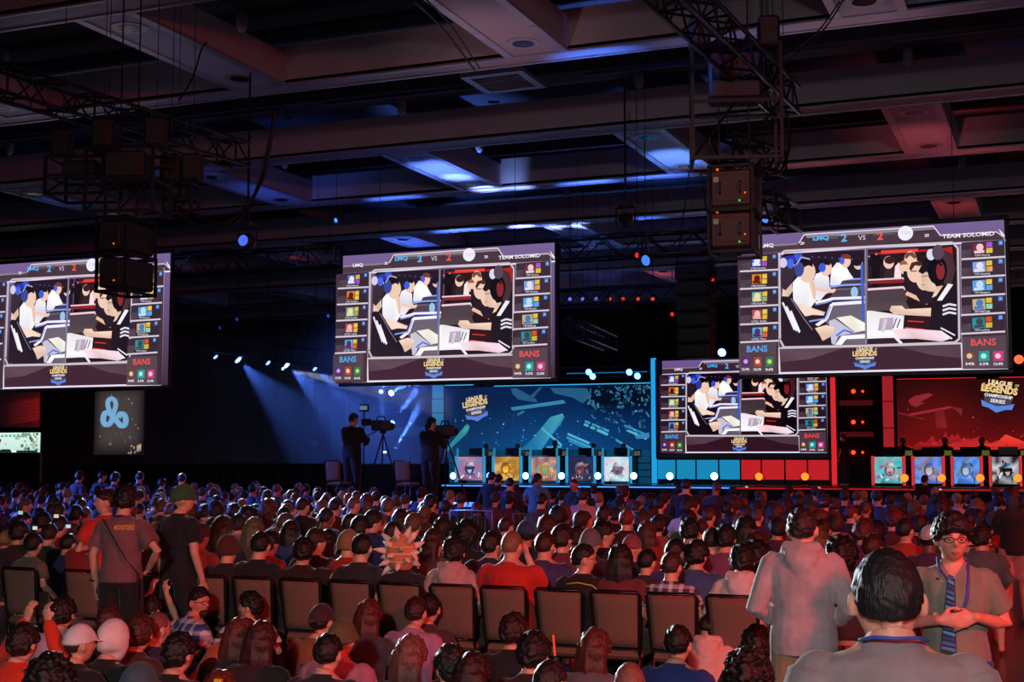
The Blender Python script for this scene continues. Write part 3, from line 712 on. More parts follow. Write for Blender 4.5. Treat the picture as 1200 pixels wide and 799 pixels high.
# ---- light boxes under it
px = [769.5, 792, 815.5, 842, 867.5, 892, 919.5, 946, 972]
for i in range(8):
    x0 = XY(px[i], 540, YD+.6)[0]+.02; x1 = XY(px[i+1], 540, YD+.6)[0]-.02; zt = XY(870, 538.5, YD+.6)[1]; zb = XY(870, 562, YD+.6)[1]
    col = '#1f9ad0' if i < 4 else '#d8262e'
    b = empty('light_box', ((x0+x1)/2, YD+.6, zb)); W, H = x1-x0, zt-zb
    tag(b, '%s glowing light box below the middle stage screen, %s of the four %s ones' % (('cyan' if i < 4 else 'red'), ('first', 'second', 'third', 'fourth')[i % 4], ('cyan' if i < 4 else 'red')), 'light', 'light boxes below the middle stage screen')
    MB().bbox((-W/2, .03, ZS-zb), (W/2, .5, H), .01).obj('housing', M_BOX, b)
    MB().box((-W/2+.01, 0, .01), (W/2-.01, .03, H-.01)).obj('diffuser', emis('box_'+col, col, .75), b)
# ---- player desks with pictured fronts
def blob_picture(c, W, H, pal, seed):
    """soft colour fields and loose shapes only"""
    random.seed(seed); n = 5
    cols = [[pal[random.randrange(3)] for _ in range(n+1)] for _ in range(n+1)]
    for i in range(n):
        for j in range(n):
            c.poly([(W*i/n,H*j/n),(W*(i+1)/n,H*j/n),(W*(i+1)/n,H*(j+1)/n),(W*i/n,H*(j+1)/n)], [cols[i][j],cols[i+1][j],cols[i+1][j+1],cols[i][j+1]])
    for i in range(16):
        a = random.random()*6.28; x = W*(.5+.3*random.gauss(0,.6)); y = H*(.42+.28*random.gauss(0,.6)); l = W*(.05+.14*random.random()); k = l*.35
        x = min(max(x, W*.12), W*.88); y = min(max(y, H*.12), H*.88); l = min(l, x, W-x, y, H-y)*.95; k = l*.4
        ca, sa = math.cos(a), math.sin(a)
        c.poly([(x-ca*l,y-sa*l),(x+sa*k,y-ca*k),(x+ca*l,y+sa*l),(x-sa*k,y+ca*k)], random.choice(pal))
    dx = W*random.uniform(-.08, .08)
    c.poly([(W*.16+dx,0),(W*.84+dx,0),(W*.78+dx,H*.24),(W*.62+dx,H*.34),(W*.38+dx,H*.34),(W*.22+dx,H*.22)], [pal[3],pal[1],pal[0],pal[4],pal[3],pal[1]])
    c.disc(W*.5+dx, H*.50, W*.19, pal[3], H*.24, 14); c.disc(W*.51+dx, H*.47, W*.13, pal[4], H*.17, 12)
    c.poly([(W*.40+dx,H*.44),(W*.60+dx,H*.46),(W*.56+dx,H*.32),(W*.48+dx,H*.30)], pal[5])
    c.poly([(W*.30+dx,H*.58),(W*.70+dx,H*.60),(W*.62+dx,H*.76),(W*.42+dx,H*.77)], [pal[3],pal[0],pal[6],pal[3]])
    for i in range(5):
        a = W*(.1+.75*random.random()); b = H*(.05+.2*random.random()); c.poly([(a,b),(a+W*.07,b+H*.05),(a+W*.03,b+H*.14)], pal[6])
blue_desks = [(536.6, 566, ['#c88ca8','#a07098','#7c86b8','#20304c','#28406c','#9cc8f4','#e8f4ff']),
              (580, 609.2, ['#c8923c','#e0b060','#a87838','#8c5a20','#f0a830','#fcd060','#705028']),
              (623, 652.8, ['#b07c84','#8c5c70','#c8a078','#a08030','#b89050','#3cb8a0','#e0c090']),
              (666.2, 695.3, ['#1c2c50','#28385c','#30284c','#6c4050','#4c3c58','#a06060','#c0a8b0']),
              (708.4, 737.5, ['#9cd4e8','#c8ecf4','#e0d0dc','#6c5c7c','#8c6c80','#5c4860','#f4f4ff'])]
red_desks = [(1025, 1057.6, ['#58d0d0','#3cb0b8','#a0a0a8','#5c4c4c','#c8b0b0','#b048a0','#e8e8f0']),
             (1072, 1103.8, ['#6c98e8','#4870d0','#8c7870','#5c5054','#c8a898','#a8c8f8','#3858b8']),
             (1118, 1148.2, ['#58a0f0','#3c78e0','#787880','#505058','#a8b8d0','#88d0ff','#4060c0']),
             (1162.8, 1194, ['#d8d8e0','#a0a0a8','#282428','#101014','#1c1a1e','#c0b0a8','#3878b8']),
             (1209, 1240, ['#58a0f0','#3c78e0','#787880','#505058','#a8b8d0','#88d0ff','#4060c0'])]
DPD = {}
def desk(i, spec, side):
    p0, p1, pal = spec
    x0 = XY(p0, 550, YD)[0]; x1 = XY(p1, 550, YD)[0]; cx = (p0+p1)/2
    zt = XY(cx, 534.5, YD)[1]; W = x1-x0; H = zt-ZS-.12
    col = '#30a0d8' if side == 'blue' else '#dc343a'
    r = empty('player_desk', ((x0+x1)/2, YD, ZS)); DPD[(side, i)] = r
    desc = dict(blue=('violet and grey picture front', 'golden picture front', 'mauve and green picture front', 'dark navy picture front with a rosy centre', 'pale sky picture front'),
                red=('turquoise and grey picture front', 'blue and brown picture front', 'bright blue and rock grey picture front', 'black and white picture front', 'blue picture front at the frame edge'))[side][i]
    tag(r, '%s side player desk with a %s' % (side, desc), 'desk', 'player desks on the %s side' % side)
    c = Canvas(0.0015); blob_picture(c, W, H, pal, 10+i+(20 if side == 'red' else 0))
    mkobj('front_picture', c.mesh('front_picture', SCREEN), r, (-W/2, -.02, .1))
    MB().bbox((-W/2, 0, .08), (W/2, .06, H+.12), .01).obj('front_panel', M_BOX, r)
    MB().bbox((-W/2-.06, .05, H+.06), (W/2+.10, .85, H+.12), .01).obj('desk_top', M_BOX, r)
    for sx in (-W/2-.05, W/2+.03): MB().bbox((sx, .1, 0), (sx+.06, .8, H+.06), .01).obj('side_panel', M_BOX, r)
    for sx in (-W/2-.10, W/2+.015):
        MB().bbox((sx, -.06, .03), (sx+.085, .02, H+.13), .006).obj('light_strip', emis('strip_'+side, col, .9), r)
    if side == 'blue':
        for sx in (-W/2-.2, W/2-.16): MB().bbox((sx, .3, .03), (sx+.07, .36, H+.42), .006).obj('light_post', emis('post_'+side, '#2b98c8', .7), r)
    mo = MB().bbox((-.22, .36, H+.16), (.38, .41, H+.42), .01).obj('monitor_back', mat('monitor_plastic', '#20242c', .4), r)
    MB().cyl((.08, .42, H+.12), (.08, .42, H+.3), .03, 8).obj('monitor_stand', M_BOX, mo)
    # small lit name board between the desks
    c = Canvas(0.0015); bw, bh = .26, .20
    c.rect(0, 0, bw, bh, '#1c1c14' if side == 'red' else '#14202c'); c.text('LEAGUE', bw/2, bh*.68, .07, '#8c9a28' if side == 'red' else '#8a8468', .21); c.text('LEGENDS', bw/2, bh*.28, .07, '#8c9a28' if side == 'red' else '#8a8468', .23)
    nb = MB().bbox((W/2+.02, .40, H+.10), (W/2+.32, .45, H+.36), .008).obj('name_board', M_BOX, r)
    mkobj('lettering', c.mesh('lettering', SCREEN), nb, (W/2+.04, .39, H+.13))
for i, s in enumerate(blue_desks): desk(i, s, 'blue')
for i, s in enumerate(red_desks): desk(i, s, 'red')
# back rail of horizontal cyan boards between the desks and the blue wall
hb = empty('backing_rail', (XY(640,560,YL-1)[0], YL-1, ZS)); tag(hb, 'low cyan lit board wall of horizontal slats behind the blue side desks', 'panel')
xa, xb = XY(526, 560, YL-1)[0], XY(762, 560, YL-1)[0]; zt = XY(640, 526, YL-1)[1]
cy = mat('cyan_board', '#2f9ac4', .5, 0, .15, 2, emit='#0d5c86', es=.35)
nb_ = 5
for i in range(nb_):
    z0 = ZS+(zt-ZS)*i/nb_; z1 = ZS+(zt-ZS)*(i+1)/nb_-.03
    loc_obj(MB().bbox((xa, YL-1, z0), (xb, YL-.94, z1), .008), 'slat', cy, hb)
# ---- par lamps along the stage edge
def par_lamp(px, py, Y, col, halo, label, group, s=14, target=None, light_e=0, lc=None):
    v = at_y(px, py, Y); r = empty('stage_lamp', (v.x, v.y, ZS)); h = v.z-ZS
    tag(r, label, 'lamp', group)
    m = MB().tube([(0, .18, h), (0, .0, h)], [.10, .135], 16, cap=False); m.obj('housing', M_BOX, r, True)
    MB().tube([(0, -.005, h), (0, -.03, h)], [.125, .11], 16, cap=False).obj('lens', emis('lens_'+col, col, s), r)
    y = MB(); y.tube([(-.17, .08, h), (-.17, .08, .03), (.17, .08, .03), (.17, .08, h)], .014, 6); y.obj('yoke', M_BLACK, r)
    MB().bbox((-.12, 0, 0), (.12, .18, .05), .01).obj('base', M_BOX, r)
    light('lamp_light', 'POINT', (v.x, v.y-.16, v.z), (0, 0, 0), halo, light_e, .05)
    return r
for i, p in enumerate((531, 574, 616, 658, 700.6, 742.6)):
    par_lamp(p, 557.5, YF+.35, '#7aa6ff', (.1, .25, 1), 'blue-white stage edge lamp before the blue side desks, %s from their left end' % ('first','second','third','fourth','fifth','sixth')[i], 'blue stage edge lamps', 6, light_e=22)
for i, p in enumerate((785, 837)):
    par_lamp(p, 557.8, YF+.35, '#a4e0ff', (.1, .4, 1), ('blue-white stage lamp before the cyan light boxes, next to the cyan column', 'blue-white stage lamp before the cyan light boxes, next to the red ones')[i], 'blue stage edge lamps', 6, light_e=22)
for i, p in enumerate((889.4, 943.4)):
    par_lamp(p, 558.3, YF+.35, '#ff5a18', (1, .08, .03), ('amber-red stage lamp before the red light boxes, nearer the cyan ones', 'amber-red stage lamp before the red light boxes, nearer the red column')[i], 'red stage edge lamps', 4, light_e=14)
for i, p in enumerate((1060, 1103.6, 1148.6, 1192.6)):
    par_lamp(p, 560, YF+.35, '#ff5a18', (1, .08, .03), 'amber-red stage lamp before the red side desks, %s from their left end' % ('first','second','third','fourth')[i], 'red stage edge lamps', 4, light_e=14)
# ---- dark rack with red lamps between the middle screen and the red wall
rk = empty('lamp_rack', (XY(1006,560,YL)[0], YL, ZS)); tag(rk, 'tall dark rack of small red lamps and dim red bars left of the red column', 'rack')
xa, xb = XY(981, 500, YL)[0], XY(1032, 500, YL)[0]
loc_obj(MB().bbox((xa, YL, ZS), (xb, YL+.3, XY(1006, 437, YL)[1]), .02), 'back_panel', M_DRAPE, rk)
for py in (472, 509): 
    z = XY(1006, py, YL)[1]; loc_obj(MB().bbox((xa+.1, YL-.1, z-.09), (xb-.25, YL, z+.09), .01), 'red_bar', emis('dim_red', '#4a1014', .8), rk)
for py in (458.5, 494.5, 530):
    for p in (1000, 1011):
        v = at_y(p, py, YL-.15); loc_obj(MB().ball((v.x, v.y, v.z), .075 if p == 1000 else .045, 8, 6), 'lamp', emis('red_dot', '#ff3a20', 3), rk)
# ---- truss and lamps over the blue wall
def truss(name, p, q, size, label, n=None, group=None, m=M_ALU, ch=.025, hang=True):
    p, q = Vector(p), Vector(q); L = (q-p).length; r = empty(name, p); tag(r, label, 'truss', group)
    X = (q-p).normalized(); Yv = Vector((-X.y, X.x, 0)).normalized(); Z = X.cross(Yv)
    mt = Matrix((X, Yv, Z)).transposed().to_4x4(); r.matrix_world = Matrix.Translation(p) @ mt
    s = size/2
    for a in (-s, s):
        for b in (-s, s): MB().cyl((0, a, b), (L, a, b), ch, 8).obj('chord', m, r, True)
    n = n or max(2, int(L/size)); lat = MB(); d = L/n
    for i in range(n):
        x0 = d*i; x1 = x0+d
        for (a0, b0, a1, b1) in ((-s,-s,s,-s),(-s,s,s,s),(-s,-s,-s,s),(s,-s,s,s)):
            if i % 2: lat.tube([(x0,a0,b0),(x1,a1,b1)], ch*.55, 5, cap=False)
            else: lat.tube([(x0,a1,b1),(x1,a0,b0)], ch*.55, 5, cap=False)
        for (a0, b0, a1, b1) in ((-s,-s,s,-s),(s,-s,s,s),(s,s,-s,s),(-s,s,-s,-s)):
            if i % 4 == 0 or i == n-1:
                xx = x0 if i % 4 == 0 else x1; lat.tube([(xx,a0,b0),(xx,a1,b1)], ch*.6, 5, cap=False)
    lo = lat.obj('bracing', m, r); lo['kind'] = 'stuff'
    if hang:
        for f in (.12, .5, .88):
            c_ = MB().cyl((L*f, 0, s), (L*f, 0, 8.4-p.z), .005, 5).obj('steel_cable', M_BLACK, r)
    return r
a = at_y(652, 437, 47.5); b = at_y(762, 437, 47.5)
truss('lighting_truss', a, (b.x, 47.5, a.z), .4, 'short blue-lit truss above the blue wall beside the cyan column')
glow_bar(664, 758, 435.5, 437.5, 47.2, '#1f7cb8', .7, 'thin blue batten along the short truss above the blue wall', 'strip_light', .05)
def wash_light(p, target, col, s, label, group=None, size=.13, e=0, lc=None, angle=30, name='wash_light', hang=True):
    p = Vector(p); d = (Vector(target)-p).normalized(); r = empty(name, p); tag(r, label, 'lamp', group)
    q = d.to_track_quat('-Y', 'Z').to_matrix().to_4x4()
    h = MB().tube([(0, size*1.6, 0), (0, size*1.2, 0), (0, 0, 0)], [size*.5, size*.8, size], 14, cap=False); h.V = [tuple(q @ Vector(v)) for v in h.V]; h.obj('housing', M_BOX, r, True)
    l_ = MB().tube([(0, -.004, 0), (0, -.02, 0)], [size*.92, size*.85], 14, cap=False); l_.V = [tuple(q @ Vector(v)) for v in l_.V]; l_.obj('lens', emis('lens_'+col+str(s), col, s), r)
    MB().tube([(-size*1.25, 0, -.02), (-size*1.25, 0, size*2), (0, 0, size*2.3), (size*1.25, 0, size*2), (size*1.25, 0, -.02)], size*.1, 6).obj('yoke', M_BLACK, r)
    MB().cyl((0, 0, size*2.2), (0, 0, size*3.2), size*.18, 6).obj('clamp', M_BLACK, r)
    if hang: MB().cyl((0, 0, size*3.1), (0, 0, 9.25-p.z), .006, 5).obj('hanging_rod', M_BLACK, r)
    if e: light('beam_light', 'SPOT', p + d*(.06+size), Vector(target), lc, e, .04, angle, .4)
    return r
for i, (px_, py_) in enumerate(((690, 436), (694.5, 441), (737.5, 436), (747, 440.5))):
    v = at_y(px_, py_, 47); wash_light(v, (v.x, 30, 0), '#4c80ff', 9, 'bright blue lamp over the blue wall, %s of four from the hanging centre screen' % ('first','second','third','fourth')[i], 'blue lamps over the blue wall', .13)
v = at_y(846, 413, 47); wash_light(v, (v.x, 30, 0), '#5a80ff', 9, 'lone blue lamp above the middle stage screen, left of the right hanging screen', None, .16)
v = at_y(1194, 421, 47); wash_light(v, (v.x, 30, 0), '#ff3a20', 5, 'lone red lamp right of the right hanging screen', None, .16)
# ---- far left: side screens and the projected banner
def flat_screen(name, px0, px1, pt, pb, Y, label, fn, cat='screen', m=SCREEN, cx=None):
    x0 = XY(px0, pt, Y)[0]; x1 = XY(px1, pt, Y)[0]; cx = cx or (px0+px1)/2; zt = XY(cx, pt, Y)[1]; zb = XY(cx, pb, Y)[1]
    r = empty(name, ((x0+x1)/2, Y, zb)); tag(r, label, cat); W, H = x1-x0, zt-zb
    MB().bbox((-W/2-.04, .02, -.04), (W/2+.04, .12, H+.04), .01).obj('casing', M_BOX, r)
    c = Canvas(.002); fn(c, W, H); mkobj('picture', c.mesh('picture', m), r, (-W/2, 0, 0)); return r
def fire(c, W, H):
    n = 6
    for i in range(n):
        for j in range(5):
            f = lambda a, b: (.04+.5*(a/n)**2*(1-abs(b/5-.45)*1.4 if abs(b/5-.45) < .7 else 0), .03, .05)
            c.poly([(W*i/n,H*j/5),(W*(i+1)/n,H*j/5),(W*(i+1)/n,H*(j+1)/5),(W*i/n,H*(j+1)/5)], [f(i,j),f(i+1,j),f(i+1,j+1),f(i,j+1)])
    for k in range(6):
        y = H*(.25+.1*k); c.poly([(W*.45,y-.3),(W*.98,y-.05),(W*.98,y+.10),(W*.6,y)], ['#2a0a10','#7c1418','#5c1014','#30090e'])
    c.text('E"', W*.22, H*.16, H*.10, '#ff3018', align='CENTER', bold=.04)
    c.rect(0, H*.6, W*.20, H, '#2a2420'); c.rect(0, H*.3, W*.18, H*.5, '#3a302c')
flat_screen('side_screen', -24, 48.5, 458.5, 501, 43.5, 'dark red swirling side screen under the left hanging screen', fire)
def game(c, W, H):
    c.rect(0, 0, W, H, '#bfe9df', '#e4f8f0'); random.seed(5)
    for i in range(60):
        x = W*(.62+.36*random.random()) if i % 3 else W*random.random(); y = H*random.random(); r = W*.02*(.5+random.random()); c.disc(min(x, W-r), min(max(y, r), H-r), r, random.choice(['#6c7a5c','#4a5848','#a8c8a8','#8a9878']), n=6)
    for i in range(9): c.rect(W*(.33+.065*i), H*.78, W*(.375+.065*i), H*.9, '#6fb2b4')
    c.poly([(W*.33,H*.3),(W*.40,H*.5),(W*.37,H*.62),(W*.33,H*.62)], '#d8301c')
    c.rect(0, 0, W, H*.10, '#242a28'); c.rect(W*.58, 0, W*.66, H*.12, '#f4fff8'); c.rect(W*.42, 0, W*.56, H*.16, '#242a28')
flat_screen('side_screen', -24, 47.5, 507, 530, 43.4, 'bright white-green game screen low at the left edge', game)
pole = at_y(46, 548, 43.4); MB_ = MB().cyl((pole.x, 43.5, 0), (pole.x, 43.5, at_y(46, 530, 43.4).z), .05, 8)
tag(MB_.obj('screen_post', M_FACE), 'thin pale post under the low white-green game screen', 'post')
def banner(c, W, H):
    n = 8
    def f(a, b):
        e = min(a/n, 1-a/n)*6; g = min(1, e); h = min(1, (b/n)*5, (1-b/n)*8+.6); s = g*h
        return (.09+.20*s, .085+.165*s, .10+.15*s)
    for i in range(n):
        for j in range(n): c.poly([(W*i/n,H*j/n),(W*(i+1)/n,H*j/n),(W*(i+1)/n,H*(j+1)/n),(W*i/n,H*(j+1)/n)], [f(i,j),f(i+1,j),f(i+1,j+1),f(i,j+1)])
    random.seed(2)
    for i in range(34): c.disc(W*(.06+.88*random.random()), H*(.05+.9*random.random()), W*.012*(.3+random.random()), random.choice(['#8c7c6c','#6c6468','#a89080']), n=6)
    for i in range(12): c.disc(W*(.72+.16*random.random()), H*(.02+.12*random.random()), W*.016*(.3+random.random()), '#a09078', n=6)
    for i in range(4): c.poly([(W*.90,H*(.045+.028*i)),(W*.99,H*(.07+.028*i)),(W*.98,H*(.09+.028*i)),(W*.91,H*(.065+.028*i))], ['#8c9ac8','#d8b888','#f0d0a0','#c8a070'][i])
    # three-looped emblem: ribbon strokes
    B = '#78b2dc'
    def arc(cx, cy, r, a0, a1, wd, n=18):
        pts = [(cx+r*math.cos(math.radians(a0+(a1-a0)*i/n)), cy+r*math.sin(math.radians(a0+(a1-a0)*i/n))) for i in range(n+1)]
        return pts
    def m(x, y): return ((x-615)/(935-615)*W, (1-(y-98)/(515-98))*H)
    k = W/320
    def st(pts, col=B): 
        for i, (a, b) in enumerate(zip(pts[:-1], pts[1:])): c.line([a, b], 21*k, col)
        for p in pts: c.disc(p[0], p[1], 10.5*k, col, n=10)
    def smooth(pts):
        out = []
        for i in range(len(pts)-1):
            p0, p1, p2, p3 = pts[max(i-1,0)], pts[i], pts[i+1], pts[min(i+2,len(pts)-1)]
            for q in range(5):
                t = q/5; out.append(tuple(.5*((2*p1[k])+(p2[k]-p0[k])*t+(2*p0[k]-5*p1[k]+4*p2[k]-p3[k])*t*t+(3*p1[k]-p0[k]-3*p2[k]+p3[k])*t**3) for k in (0,1)))
        return out + [pts[-1]]
    st([m(*p) for p in smooth([(757,286),(750,306),(728,322),(709,306),(706,275),(716,246),(738,240),(765,262),(795,298),(825,330),(848,318),(852,282),(840,252),(820,250),(808,276)])])
    st([m(*p) for p in smooth([(786,266),(799,222),(806,186),(796,160),(779,152),(763,164),(760,190),(768,218),(776,236)])])
bn = flat_screen('projection_banner', 111.5, 172, 458, 533, 43.0, 'dim grey-brown banner with a pale blue three-looped cloud emblem', banner, 'banner')
for sx in (-.8, .8): MB().cyl((sx, .08, 2.0), (sx, .08, 9.3 - bn.location.z), .01, 6).obj('steel_cable', M_BLACK, bn)
# ---- side stage left of the blue wall: dark screens with blue bars, drum risers
ss = empty('side_stage_wall', (XY(475,560,49)[0], 49, ZS)); tag(ss, 'dim blue panelled side wall between the cameramen left of the blue LED wall', 'panel')
for (p0, p1, t, b, col, s) in ((440,497,468,480,'#0d2450',.9),(443,500,500,511,'#0c2c50',.9),(446,492,482,482.8,'#2040a0',1)):
    x0 = XY(p0, t, 49)[0]; x1 = XY(p1, t, 49)[0]; zt = XY(470, t, 49)[1]; zb = XY(470, b, 49)[1]
    loc_obj(MB().bbox((x0, 49, zb), (x1, 49.1, zt), .01), 'panel', emis('dimblue'+col, col, s), ss)
loc_obj(MB().bbox((XY(437,500,49.2)[0], 49.15, 0), (XY(506,500,49.2)[0], 49.3, XY(470,452,49.2)[1]), .02), 'backing', M_DRAPE, ss)
for i, (px_, py_, tx, ty) in enumerate(((446.5, 459, 458, 440), (458.5, 460.5, 480, 447), (460, 495, 500, 440), (450.5, 530, 447, 455), (463.5, 525, 513, 440), (481, 496, 520, 470))):
    v = at_y(px_, py_, 46.5); t = at_y(tx, ty, 45.5); t = v + (t-v)*3
    wash_light(v, t, '#7ca0ff', (8, 10, 8, 8, .5, 1.2)[i], 'small blue moving head on the side stage, %s' % ('topmost left', 'topmost right, brightest', 'middle', 'lowest', 'dark one with a wide beam', 'faint one at the right')[i], 'moving heads on the side stage', (.09,.13,.10,.10,.07,.05)[i],
               e=(6000, 9000, 40000, 14000, 40000, 0)[i], lc=(.10, .25, 1), angle=(16, 14, 9, 8, 10, 10)[i], name='moving_head')
dr = at_y(478, 540, 47.5); kt = empty('equipment_stand', (dr.x, 47.5, 0)); tag(kt, 'low equipment stand with small lamps on the dark side stage', 'stand')
for dx in (-.5, 0, .5): MB().cyl((dx, 0, 0), (dx, 0, 2.0), .03, 6).obj('pole', M_ALU, kt)
MB().cyl((-.7, 0, 2.0), (.7, 0, 2.0), .03, 6).obj('crossbar', M_ALU, kt)
# small white sign on the drape at px 368,518
sg = at_y(368, 519, 42.8); s_ = empty('wall_sign', (sg.x, 42.8, sg.z)); tag(s_, 'tiny pale sign on the wide black drape, barely lit', 'sign')
MB().bbox((-.2, 0, -.09), (.2, .03, .09), .008).obj('board', M_BOX, s_)
c = Canvas(.002); c.text('EXIT', 0, 0, .12, '#2e2e44', .32); mkobj('lettering', c.mesh('lettering', SCREEN), s_, (0, -.005, 0))
# haze hanging in the beams of the side stage and of the left truss
def haze(name, x0, x1, y0, y1, z0, z1, dens, label):
    m = bpy.data.materials.new(name); m.use_nodes = True; nt = m.node_tree; nt.nodes.remove(nt.nodes['Principled BSDF'])
    v = nt.nodes.new('ShaderNodeVolumeScatter'); v.inputs['Density'].default_value = dens; v.inputs['Color'].default_value = (.9, .95, 1, 1); v.inputs['Anisotropy'].default_value = .2
    nt.links.new(v.outputs[0], nt.nodes['Material Output'].inputs['Volume'])
    o = MB().box((x0, y0, z0), (x1, y1, z1)).obj(name, m); tag(o, label, 'haze', kind='stuff'); return o
haze('haze', at_y(228, 500, 38).x, at_y(505, 500, 33).x, 30.0, 41.2, 1.75, 5.6, .020, 'thin bluish haze lit by the lamps of the left truss')
haze('haze', at_y(405, 500, 46).x, at_y(506, 500, 47).x, 44.4, 48.6, .3, 6.6, .04, 'thin bluish haze crossed by the beams of the side stage')
# ================================================================ RIGGING
a = at_d(0, 104, 13.5); 
def truss_px(pa, da, pb, db, size, label, **k):
    A, B = at_d(pa[0], pa[1], da), at_d(pb[0], pb[1], db); B.z = A.z = (A.z + B.z) / 2
    return truss('lighting_truss', A, B, size, label, **k)
# end of the upper right truss: 12-inch box truss at depth 16.4
e = at_d(921, 119, 16.4); yaw = -YAW + math.radians(25.2)
dirv = Vector((math.sin(yaw), math.cos(yaw), 0))
truss('lighting_truss', e - dirv * 9.5, e, .32, 'box truss with blue-edged chords crossing above the two projector boxes at right', m=mat('blue_black_truss', '#3c3e50', .3, .85, .1, 3))
side = Vector((math.cos(yaw), -math.sin(yaw), 0))
e2 = at_d(283, 183, 19.9); yaw2 = -YAW + math.radians(27.0); d2 = Vector((math.sin(yaw2), math.cos(yaw2), 0))
truss('lighting_truss', e2 - d2 * 11.5, e2, .34, 'black box truss at upper left running above the left projector boxes', m=M_BLACK)
# transverse truss line above the hanging screens
for (p0, p1, lab) in ((192, 398, 'black transverse truss between the left and centre hanging screens'), (652, 866, 'blue-tinted transverse truss between the centre screen and the right projector boxes')):
    A = at_y(p0, 291, 24.2); B = at_y(p1, 283, 24.2); z = (A.z+B.z)/2 if p0 > 300 else at_y(300, 306, 24.2).z
    truss('lighting_truss', (A.x, 24.2, z), (B.x, 24.2, z), .42, lab, m=M_BLACK if p0 < 300 else M_ALU)
A = at_y(640, 349, 30); B = at_y(900, 349, 30)
z = at_y(700, 348, 30).z
truss('lighting_truss', (A.x, 30, z), (B.x, 30, z), .38, 'far truss with a row of small lamps, behind the black speaker column')
A = at_d(660, 379, 34); B = at_d(715, 395, 40); B.z = A.z
truss('lighting_truss', A, B, .4, 'distant dark truss going back right of the centre screen', m=M_ALU)
for i, px_ in enumerate((668, 683, 699, 715, 730, 748, 765)):
    v = at_y(px_, 350.5, 29.9)
    wash_light(v, (v.x-3, 22, 9) if i % 2 else (v.x, 20, 8), '#6a6cff' if i < 3 else '#e03c30', 1.0, 'small %s lamp in the row on the far truss, %s from the centre screen' % ('violet-blue' if i < 3 else 'red', ('first','second','third','fourth','fifth','sixth','seventh')[i]), 'lamps on the far truss', .05)
# left lighting truss with five blue-white lamps
A = at_y(248, 404, 36); B = at_y(400, 433, 35.0); z1 = A.z
A2 = at_y(243, 402, 36.5); B2 = at_y(384, 421, 33.0)
truss('lighting_truss', (A2.x, 36.5, A2.z), (B2.x, 33.0, B2.z), .45, 'blue-lit truss carrying five bright lamps over the left crowd', m=M_ALU)
for i, (px_, py_, s, sz) in enumerate(((252.5, 418, 4, .09), (279, 421.5, 7, .13), (314, 425, 4, .09), (336, 427.5, 7, .13), (369, 431.5, 4, .09))):
    v = at_y(px_, py_, 36.2 - i * .75)
    wash_light(v, (v.x + 5.0, v.y + 0.6, 0.3), '#6c98ff', s, 'blue-white lamp under the left truss, %s of five from its dark end' % ('first','second, large','third','fourth, large','fifth')[i], 'lamps under the left truss', sz, e=(0, 2600, 0, 3600, 1800)[i], lc=(.08, .2, 1), angle=40)
v = at_y(331, 432, 34.2); wash_light(v, at_y(420, 452, 34.2), '#ffe8c0', 2.5, 'tiny warm white spotlight below the fourth lamp of the left truss', None, .05, e=9000, lc=(.7, .8, 1), angle=10)
# line array column
la = at_y(811, 306, 27.0); ar = empty('speaker_column', (la.x, 27.0, at_y(811, 420, 27).z)); tag(ar, 'tall black hanging speaker column between the centre and right screens', 'speaker')
top = at_y(811, 309, 27).z - at_y(811, 420, 27).z; W = at_y(832, 350, 27).x - at_y(790, 350, 27).x
for i in range(6):
    z0 = top * i / 6; 
    b = MB().bbox((-W/2 + .02*(5-i)*.3, 0, z0 + .01), (W/2 - .02*(5-i)*.3, .6, z0 + top/6 - .01), .03).obj('speaker_cabinet', mat('speaker_black', '#101012', .55, 0, .2, 9), ar)
    MB().bbox((-W/2 + .08, -.012, z0 + .05), (W/2 - .08, 0, z0 + top/6 - .05), .004).obj('grille', M_BOX, b)
MB().bbox((-W/2, .05, top), (W/2, .5, top + .08), .02).obj('flying_frame', M_BLACK, ar)
for sx in (-.4, .4): MB().tube([(sx, .3, top + .08), (sx * .3, .3, 7.9 - ar.location.z)], .015, 6).obj('steel_cable', M_BLACK, ar)
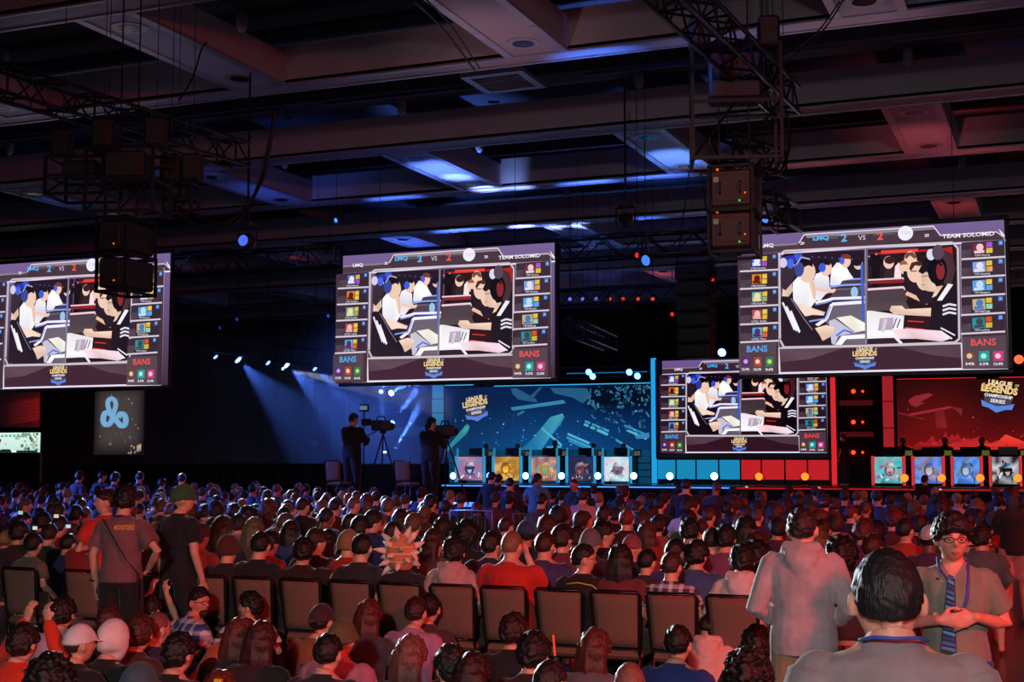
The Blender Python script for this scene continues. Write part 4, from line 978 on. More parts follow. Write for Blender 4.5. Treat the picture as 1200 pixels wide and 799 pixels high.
# projector boxes
def projector(px0, pxm, px1, pt, pb, D, front, label, lights=True):
    """front face px0..pxm, right flank pxm..px1"""
    a = at_d(px0, pb, D); b = at_d(pxm, pb, D); W = (b - a).length; H = (at_d((px0+pxm)/2, pt, D) - at_d((px0+pxm)/2, pb, D)).length
    r = empty('projector_box', (a + b) / 2, 0); d = (b - a); r.rotation_euler.z = math.atan2(d.y, d.x) - 0.32
    r['cx'] = 1; del r['cx']
    W *= 1.05
    tag(r, label, 'projector')
    m = mat('casing_' + front, front, .55, 0, .25, 7)
    MB().bbox((-W/2, 0, .02), (W/2, .62, H - .02), .02).obj('casing', m, r)
    MB().bbox((-W/2 + .05, -.012, .07), (W/2 - .05, 0, H - .07), .004).obj('front_panel', m, r)
    fr = MB()
    for sx in (-W/2 - .035, W/2 + .005):
        for yy in (-.02, .60): fr.box((sx, yy, -.03), (sx + .03, yy + .03, H + .03))
    for zz in (-.04, H + .01):
        for yy in (-.02, .60): fr.box((-W/2 - .035, yy, zz), (W/2 + .035, yy + .03, zz + .03))
        for sx in (-W/2 - .035, W/2 + .005): fr.box((sx, -.02, zz), (sx + .03, .62, zz + .03))
    fr.obj('rigging_frame', M_BLACK, r)
    for sx in (-.25, .25): MB().tube([(sx*W, -.03, H*.35), (sx*W, -.06, H*.40), (sx*W, -.06, H*.60), (sx*W, -.03, H*.65)], .012, 6).obj('handle', M_ALU, r)
    if lights:
        for (x, z, c_, s_, q) in ((-.36, .72, '#c89890', .25, .028), (-.12, .62, '#506858', .2, .012), (.22, .16, '#20e040', 1.5, .008), (.36, .35, '#ff7018', 1.2, .008), (-.32, .97, '#ff6010', 1.2, .012)):
            MB().box((x*W - q, -.02, z*H - q), (x*W + q, -.012, z*H + q)).obj('indicator', emis('ind'+c_, c_, s_), r)
    else:
        MB().box((.15*W - .008, -.02, .22*H), (.15*W + .008, -.012, .26*H)).obj('indicator', emis('ind_amber', '#ff7018', 1.2), r)
    for sx in (-W/2 + .05, W/2 - .05): MB().cyl((sx, .3, H + .03), (sx, .3, 9.3 - r.location.z), .005, 5).obj('chain', M_BLACK, r)
    return r
projector(834, 879, 892, 196, 243, 14.6, '#3e2a26', 'upper reddish brown projector box stacked beside the right hanging screen')
projector(834, 879, 892, 246, 291, 14.6, '#3e2a26', 'lower reddish brown projector box touching the corner of the right hanging screen')
projector(113, 146, 180, 256, 295, 15.5, '#17171a', 'upper black projector box stacked over the left hanging screen', False)
projector(113, 146, 180, 299, 338, 15.5, '#17171a', 'lower black projector box overlapping the left hanging screen', False)
# flying cages over the boxes: black frames, hoists and cable loops
def cage(c0, w, d, h, label, ztop):
    r = empty('flying_cage', c0, -.1 + YAW); tag(r, label, 'frame'); t = .035
    for sx in (-w/2, w/2):
        for sy in (-d/2, d/2): MB().box((sx - t/2, sy - t/2, 0), (sx + t/2, sy + t/2, h)).obj('upright', M_BLACK, r)
    for z in (0, h*.5, h):
        for sy in (-d/2, d/2): MB().box((-w/2, sy - t/2, z - t/2), (w/2, sy + t/2, z + t/2)).obj('crossbar', M_BLACK, r)
        for sx in (-w/2, w/2): MB().box((sx - t/2, -d/2, z - t/2), (sx + t/2, d/2, z + t/2)).obj('crossbar', M_BLACK, r)
    MB().bbox((-w*.3, -d*.3, h*.55), (w*.3, d*.3, h*.98), .03).obj('dimmer_box', M_BOX, r)
    for sx in (-w/2, 0):
        MB().tube([(sx, -d/2, 0), (sx + w/2, -d/2, h*.5)], .015, 5).obj('brace', M_BLACK, r)
    for sx in (-w*.4, w*.4):
        ho = MB().bbox((sx - .12, -.1, h + .05), (sx + .12, .1, h + .4), .03).obj('chain_hoist', M_BOX, r)
        MB().tube([(sx, 0, h + .4), (sx, 0, ztop - c0[2])], .005, 5).obj('chain', M_BLACK, r)
    return r
v = at_d(862, 192, 15.0); cage(v, .95, .7, 1.25, 'black flying cage holding dimmers over the reddish brown projector boxes', 7.95)
v = at_d(150, 252, 15.9); cage(v, .8, .6, .75, 'black flying cage over the two left projector boxes', 8.2)
v = at_d(98, 232, 16.6); cage(v, .72, .6, .45, 'low open black flying frame left of the projector hoist', 8.2)
v = at_d(212, 250, 17.0); cage(v, .35, .3, .35, 'small black frame right of the left projector cage', 8.2)
# stub truss next to the right boxes
A = at_d(845, 160, 15.2); B = at_d(908, 206, 16.2); B.z = A.z = (A.z+B.z)/2 ; 
truss('lighting_truss', A, B, .3, 'short black truss stub beside the reddish brown boxes', m=M_BLACK)
A = at_d(893, 235, 15.5); B = at_d(925, 262, 16.6); B.z = A.z = (A.z+B.z)/2
truss('lighting_truss', A, B, .28, 'short dark truss stub over the corner of the right hanging screen', m=M_ALU)
def cable(pts, r, label, name='cable'):
    P_ = [Vector(p) for p in pts]; out = []
    for i in range(len(P_) - 1):
        p0 = P_[max(i-1, 0)]; p1 = P_[i]; p2 = P_[i+1]; p3 = P_[min(i+2, len(P_)-1)]
        for k in range(8):
            t = k/8; out.append(.5*((2*p1) + (p2-p0)*t + (2*p0-5*p1+4*p2-p3)*t*t + (3*p1-p0-3*p2+p3)*t**3))
    out.append(P_[-1]); o = MB().tube(out, r, 6).obj(name, M_BLACK, None, True); tag(o, label, 'cable', kind='thing'); return o
cable([at_d(323, 130, 17), at_d(312, 195, 17), at_d(300, 225, 17.1), at_d(280, 258, 17.2), at_d(250, 268, 17), at_d(218, 258, 16.6), at_d(200, 235, 16.5)], .022, 'thick black cable sagging right of the left projector boxes')
cable([at_d(322, 132, 17.1), at_d(306, 205, 17.1), at_d(290, 240, 17.1), at_d(262, 262, 17.1), at_d(225, 250, 16.7), at_d(190, 232, 16.3)], .016, 'thinner black cable sagging above the thick one at left')
cable([at_d(242, 50, 14.5), at_d(236, 58, 14.6), at_d(226, 90, 14.8), at_d(210, 118, 15)], .01, 'short black cable drooping from the left ceiling beam')
cable([at_d(484, 0, 13), at_d(520, 35, 15), at_d(556, 82, 17.5)], .014, 'straight black cable crossing the pinkish rung at top centre')
cable([at_d(500, 0, 13), at_d(530, 32, 15), at_d(562, 80, 17.5)], .010, 'second thinner black cable beside the one at top centre')
cable([at_d(990, -3, 14), at_d(965, 35, 14.8), at_d(925, 70, 15.5), at_d(895, 92, 15.8)], .010, 'upper black cable hanging from the top right rung to the truss end')
cable([at_d(984, 2, 14), at_d(955, 40, 14.8), at_d(915, 66, 15.5), at_d(885, 80, 15.8)], .010, 'lower black cable from the top right rung to the truss end')
cable([at_d(922, 130, 16), at_d(925, 170, 15.9), at_d(915, 200, 15.6), at_d(900, 205, 15.2)], .018, 'black cable loop dropping from the right truss end')
cable([at_d(905, 133, 15.9), at_d(910, 165, 15.6), at_d(905, 190, 15.4), at_d(893, 200, 15.0)], .018, 'black cable loop nearest the reddish brown boxes')
# ceiling movers
def mover(px_, py_, D, label, col=None):
    p = at_d(px_, py_, D); r = empty('moving_head', p); tag(r, label, 'lamp', 'round moving heads hanging below the ceiling')
    MB().ball((0, 0, 0), .13, 16, 10).obj('head', M_BOX, r, True)
    MB().tube([(-.16, 0, 0), (-.16, 0, .2), (.16, 0, .2), (.16, 0, 0)], .018, 6).obj('yoke', M_BLACK, r)
    MB().bbox((-.12, -.1, .2), (.12, .1, .32), .02).obj('base', M_BOX, r)
    MB().cyl((0, 0, .32), (0, 0, 7.95 - p.z), .018, 6).obj('hanging_rod', M_BLACK, r)
    l_ = MB().tube([(0, -.12, 0), (0, -.14, 0)], [.085, .075], 14, cap=False).obj('lens', emis('mover_' + str(col), col or '#101018', 1.5 if col else .3), r)
mover(733, 258, 22, 'dark round moving head on a rod above and right of the centre screen')
mover(290, 283, 21, 'dark round moving head with a blue glint between the left and centre screens', '#4060ff')
for i, (px_, py_, D, col, lab) in enumerate(((757, 305, 23, '#3c70d8', 'small blue-lit lamp left of the reddish brown boxes'), (747, 299, 24, '#e02018', 'small red lamp left of the blue-lit one under the transverse truss'),
        (835, 327, 28, '#d02018', 'small red lamp right of the top of the black speaker column'), (788, 368, 29, '#d02018', 'tiny red curved lamp left of the black speaker column'),
        (394, 258, 27, '#4088ff', 'tiny blue lamp above the left corner of the centre screen'), (897, 257, 16.5, '#4878ff', 'tiny blue lamp on the truss stub at the right screen corner'),
        (385, 370, 33, '#2040a0', 'dim blue lamp left of the centre hanging screen'), (278, 374, 36, '#1c2c80', 'dim blue square lamp high on the left drape'), (258, 384, 36, '#14206c', 'dimmest blue lamp high on the left drape'),
        (700, 389, 40, '#2c6c98', 'faint cyan lamp deep in the rig right of the centre screen'))):
    v = at_d(px_, py_, D); wash_light(v, (v.x - 3, v.y - 6, v.z - 2), col, 1.6, lab, None, .05 if i != 0 else .10)
# barrel: red flags of light from the left mover are cast by the uplights
# ================================================================ FIGURES
def remesh(mb, name, voxel, smooth=2, factor=.5):
    me = bpy.data.meshes.new('raw'); me.from_pydata(mb.V, [], mb.F); o = bpy.data.objects.new('raw', me)
    TMP.collection.objects.link(o)
    md = o.modifiers.new('r', 'REMESH'); md.mode = 'VOXEL'; md.voxel_size = voxel; md.adaptivity = 0
    if smooth:
        sm = o.modifiers.new('s', 'SMOOTH'); sm.iterations = smooth; sm.factor = factor
    TMP.view_layers[0].update(); dg = TMP.view_layers[0].depsgraph
    out = bpy.data.meshes.new_from_object(o.evaluated_get(dg)); out.name = name
    bpy.data.objects.remove(o); bpy.data.meshes.remove(me); out.shade_smooth()
    return out
TMP = bpy.data.scenes.new('scratch')

def sm(a, b, x):
    t = min(1, max(0, (x-a)/(b-a))); return t*t*(3-2*t)
def head_r(d):
    """radius of the head along unit direction d (face looks to +Y), metres"""
    x, y, z = d
    rx, ry, rz = .0785, (.098 if y < 0 else .093), (.118 if z > 0 else .120)
    r = 1/math.sqrt((x/rx)**2 + (y/ry)**2 + (z/rz)**2)
    if z < 0:
        r *= 1 - .09*sm(.0, 1, -z)*abs(x)/(abs(x)+.35)      # jaw narrows
        if y < 0: r *= 1 - .30*sm(.25, .8, -z)*sm(0, .6, -y)   # skull curves in to the neck
    if y > 0:
        g = lambda cx, cz, sx, sz: math.exp(-((x-cx)/sx)**2 - ((z-cz)/sz)**2)
        r += .024*g(0, -.20, .13, .16) + .012*g(0, -.02, .10, .16)
        r -= .010*(g(.36, .03, .17, .12) + g(-.36, .03, .17, .12))
        r += .005*(g(.36, .22, .25, .08) + g(-.36, .22, .25, .08))
        r += .003*g(0, -.50, .24, .07) - .005*g(0, -.40, .2, .05) + .007*g(0, -.78, .28, .16)
        r += .004*(g(.55, -.25, .2, .2) + g(-.55, -.25, .2, .2))
    return r
def head_grid(fn, mtx, n=44, m=30):
    V = []; F = []
    for i in range(m+1):
        th = math.pi*i/m
        for j in range(n):
            ph = 2*math.pi*j/n; d = (math.sin(th)*math.cos(ph), math.sin(th)*math.sin(ph), math.cos(th))
            if i in (0, m) and j: continue
            V.append(mtx @ (Vector(d) * fn(d)))
    def id_(i, j):
        if i == 0: return 0
        if i == m: return 1 + (m-1)*n
        return 1 + (i-1)*n + (j % n)
    for j in range(n):
        F.append((0, id_(1, j), id_(1, j+1))); F.append((id_(m, 0), id_(m-1, j+1), id_(m-1, j)))
        for i in range(1, m-1): F.append((id_(i, j), id_(i+1, j), id_(i+1, j+1), id_(i, j+1)))
    return V, F
def hairline(d, front=.5, back=-.62, side=.02):
    x, y, z = d; a = abs(math.degrees(math.atan2(x, y)))      # 0 = face, 180 = back
    if a < 40: return front + .06*math.cos(a/40*math.pi)
    if a < 68: return front + (side+.12-front)*(a-40)/28
    if a < 104: return side + .12
    if a < 124: return side + .12 + (back-side-.12)*(a-104)/20
    return back
def hair_mesh(style, mtx=None, voxel=.008, seed=0):
    mtx = mtx or Matrix(); mb = MB()
    th, rough, front, back, side = {'short': (.013, .0075, .50, -.66, .10), 'buzz': (.005, .001, .55, -.60, .12), 'medium': (.024, .012, .42, -.78, -.10), 'wavy': (.034, .008, .36, -.74, -.25), 'crop': (.010, .003, .5, -.50, .10),
        'messy': (.030, .012, .36, -.74, -.15), 'long': (.022, .010, .42, -.75, -.35), 'curly': (.055, .020, .35, -.8, -.4), 'thin': (.006, .003, .78, -.66, .08),
        'ponytail': (.014, .004, .5, -.6, .0), 'bun': (.014, .004, .5, -.55, .0)}[style]
    def fn(d):
        t = sm(-.07, .07, d[2] - hairline(d, front, back, side))
        n_ = noise.noise(Vector(d)*7 + Vector((seed*3.1, 0, 0))) + .5*noise.noise(Vector(d)*17 + Vector((seed, 5, 0)))
        taper = 1 if style in ('medium', 'long', 'curly', 'messy') else (.35 + .65*sm(-.6, .35, d[2]))
        return head_r(d) + (-.012 + t*(.012 + th*taper + rough*n_*1.6))
    mb.add(*head_grid(fn, mtx, 48, 34))
    if style == 'long' or style == 'curly':
        L = .30 if style == 'long' else .12
        rings = []
        for i in range(9):
            t = i/8; z = .03 - (L+.03)*t; w_ = .098 + (.022*math.sin(t*3.0)) - .03*t*t; dd = .07 - .028*t + (.006 if i % 2 else 0)
            rings.append((mtx @ Vector((.008*math.sin(i*1.7+seed), -.052 - .022*t, z)), mtx.to_3x3() @ Vector((1, 0, 0)), mtx.to_3x3() @ Vector((0, 1, 0)), w_, dd))
        mb.loft(rings, 18)
        if style == 'long':
            random.seed(seed+7)
            for k in range(9):
                x = -.085 + .0212*k; pts = [mtx @ Vector((x*.9, -.105 + abs(x)*.45, .03)), mtx @ Vector((x*1.08, -.125 + abs(x)*.5, -.10)), mtx @ Vector((x + .012*random.uniform(-1, 1), -.118 + abs(x)*.4, -.22)), mtx @ Vector((x*.8 + .015*random.uniform(-1, 1), -.10, -.30 - .04*random.random()))]
                mb.tube(pts, [.018, .020, .016, .006], 7)
    if style == 'ponytail': mb.tube([mtx @ Vector(p) for p in ((0, -.10, .05), (0, -.145, .03), (.01, -.15, -.08), (.0, -.13, -.2))], [.022, .03, .028, .01], 9)
    if style == 'bun': mb.ball(mtx @ Vector((0, -.10, .085)), .045, 12, 8)
    return remesh(mb, 'hair', voxel, 1, .4)
def cap_mesh(kind, mtx=None, voxel=.007):
    mtx = mtx or Matrix(); mb = MB()
    lo = {'cap': .13, 'cap_back': .13, 'beanie': -.02, 'hood': -.9, 'helmet': -.3, 'bucket': .12}[kind]; th = {'hood': .03, 'beanie': .022, 'helmet': .035}.get(kind, .018)
    def fn(d):
        x, y, z = d
        edge = lo - (.22*(-y) if kind == 'beanie' and y < 0 else 0) + (.1*y if kind in ('cap', 'cap_back') else 0)
        if kind == 'hood': edge = -1.2 if y < .25 else .55*sm(.25, .6, y) - 1.2*(1-sm(.25, .6, y))
        t = sm(-.03, .03, z - edge)
        extra = .012 if kind == 'beanie' and z < edge + .22 else 0
        return head_r(d) + (-.014 + t*(.014 + th + extra))
    mb.add(*head_grid(fn, mtx, 48, 34))
    s = {'cap': 1, 'cap_back': -1}.get(kind)
    if s: 
        rings = []
        for i in range(5):
            t = i/4; rings.append((mtx @ Vector((0, s*(.075 + .085*t), .028 - .018*t)), mtx.to_3x3() @ Vector((1, 0, 0)), mtx.to_3x3() @ Vector((0, 0, 1)), .068*(1-.55*t*t), .006))
        mb.loft(rings, 14)
    if kind == 'bucket':
        rings = [(mtx @ Vector((0, 0, z)), mtx.to_3x3() @ Vector((1, 0, 0)), mtx.to_3x3() @ Vector((0, 1, 0)), r_, r_*1.12) for z, r_ in ((.035, .09), (.02, .115), (.008, .135), (.0, .135))]
        mb.loft(rings, 20)
    return remesh(mb, kind, voxel, 1, .4)

def hand(mb, wrist, dirv, palm_n, curl=.5, s=1.0, side=1, spread=.0):
    """palm, four fingers of unequal length with knuckle bends and a thumb from the palm's side"""
    d = Vector(dirv).normalized(); n = Vector(palm_n); n = (n - d*n.dot(d)).normalized(); x = d.cross(n).normalized()*side
    w_ = Vector(wrist); pal = w_ + d*.045*s
    mb.loft([(w_ - d*.01*s, x, n, .024*s, .018*s), (w_ + d*.02*s, x, n, .032*s, .016*s), (w_ + d*.06*s, x, n, .040*s, .014*s), (w_ + d*.085*s, x, n, .039*s, .012*s)], 12)
    for i, (off, L) in enumerate(((-.030, .066), (-.010, .076), (.010, .072), (.029, .056))):
        p = w_ + d*.082*s + x*off*s; a = curl*.55; pts = [p - d*.02*s, p]; dd = d.copy(); ang = 0
        for k, f in enumerate((.44, .32, .24)):
            ang += curl*(.75 if k == 0 else .85); q = d*math.cos(ang) + n*math.sin(ang) + x*spread*off*12
            p = p + q*L*f*s; pts.append(p)
        mb.tube(pts, [.009*s, .0092*s, .0085*s, .0078*s, .0066*s], 8)
    t0 = w_ + d*.02*s - x*.026*s; t1 = t0 + (d*.6 - x*.7 + n*.3).normalized()*.035*s; t2 = t1 + (d*.9 - x*.25 + n*.4).normalized()*.032*s; t3 = t2 + (d*.95 + n*.35).normalized()*.022*s
    mb.tube([t0 + x*.008*s, t1, t2, t3], [.013*s, .011*s, .0098*s, .008*s], 8)
def torso_rings(P, N, w_, extra=0.0, shoulder=.185, belly=0.0, n=8, shyaw=0.0):
    P, N = Vector(P), Vector(N); up = (N-P).normalized(); ax = Vector((math.cos(shyaw), math.sin(shyaw), 0)); ax = (ax - up*ax.dot(up)).normalized(); fy = up.cross(ax)
    prof = [(-.16, .135, .10), (-.06, .168, .122), (.08, .165, .118), (.28, .148, .108), (.50, .156, .112), (.72, .172, .118), (.84, shoulder, .100), (.92, shoulder*.86, .078), (.98, .095, .066), (1.03, .066, .060)]
    L = (N-P).length; out = []
    for t, rx, ry in prof:
        e = extra
        out.append((P + up*(t*L) + fy*(.0 + belly*math.sin(max(0, min(1, t))*math.pi)*-1*-.03), ax, fy, rx*w_ + e, ry*w_ + e + belly*.03*math.sin(max(0, min(1, t))*math.pi)))
    return out, up, ax, fy
def fig(pose, voxel=.014, hands=True):
    """one continuous body; returns mesh and the head matrix"""
    g = pose; mb = MB(); w_ = g.get('w', 1.0)
    rings, up, ax, fy = torso_rings(g['P'], g['N'], w_, -.006, g.get('sh', .185))
    mb.loft(rings, 18)
    N = Vector(g['N']); H = Vector(g['H'])
    R = Matrix.Rotation(g.get('yaw', 0), 4, 'Z') @ Matrix.Rotation(g.get('pitch', 0), 4, 'X') @ Matrix.Rotation(g.get('roll', 0), 4, 'Y')
    M = Matrix.Translation(H) @ R
    mb.tube([N - up*.05, N + up*.03, H + R.to_3x3() @ Vector((0, -.018, -.05))], [.062, .056, .055], 12)
    mb.add(*head_grid(head_r, M, 48, 36))
    for sx in (-1, 1):
        mb.ball(M @ Vector((sx*.084, -.006, -.010)), (.0115, .019, .033), 12, 9, (R @ Matrix.Rotation(sx*.45, 4, 'Z')).to_3x3())
    for sx, sk, ek, wk, hk in ((-1, 'Ls', 'Le', 'Lw', 'Lh'), (1, 'Rs', 'Re', 'Rw', 'Rh')):
        S = Vector(g.get(sk) or (N - up*.075 + ax*(sx*(g.get('sh', .185)*w_ - .03)))); E = Vector(g[ek]); W = Vector(g[wk])
        mb.tube([S, S.lerp(E, .5), E, E.lerp(W, .35), W], [.050*w_, .044*w_, .037, .036, .026], 12)
        hd = g.get(hk, {}); d = Vector(hd.get('d', (W-E))); nrm = hd.get('n', (-sx, .2, 0))
        if hands: hand(mb, W, d, nrm, hd.get('curl', .45), 1.0, hd.get('side', sx), hd.get('spread', 0))
        else: mb.ball(W + d.normalized()*.07, (.03, .04, .03))
    P = Vector(g['P'])
    for sx, kk, nk, tk in ((-1, 'Lk', 'La', 'Lt'), (1, 'Rk', 'Ra', 'Rt')):
        K = Vector(g[kk]); A = Vector(g[nk]); hp = P + ax*(sx*.085) ; T = Vector(g.get(tk) or (A + Vector((0, .13, -.055))))
        mb.tube([hp, hp.lerp(K, .5), K, K.lerp(A, .35), A], [.088*w_, .078*w_, .056, .054, .036], 12)
        mb.tube([A + Vector((0, -.03, -.04)), A.lerp(T, .5) + Vector((0, 0, -.02)), T], [.036, .038, .028], 10)
    return remesh(mb, 'person', voxel, 2), M
def top_mesh(pose, sleeve='short', hood=False, voxel=.013, th=.016, hem=None, name='shirt', vneck=False, loose=1.0):
    g = pose; mb = MB(); w_ = g.get('w', 1.0)
    rings, up, ax, fy = torso_rings(g['P'], g['N'], w_, th, g.get('sh', .185))
    rings = rings[1:-1] if hem is None else rings[hem:-1]
    c, a_, b_, rx, ry = rings[-1]; rings[-1] = (c, a_, b_, .088, .078); rings.append((c + up*.022, a_, b_, .074, .068))
    
    mb.loft(rings, 20)
    if sleeve == 'long':  # folds of the hem
        c, a_, b_, rx, ry = rings[0]; mb.loft([(c - up*.05, a_, b_, rx*.96, ry*.96), (c + up*.03, a_, b_, rx*.98, ry*.98)], 20)
    N = Vector(g['N'])
    for sx, sk, ek, wk in ((-1, 'Ls', 'Le', 'Lw'), (1, 'Rs', 'Re', 'Rw')):
        S = Vector(g.get(sk) or (N - up*.075 + ax*(sx*(g.get('sh', .185)*w_ - .03)))); E = Vector(g[ek]); W = Vector(g[wk])
        if sleeve == 'long': mb.tube([S, S.lerp(E, .5), E, E.lerp(W, .5), W - (W-E).normalized()*.02], [(.054*w_+th), (.050*w_+th), .046+th, .042+th, .032+th*.6], 12)
        if sleeve: mb.ball(S - up*.008, (.051*w_+th*.8,)*3, 14, 10)
        if sleeve == 'short': mb.tube([S, S.lerp(E, .35), S.lerp(E, .70)], [(.056*w_+th), (.056*w_+th), .060+th*.9], 14, cap=False)
    if hood:
        Rm = lambda p: N + ax*p[0] + fy*p[1] + up*p[2]
        mb.tube([Rm((-.10, .03, -.01)), Rm((-.085, -.05, .02)), Rm((0, -.085, .01)), Rm((.085, -.05, .02)), Rm((.10, .03, -.01))], [.030, .036, .042, .036, .030], 12)
        mb.loft([(Rm((0, -.075, .0)), ax, fy, .10, .05), (Rm((0, -.105, -.06)), ax, fy, .095, .045), (Rm((0, -.115, -.12)), ax, fy, .06, .03), (Rm((0, -.11, -.155)), ax, fy, .02, .015)], 14)
    return remesh(mb, name, voxel, 2)
def legs_mesh(pose, long=True, voxel=.014, th=.014, name='trousers'):
    g = pose; mb = MB(); w_ = g.get('w', 1.0)
    rings, up, ax, fy = torso_rings(g['P'], g['N'], w_, th*.5)
    mb.loft(rings[:4], 18); P = Vector(g['P'])
    for sx, kk, nk in ((-1, 'Lk', 'La'), (1, 'Rk', 'Ra')):
        K = Vector(g[kk]); A = Vector(g[nk]); hp = P + ax*(sx*.085)
        if long: mb.tube([hp, hp.lerp(K, .5), K, K.lerp(A, .5), K.lerp(A, .96)], [.088*w_+th, .080*w_+th, .062+th, .052+th, .048+th*.6], 14)
        else: mb.tube([hp, hp.lerp(K, .5), hp.lerp(K, .86)], [.092*w_+th, .088*w_+th, .084+th], 14, cap=False)
    return remesh(mb, name, voxel, 2)
def shoe_mesh(pose, which, voxel=.012):
    g = pose; A = Vector(g['La' if which < 0 else 'Ra']); T = Vector(g.get('Lt' if which < 0 else 'Rt') or (A + Vector((0, .13, -.055)))); mb = MB()
    mb.tube([A + Vector((0, -.03, -.04)), A.lerp(T, .5) + Vector((0, 0, -.02)), T], [.046, .048, .038], 12)
    return remesh(mb, 'shoe', voxel, 1)

V3 = Vector
def seat_pose(lean=0.0, yaw=0.0, pitch=0.0, arms='lap', w=1.0, roll=0.0):
    P = V3((0, 0, .555)); N = P + V3((0, math.sin(lean)*.50, math.cos(lean)*.50)); up = (N-P).normalized()
    H = N + up*.095 + V3((0, .035 + .03*math.sin(lean), .025)); 
    g = dict(P=P, N=N, H=H, yaw=yaw, pitch=pitch, roll=roll, w=w, Lk=(-.13, .43, .52), Rk=(.13, .43, .52), La=(-.13, .42, .10), Ra=(.14, .40, .10))
    s = N.y
    if arms == 'lap': g.update(Le=(-.25, s-.02, .80), Re=(.25, s-.02, .80), Lw=(-.14, s+.20, .66), Rw=(.14, s+.20, .66))
    elif arms == 'knees': g.update(Le=(-.22, s+.12, .80), Re=(.22, s+.12, .80), Lw=(-.08, s+.34, .70), Rw=(.08, s+.34, .72))
    elif arms == 'face': g.update(Le=(-.24, s+.02, .80), Re=(.22, s+.14, .82), Lw=(-.12, s+.22, .66), Rw=(.09, s+.13, 1.10), Rh=dict(d=(-.2, -.05, 1), n=(-.6, -.6, 0), curl=.9))
    elif arms == 'up': g.update(Le=(-.30, s+.08, 1.28), Re=(.30, s+.08, 1.28), Lw=(-.14, s+.12, 1.48), Rw=(.14, s+.12, 1.48))
    elif arms == 'wide': g.update(Le=(-.30, s-.02, .86), Re=(.36, s+.02, .95), Lw=(-.30, s+.22, .72), Rw=(.60, s+.10, .93))
    return g
def floor_pose(lean=.12, yaw=0.0, pitch=0.0, arms='lap', w=1.0, roll=0.0):
    P = V3((0, 0, .13)); N = P + V3((0, math.sin(lean)*.50, math.cos(lean)*.50)); up = (N-P).normalized()
    H = N + up*.095 + V3((0, .04, .025)); s = N.y
    g = dict(P=P, N=N, H=H, yaw=yaw, pitch=pitch, roll=roll, w=w, Lk=(-.34, .30, .18), Rk=(.34, .30, .18), La=(.10, .42, .10), Ra=(-.10, .34, .11), Lt=(.22, .46, .05), Rt=(-.22, .40, .05))
    if arms == 'lap': g.update(Le=(-.25, s+.0, .36), Re=(.25, s+.0, .36), Lw=(-.12, s+.22, .24), Rw=(.12, s+.22, .24))
    elif arms == 'phone': g.update(Le=(-.25, s+.10, .34), Re=(.25, s+.10, .34), Lw=(-.06, s+.30, .46), Rw=(.06, s+.30, .46))
    elif arms == 'up': g.update(Le=(-.29, s+.12, .62), Re=(.29, s+.12, .62), Lw=(-.10, s+.16, .88), Rw=(.10, s+.16, .88), Lh=dict(d=(.3, 0, 1), n=(0, 1, 0), curl=.7), Rh=dict(d=(-.3, 0, 1), n=(0, 1, 0), curl=.7))
    elif arms == 'prop': g.update(Le=(-.30, s-.10, .36), Re=(.25, s+.06, .36), Lw=(-.36, s-.16, .12), Rw=(.10, s+.28, .40), Lh=dict(d=(-.1, -.5, -.3), n=(0, 0, -1), curl=.1))
    return g
def stand_pose(yaw=0.0, pitch=0.0, arms='down', w=1.0, lean=.02, roll=0.0):
    P = V3((0, 0, .95)); N = P + V3((0, math.sin(lean)*.51, math.cos(lean)*.51)); H = N + V3((0, .04, .132))
    g = dict(P=P, N=N, H=H, yaw=yaw, pitch=pitch, roll=roll, w=w, Lk=(-.11, .03, .50), Rk=(.11, .03, .50), La=(-.12, -.01, .085), Ra=(.12, -.01, .085), Lt=(-.13, .13, .03), Rt=(.13, .13, .03))
    if arms == 'down': g.update(Le=(-.25, -.03, 1.14), Re=(.25, -.03, 1.14), Lw=(-.26, .06, .89), Rw=(.26, .06, .89))
    elif arms == 'slouch': g.update(H=N + V3((0, .055, .098)), Le=(-.25, -.03, 1.14), Re=(.25, -.03, 1.14), Lw=(-.26, .06, .89), Rw=(.26, .06, .89))
    elif arms == 'front': g.update(H=N + V3((0, .05, .118)), Le=(-.265, -.03, 1.13), Re=(.265, -.03, 1.13), Lw=(-.13, .15, 1.03), Rw=(.13, .15, 1.03))
    elif arms == 'hip': g.update(Le=(-.25, -.02, 1.14), Lw=(-.255, .04, .89), Re=(.36, -.05, 1.18), Rw=(.20, .10, 1.03))
    elif arms == 'belly': g.update(Le=(-.26, -.04, 1.14), Re=(.30, -.03, 1.13), Lw=(-.10, .18, 1.20), Rw=(.08, .19, 1.18),
                                   Lh=dict(d=(.80, .12, -.25), n=(0, -1, 0), curl=.35, side=1, spread=.6), Rh=dict(d=(-.85, .12, .05), n=(0, -1, 0), curl=.35, side=-1, spread=.6))
    elif arms == 'camera': g.update(Le=(-.25, .12, 1.14), Re=(.25, .12, 1.14), Lw=(-.12, .34, 1.20), Rw=(.12, .34, 1.25))
    elif arms == 'crossed': g.update(Le=(-.27, .02, 1.15), Re=(.27, .02, 1.15), Lw=(.05, .18, 1.20), Rw=(-.05, .17, 1.15))
    elif arms == 'up': g.update(Le=(-.27, .12, 1.30), Re=(.27, .12, 1.30), Lw=(-.10, .22, 1.52), Rw=(.10, .22, 1.52))
    return g
POSE = dict(seat=seat_pose, floor=floor_pose, stand=stand_pose)
CACHE = {}
def cached(key, fn):
    if key not in CACHE: CACHE[key] = fn()
    return CACHE[key]
def slot(me, m):
    if not me.materials: me.materials.append(m)
    elif me.materials[0] != m: me.materials[0] = m
    return me
SK_L, SK_M, SK_D = '#d9a088', '#c48a70', '#7a4f3c'
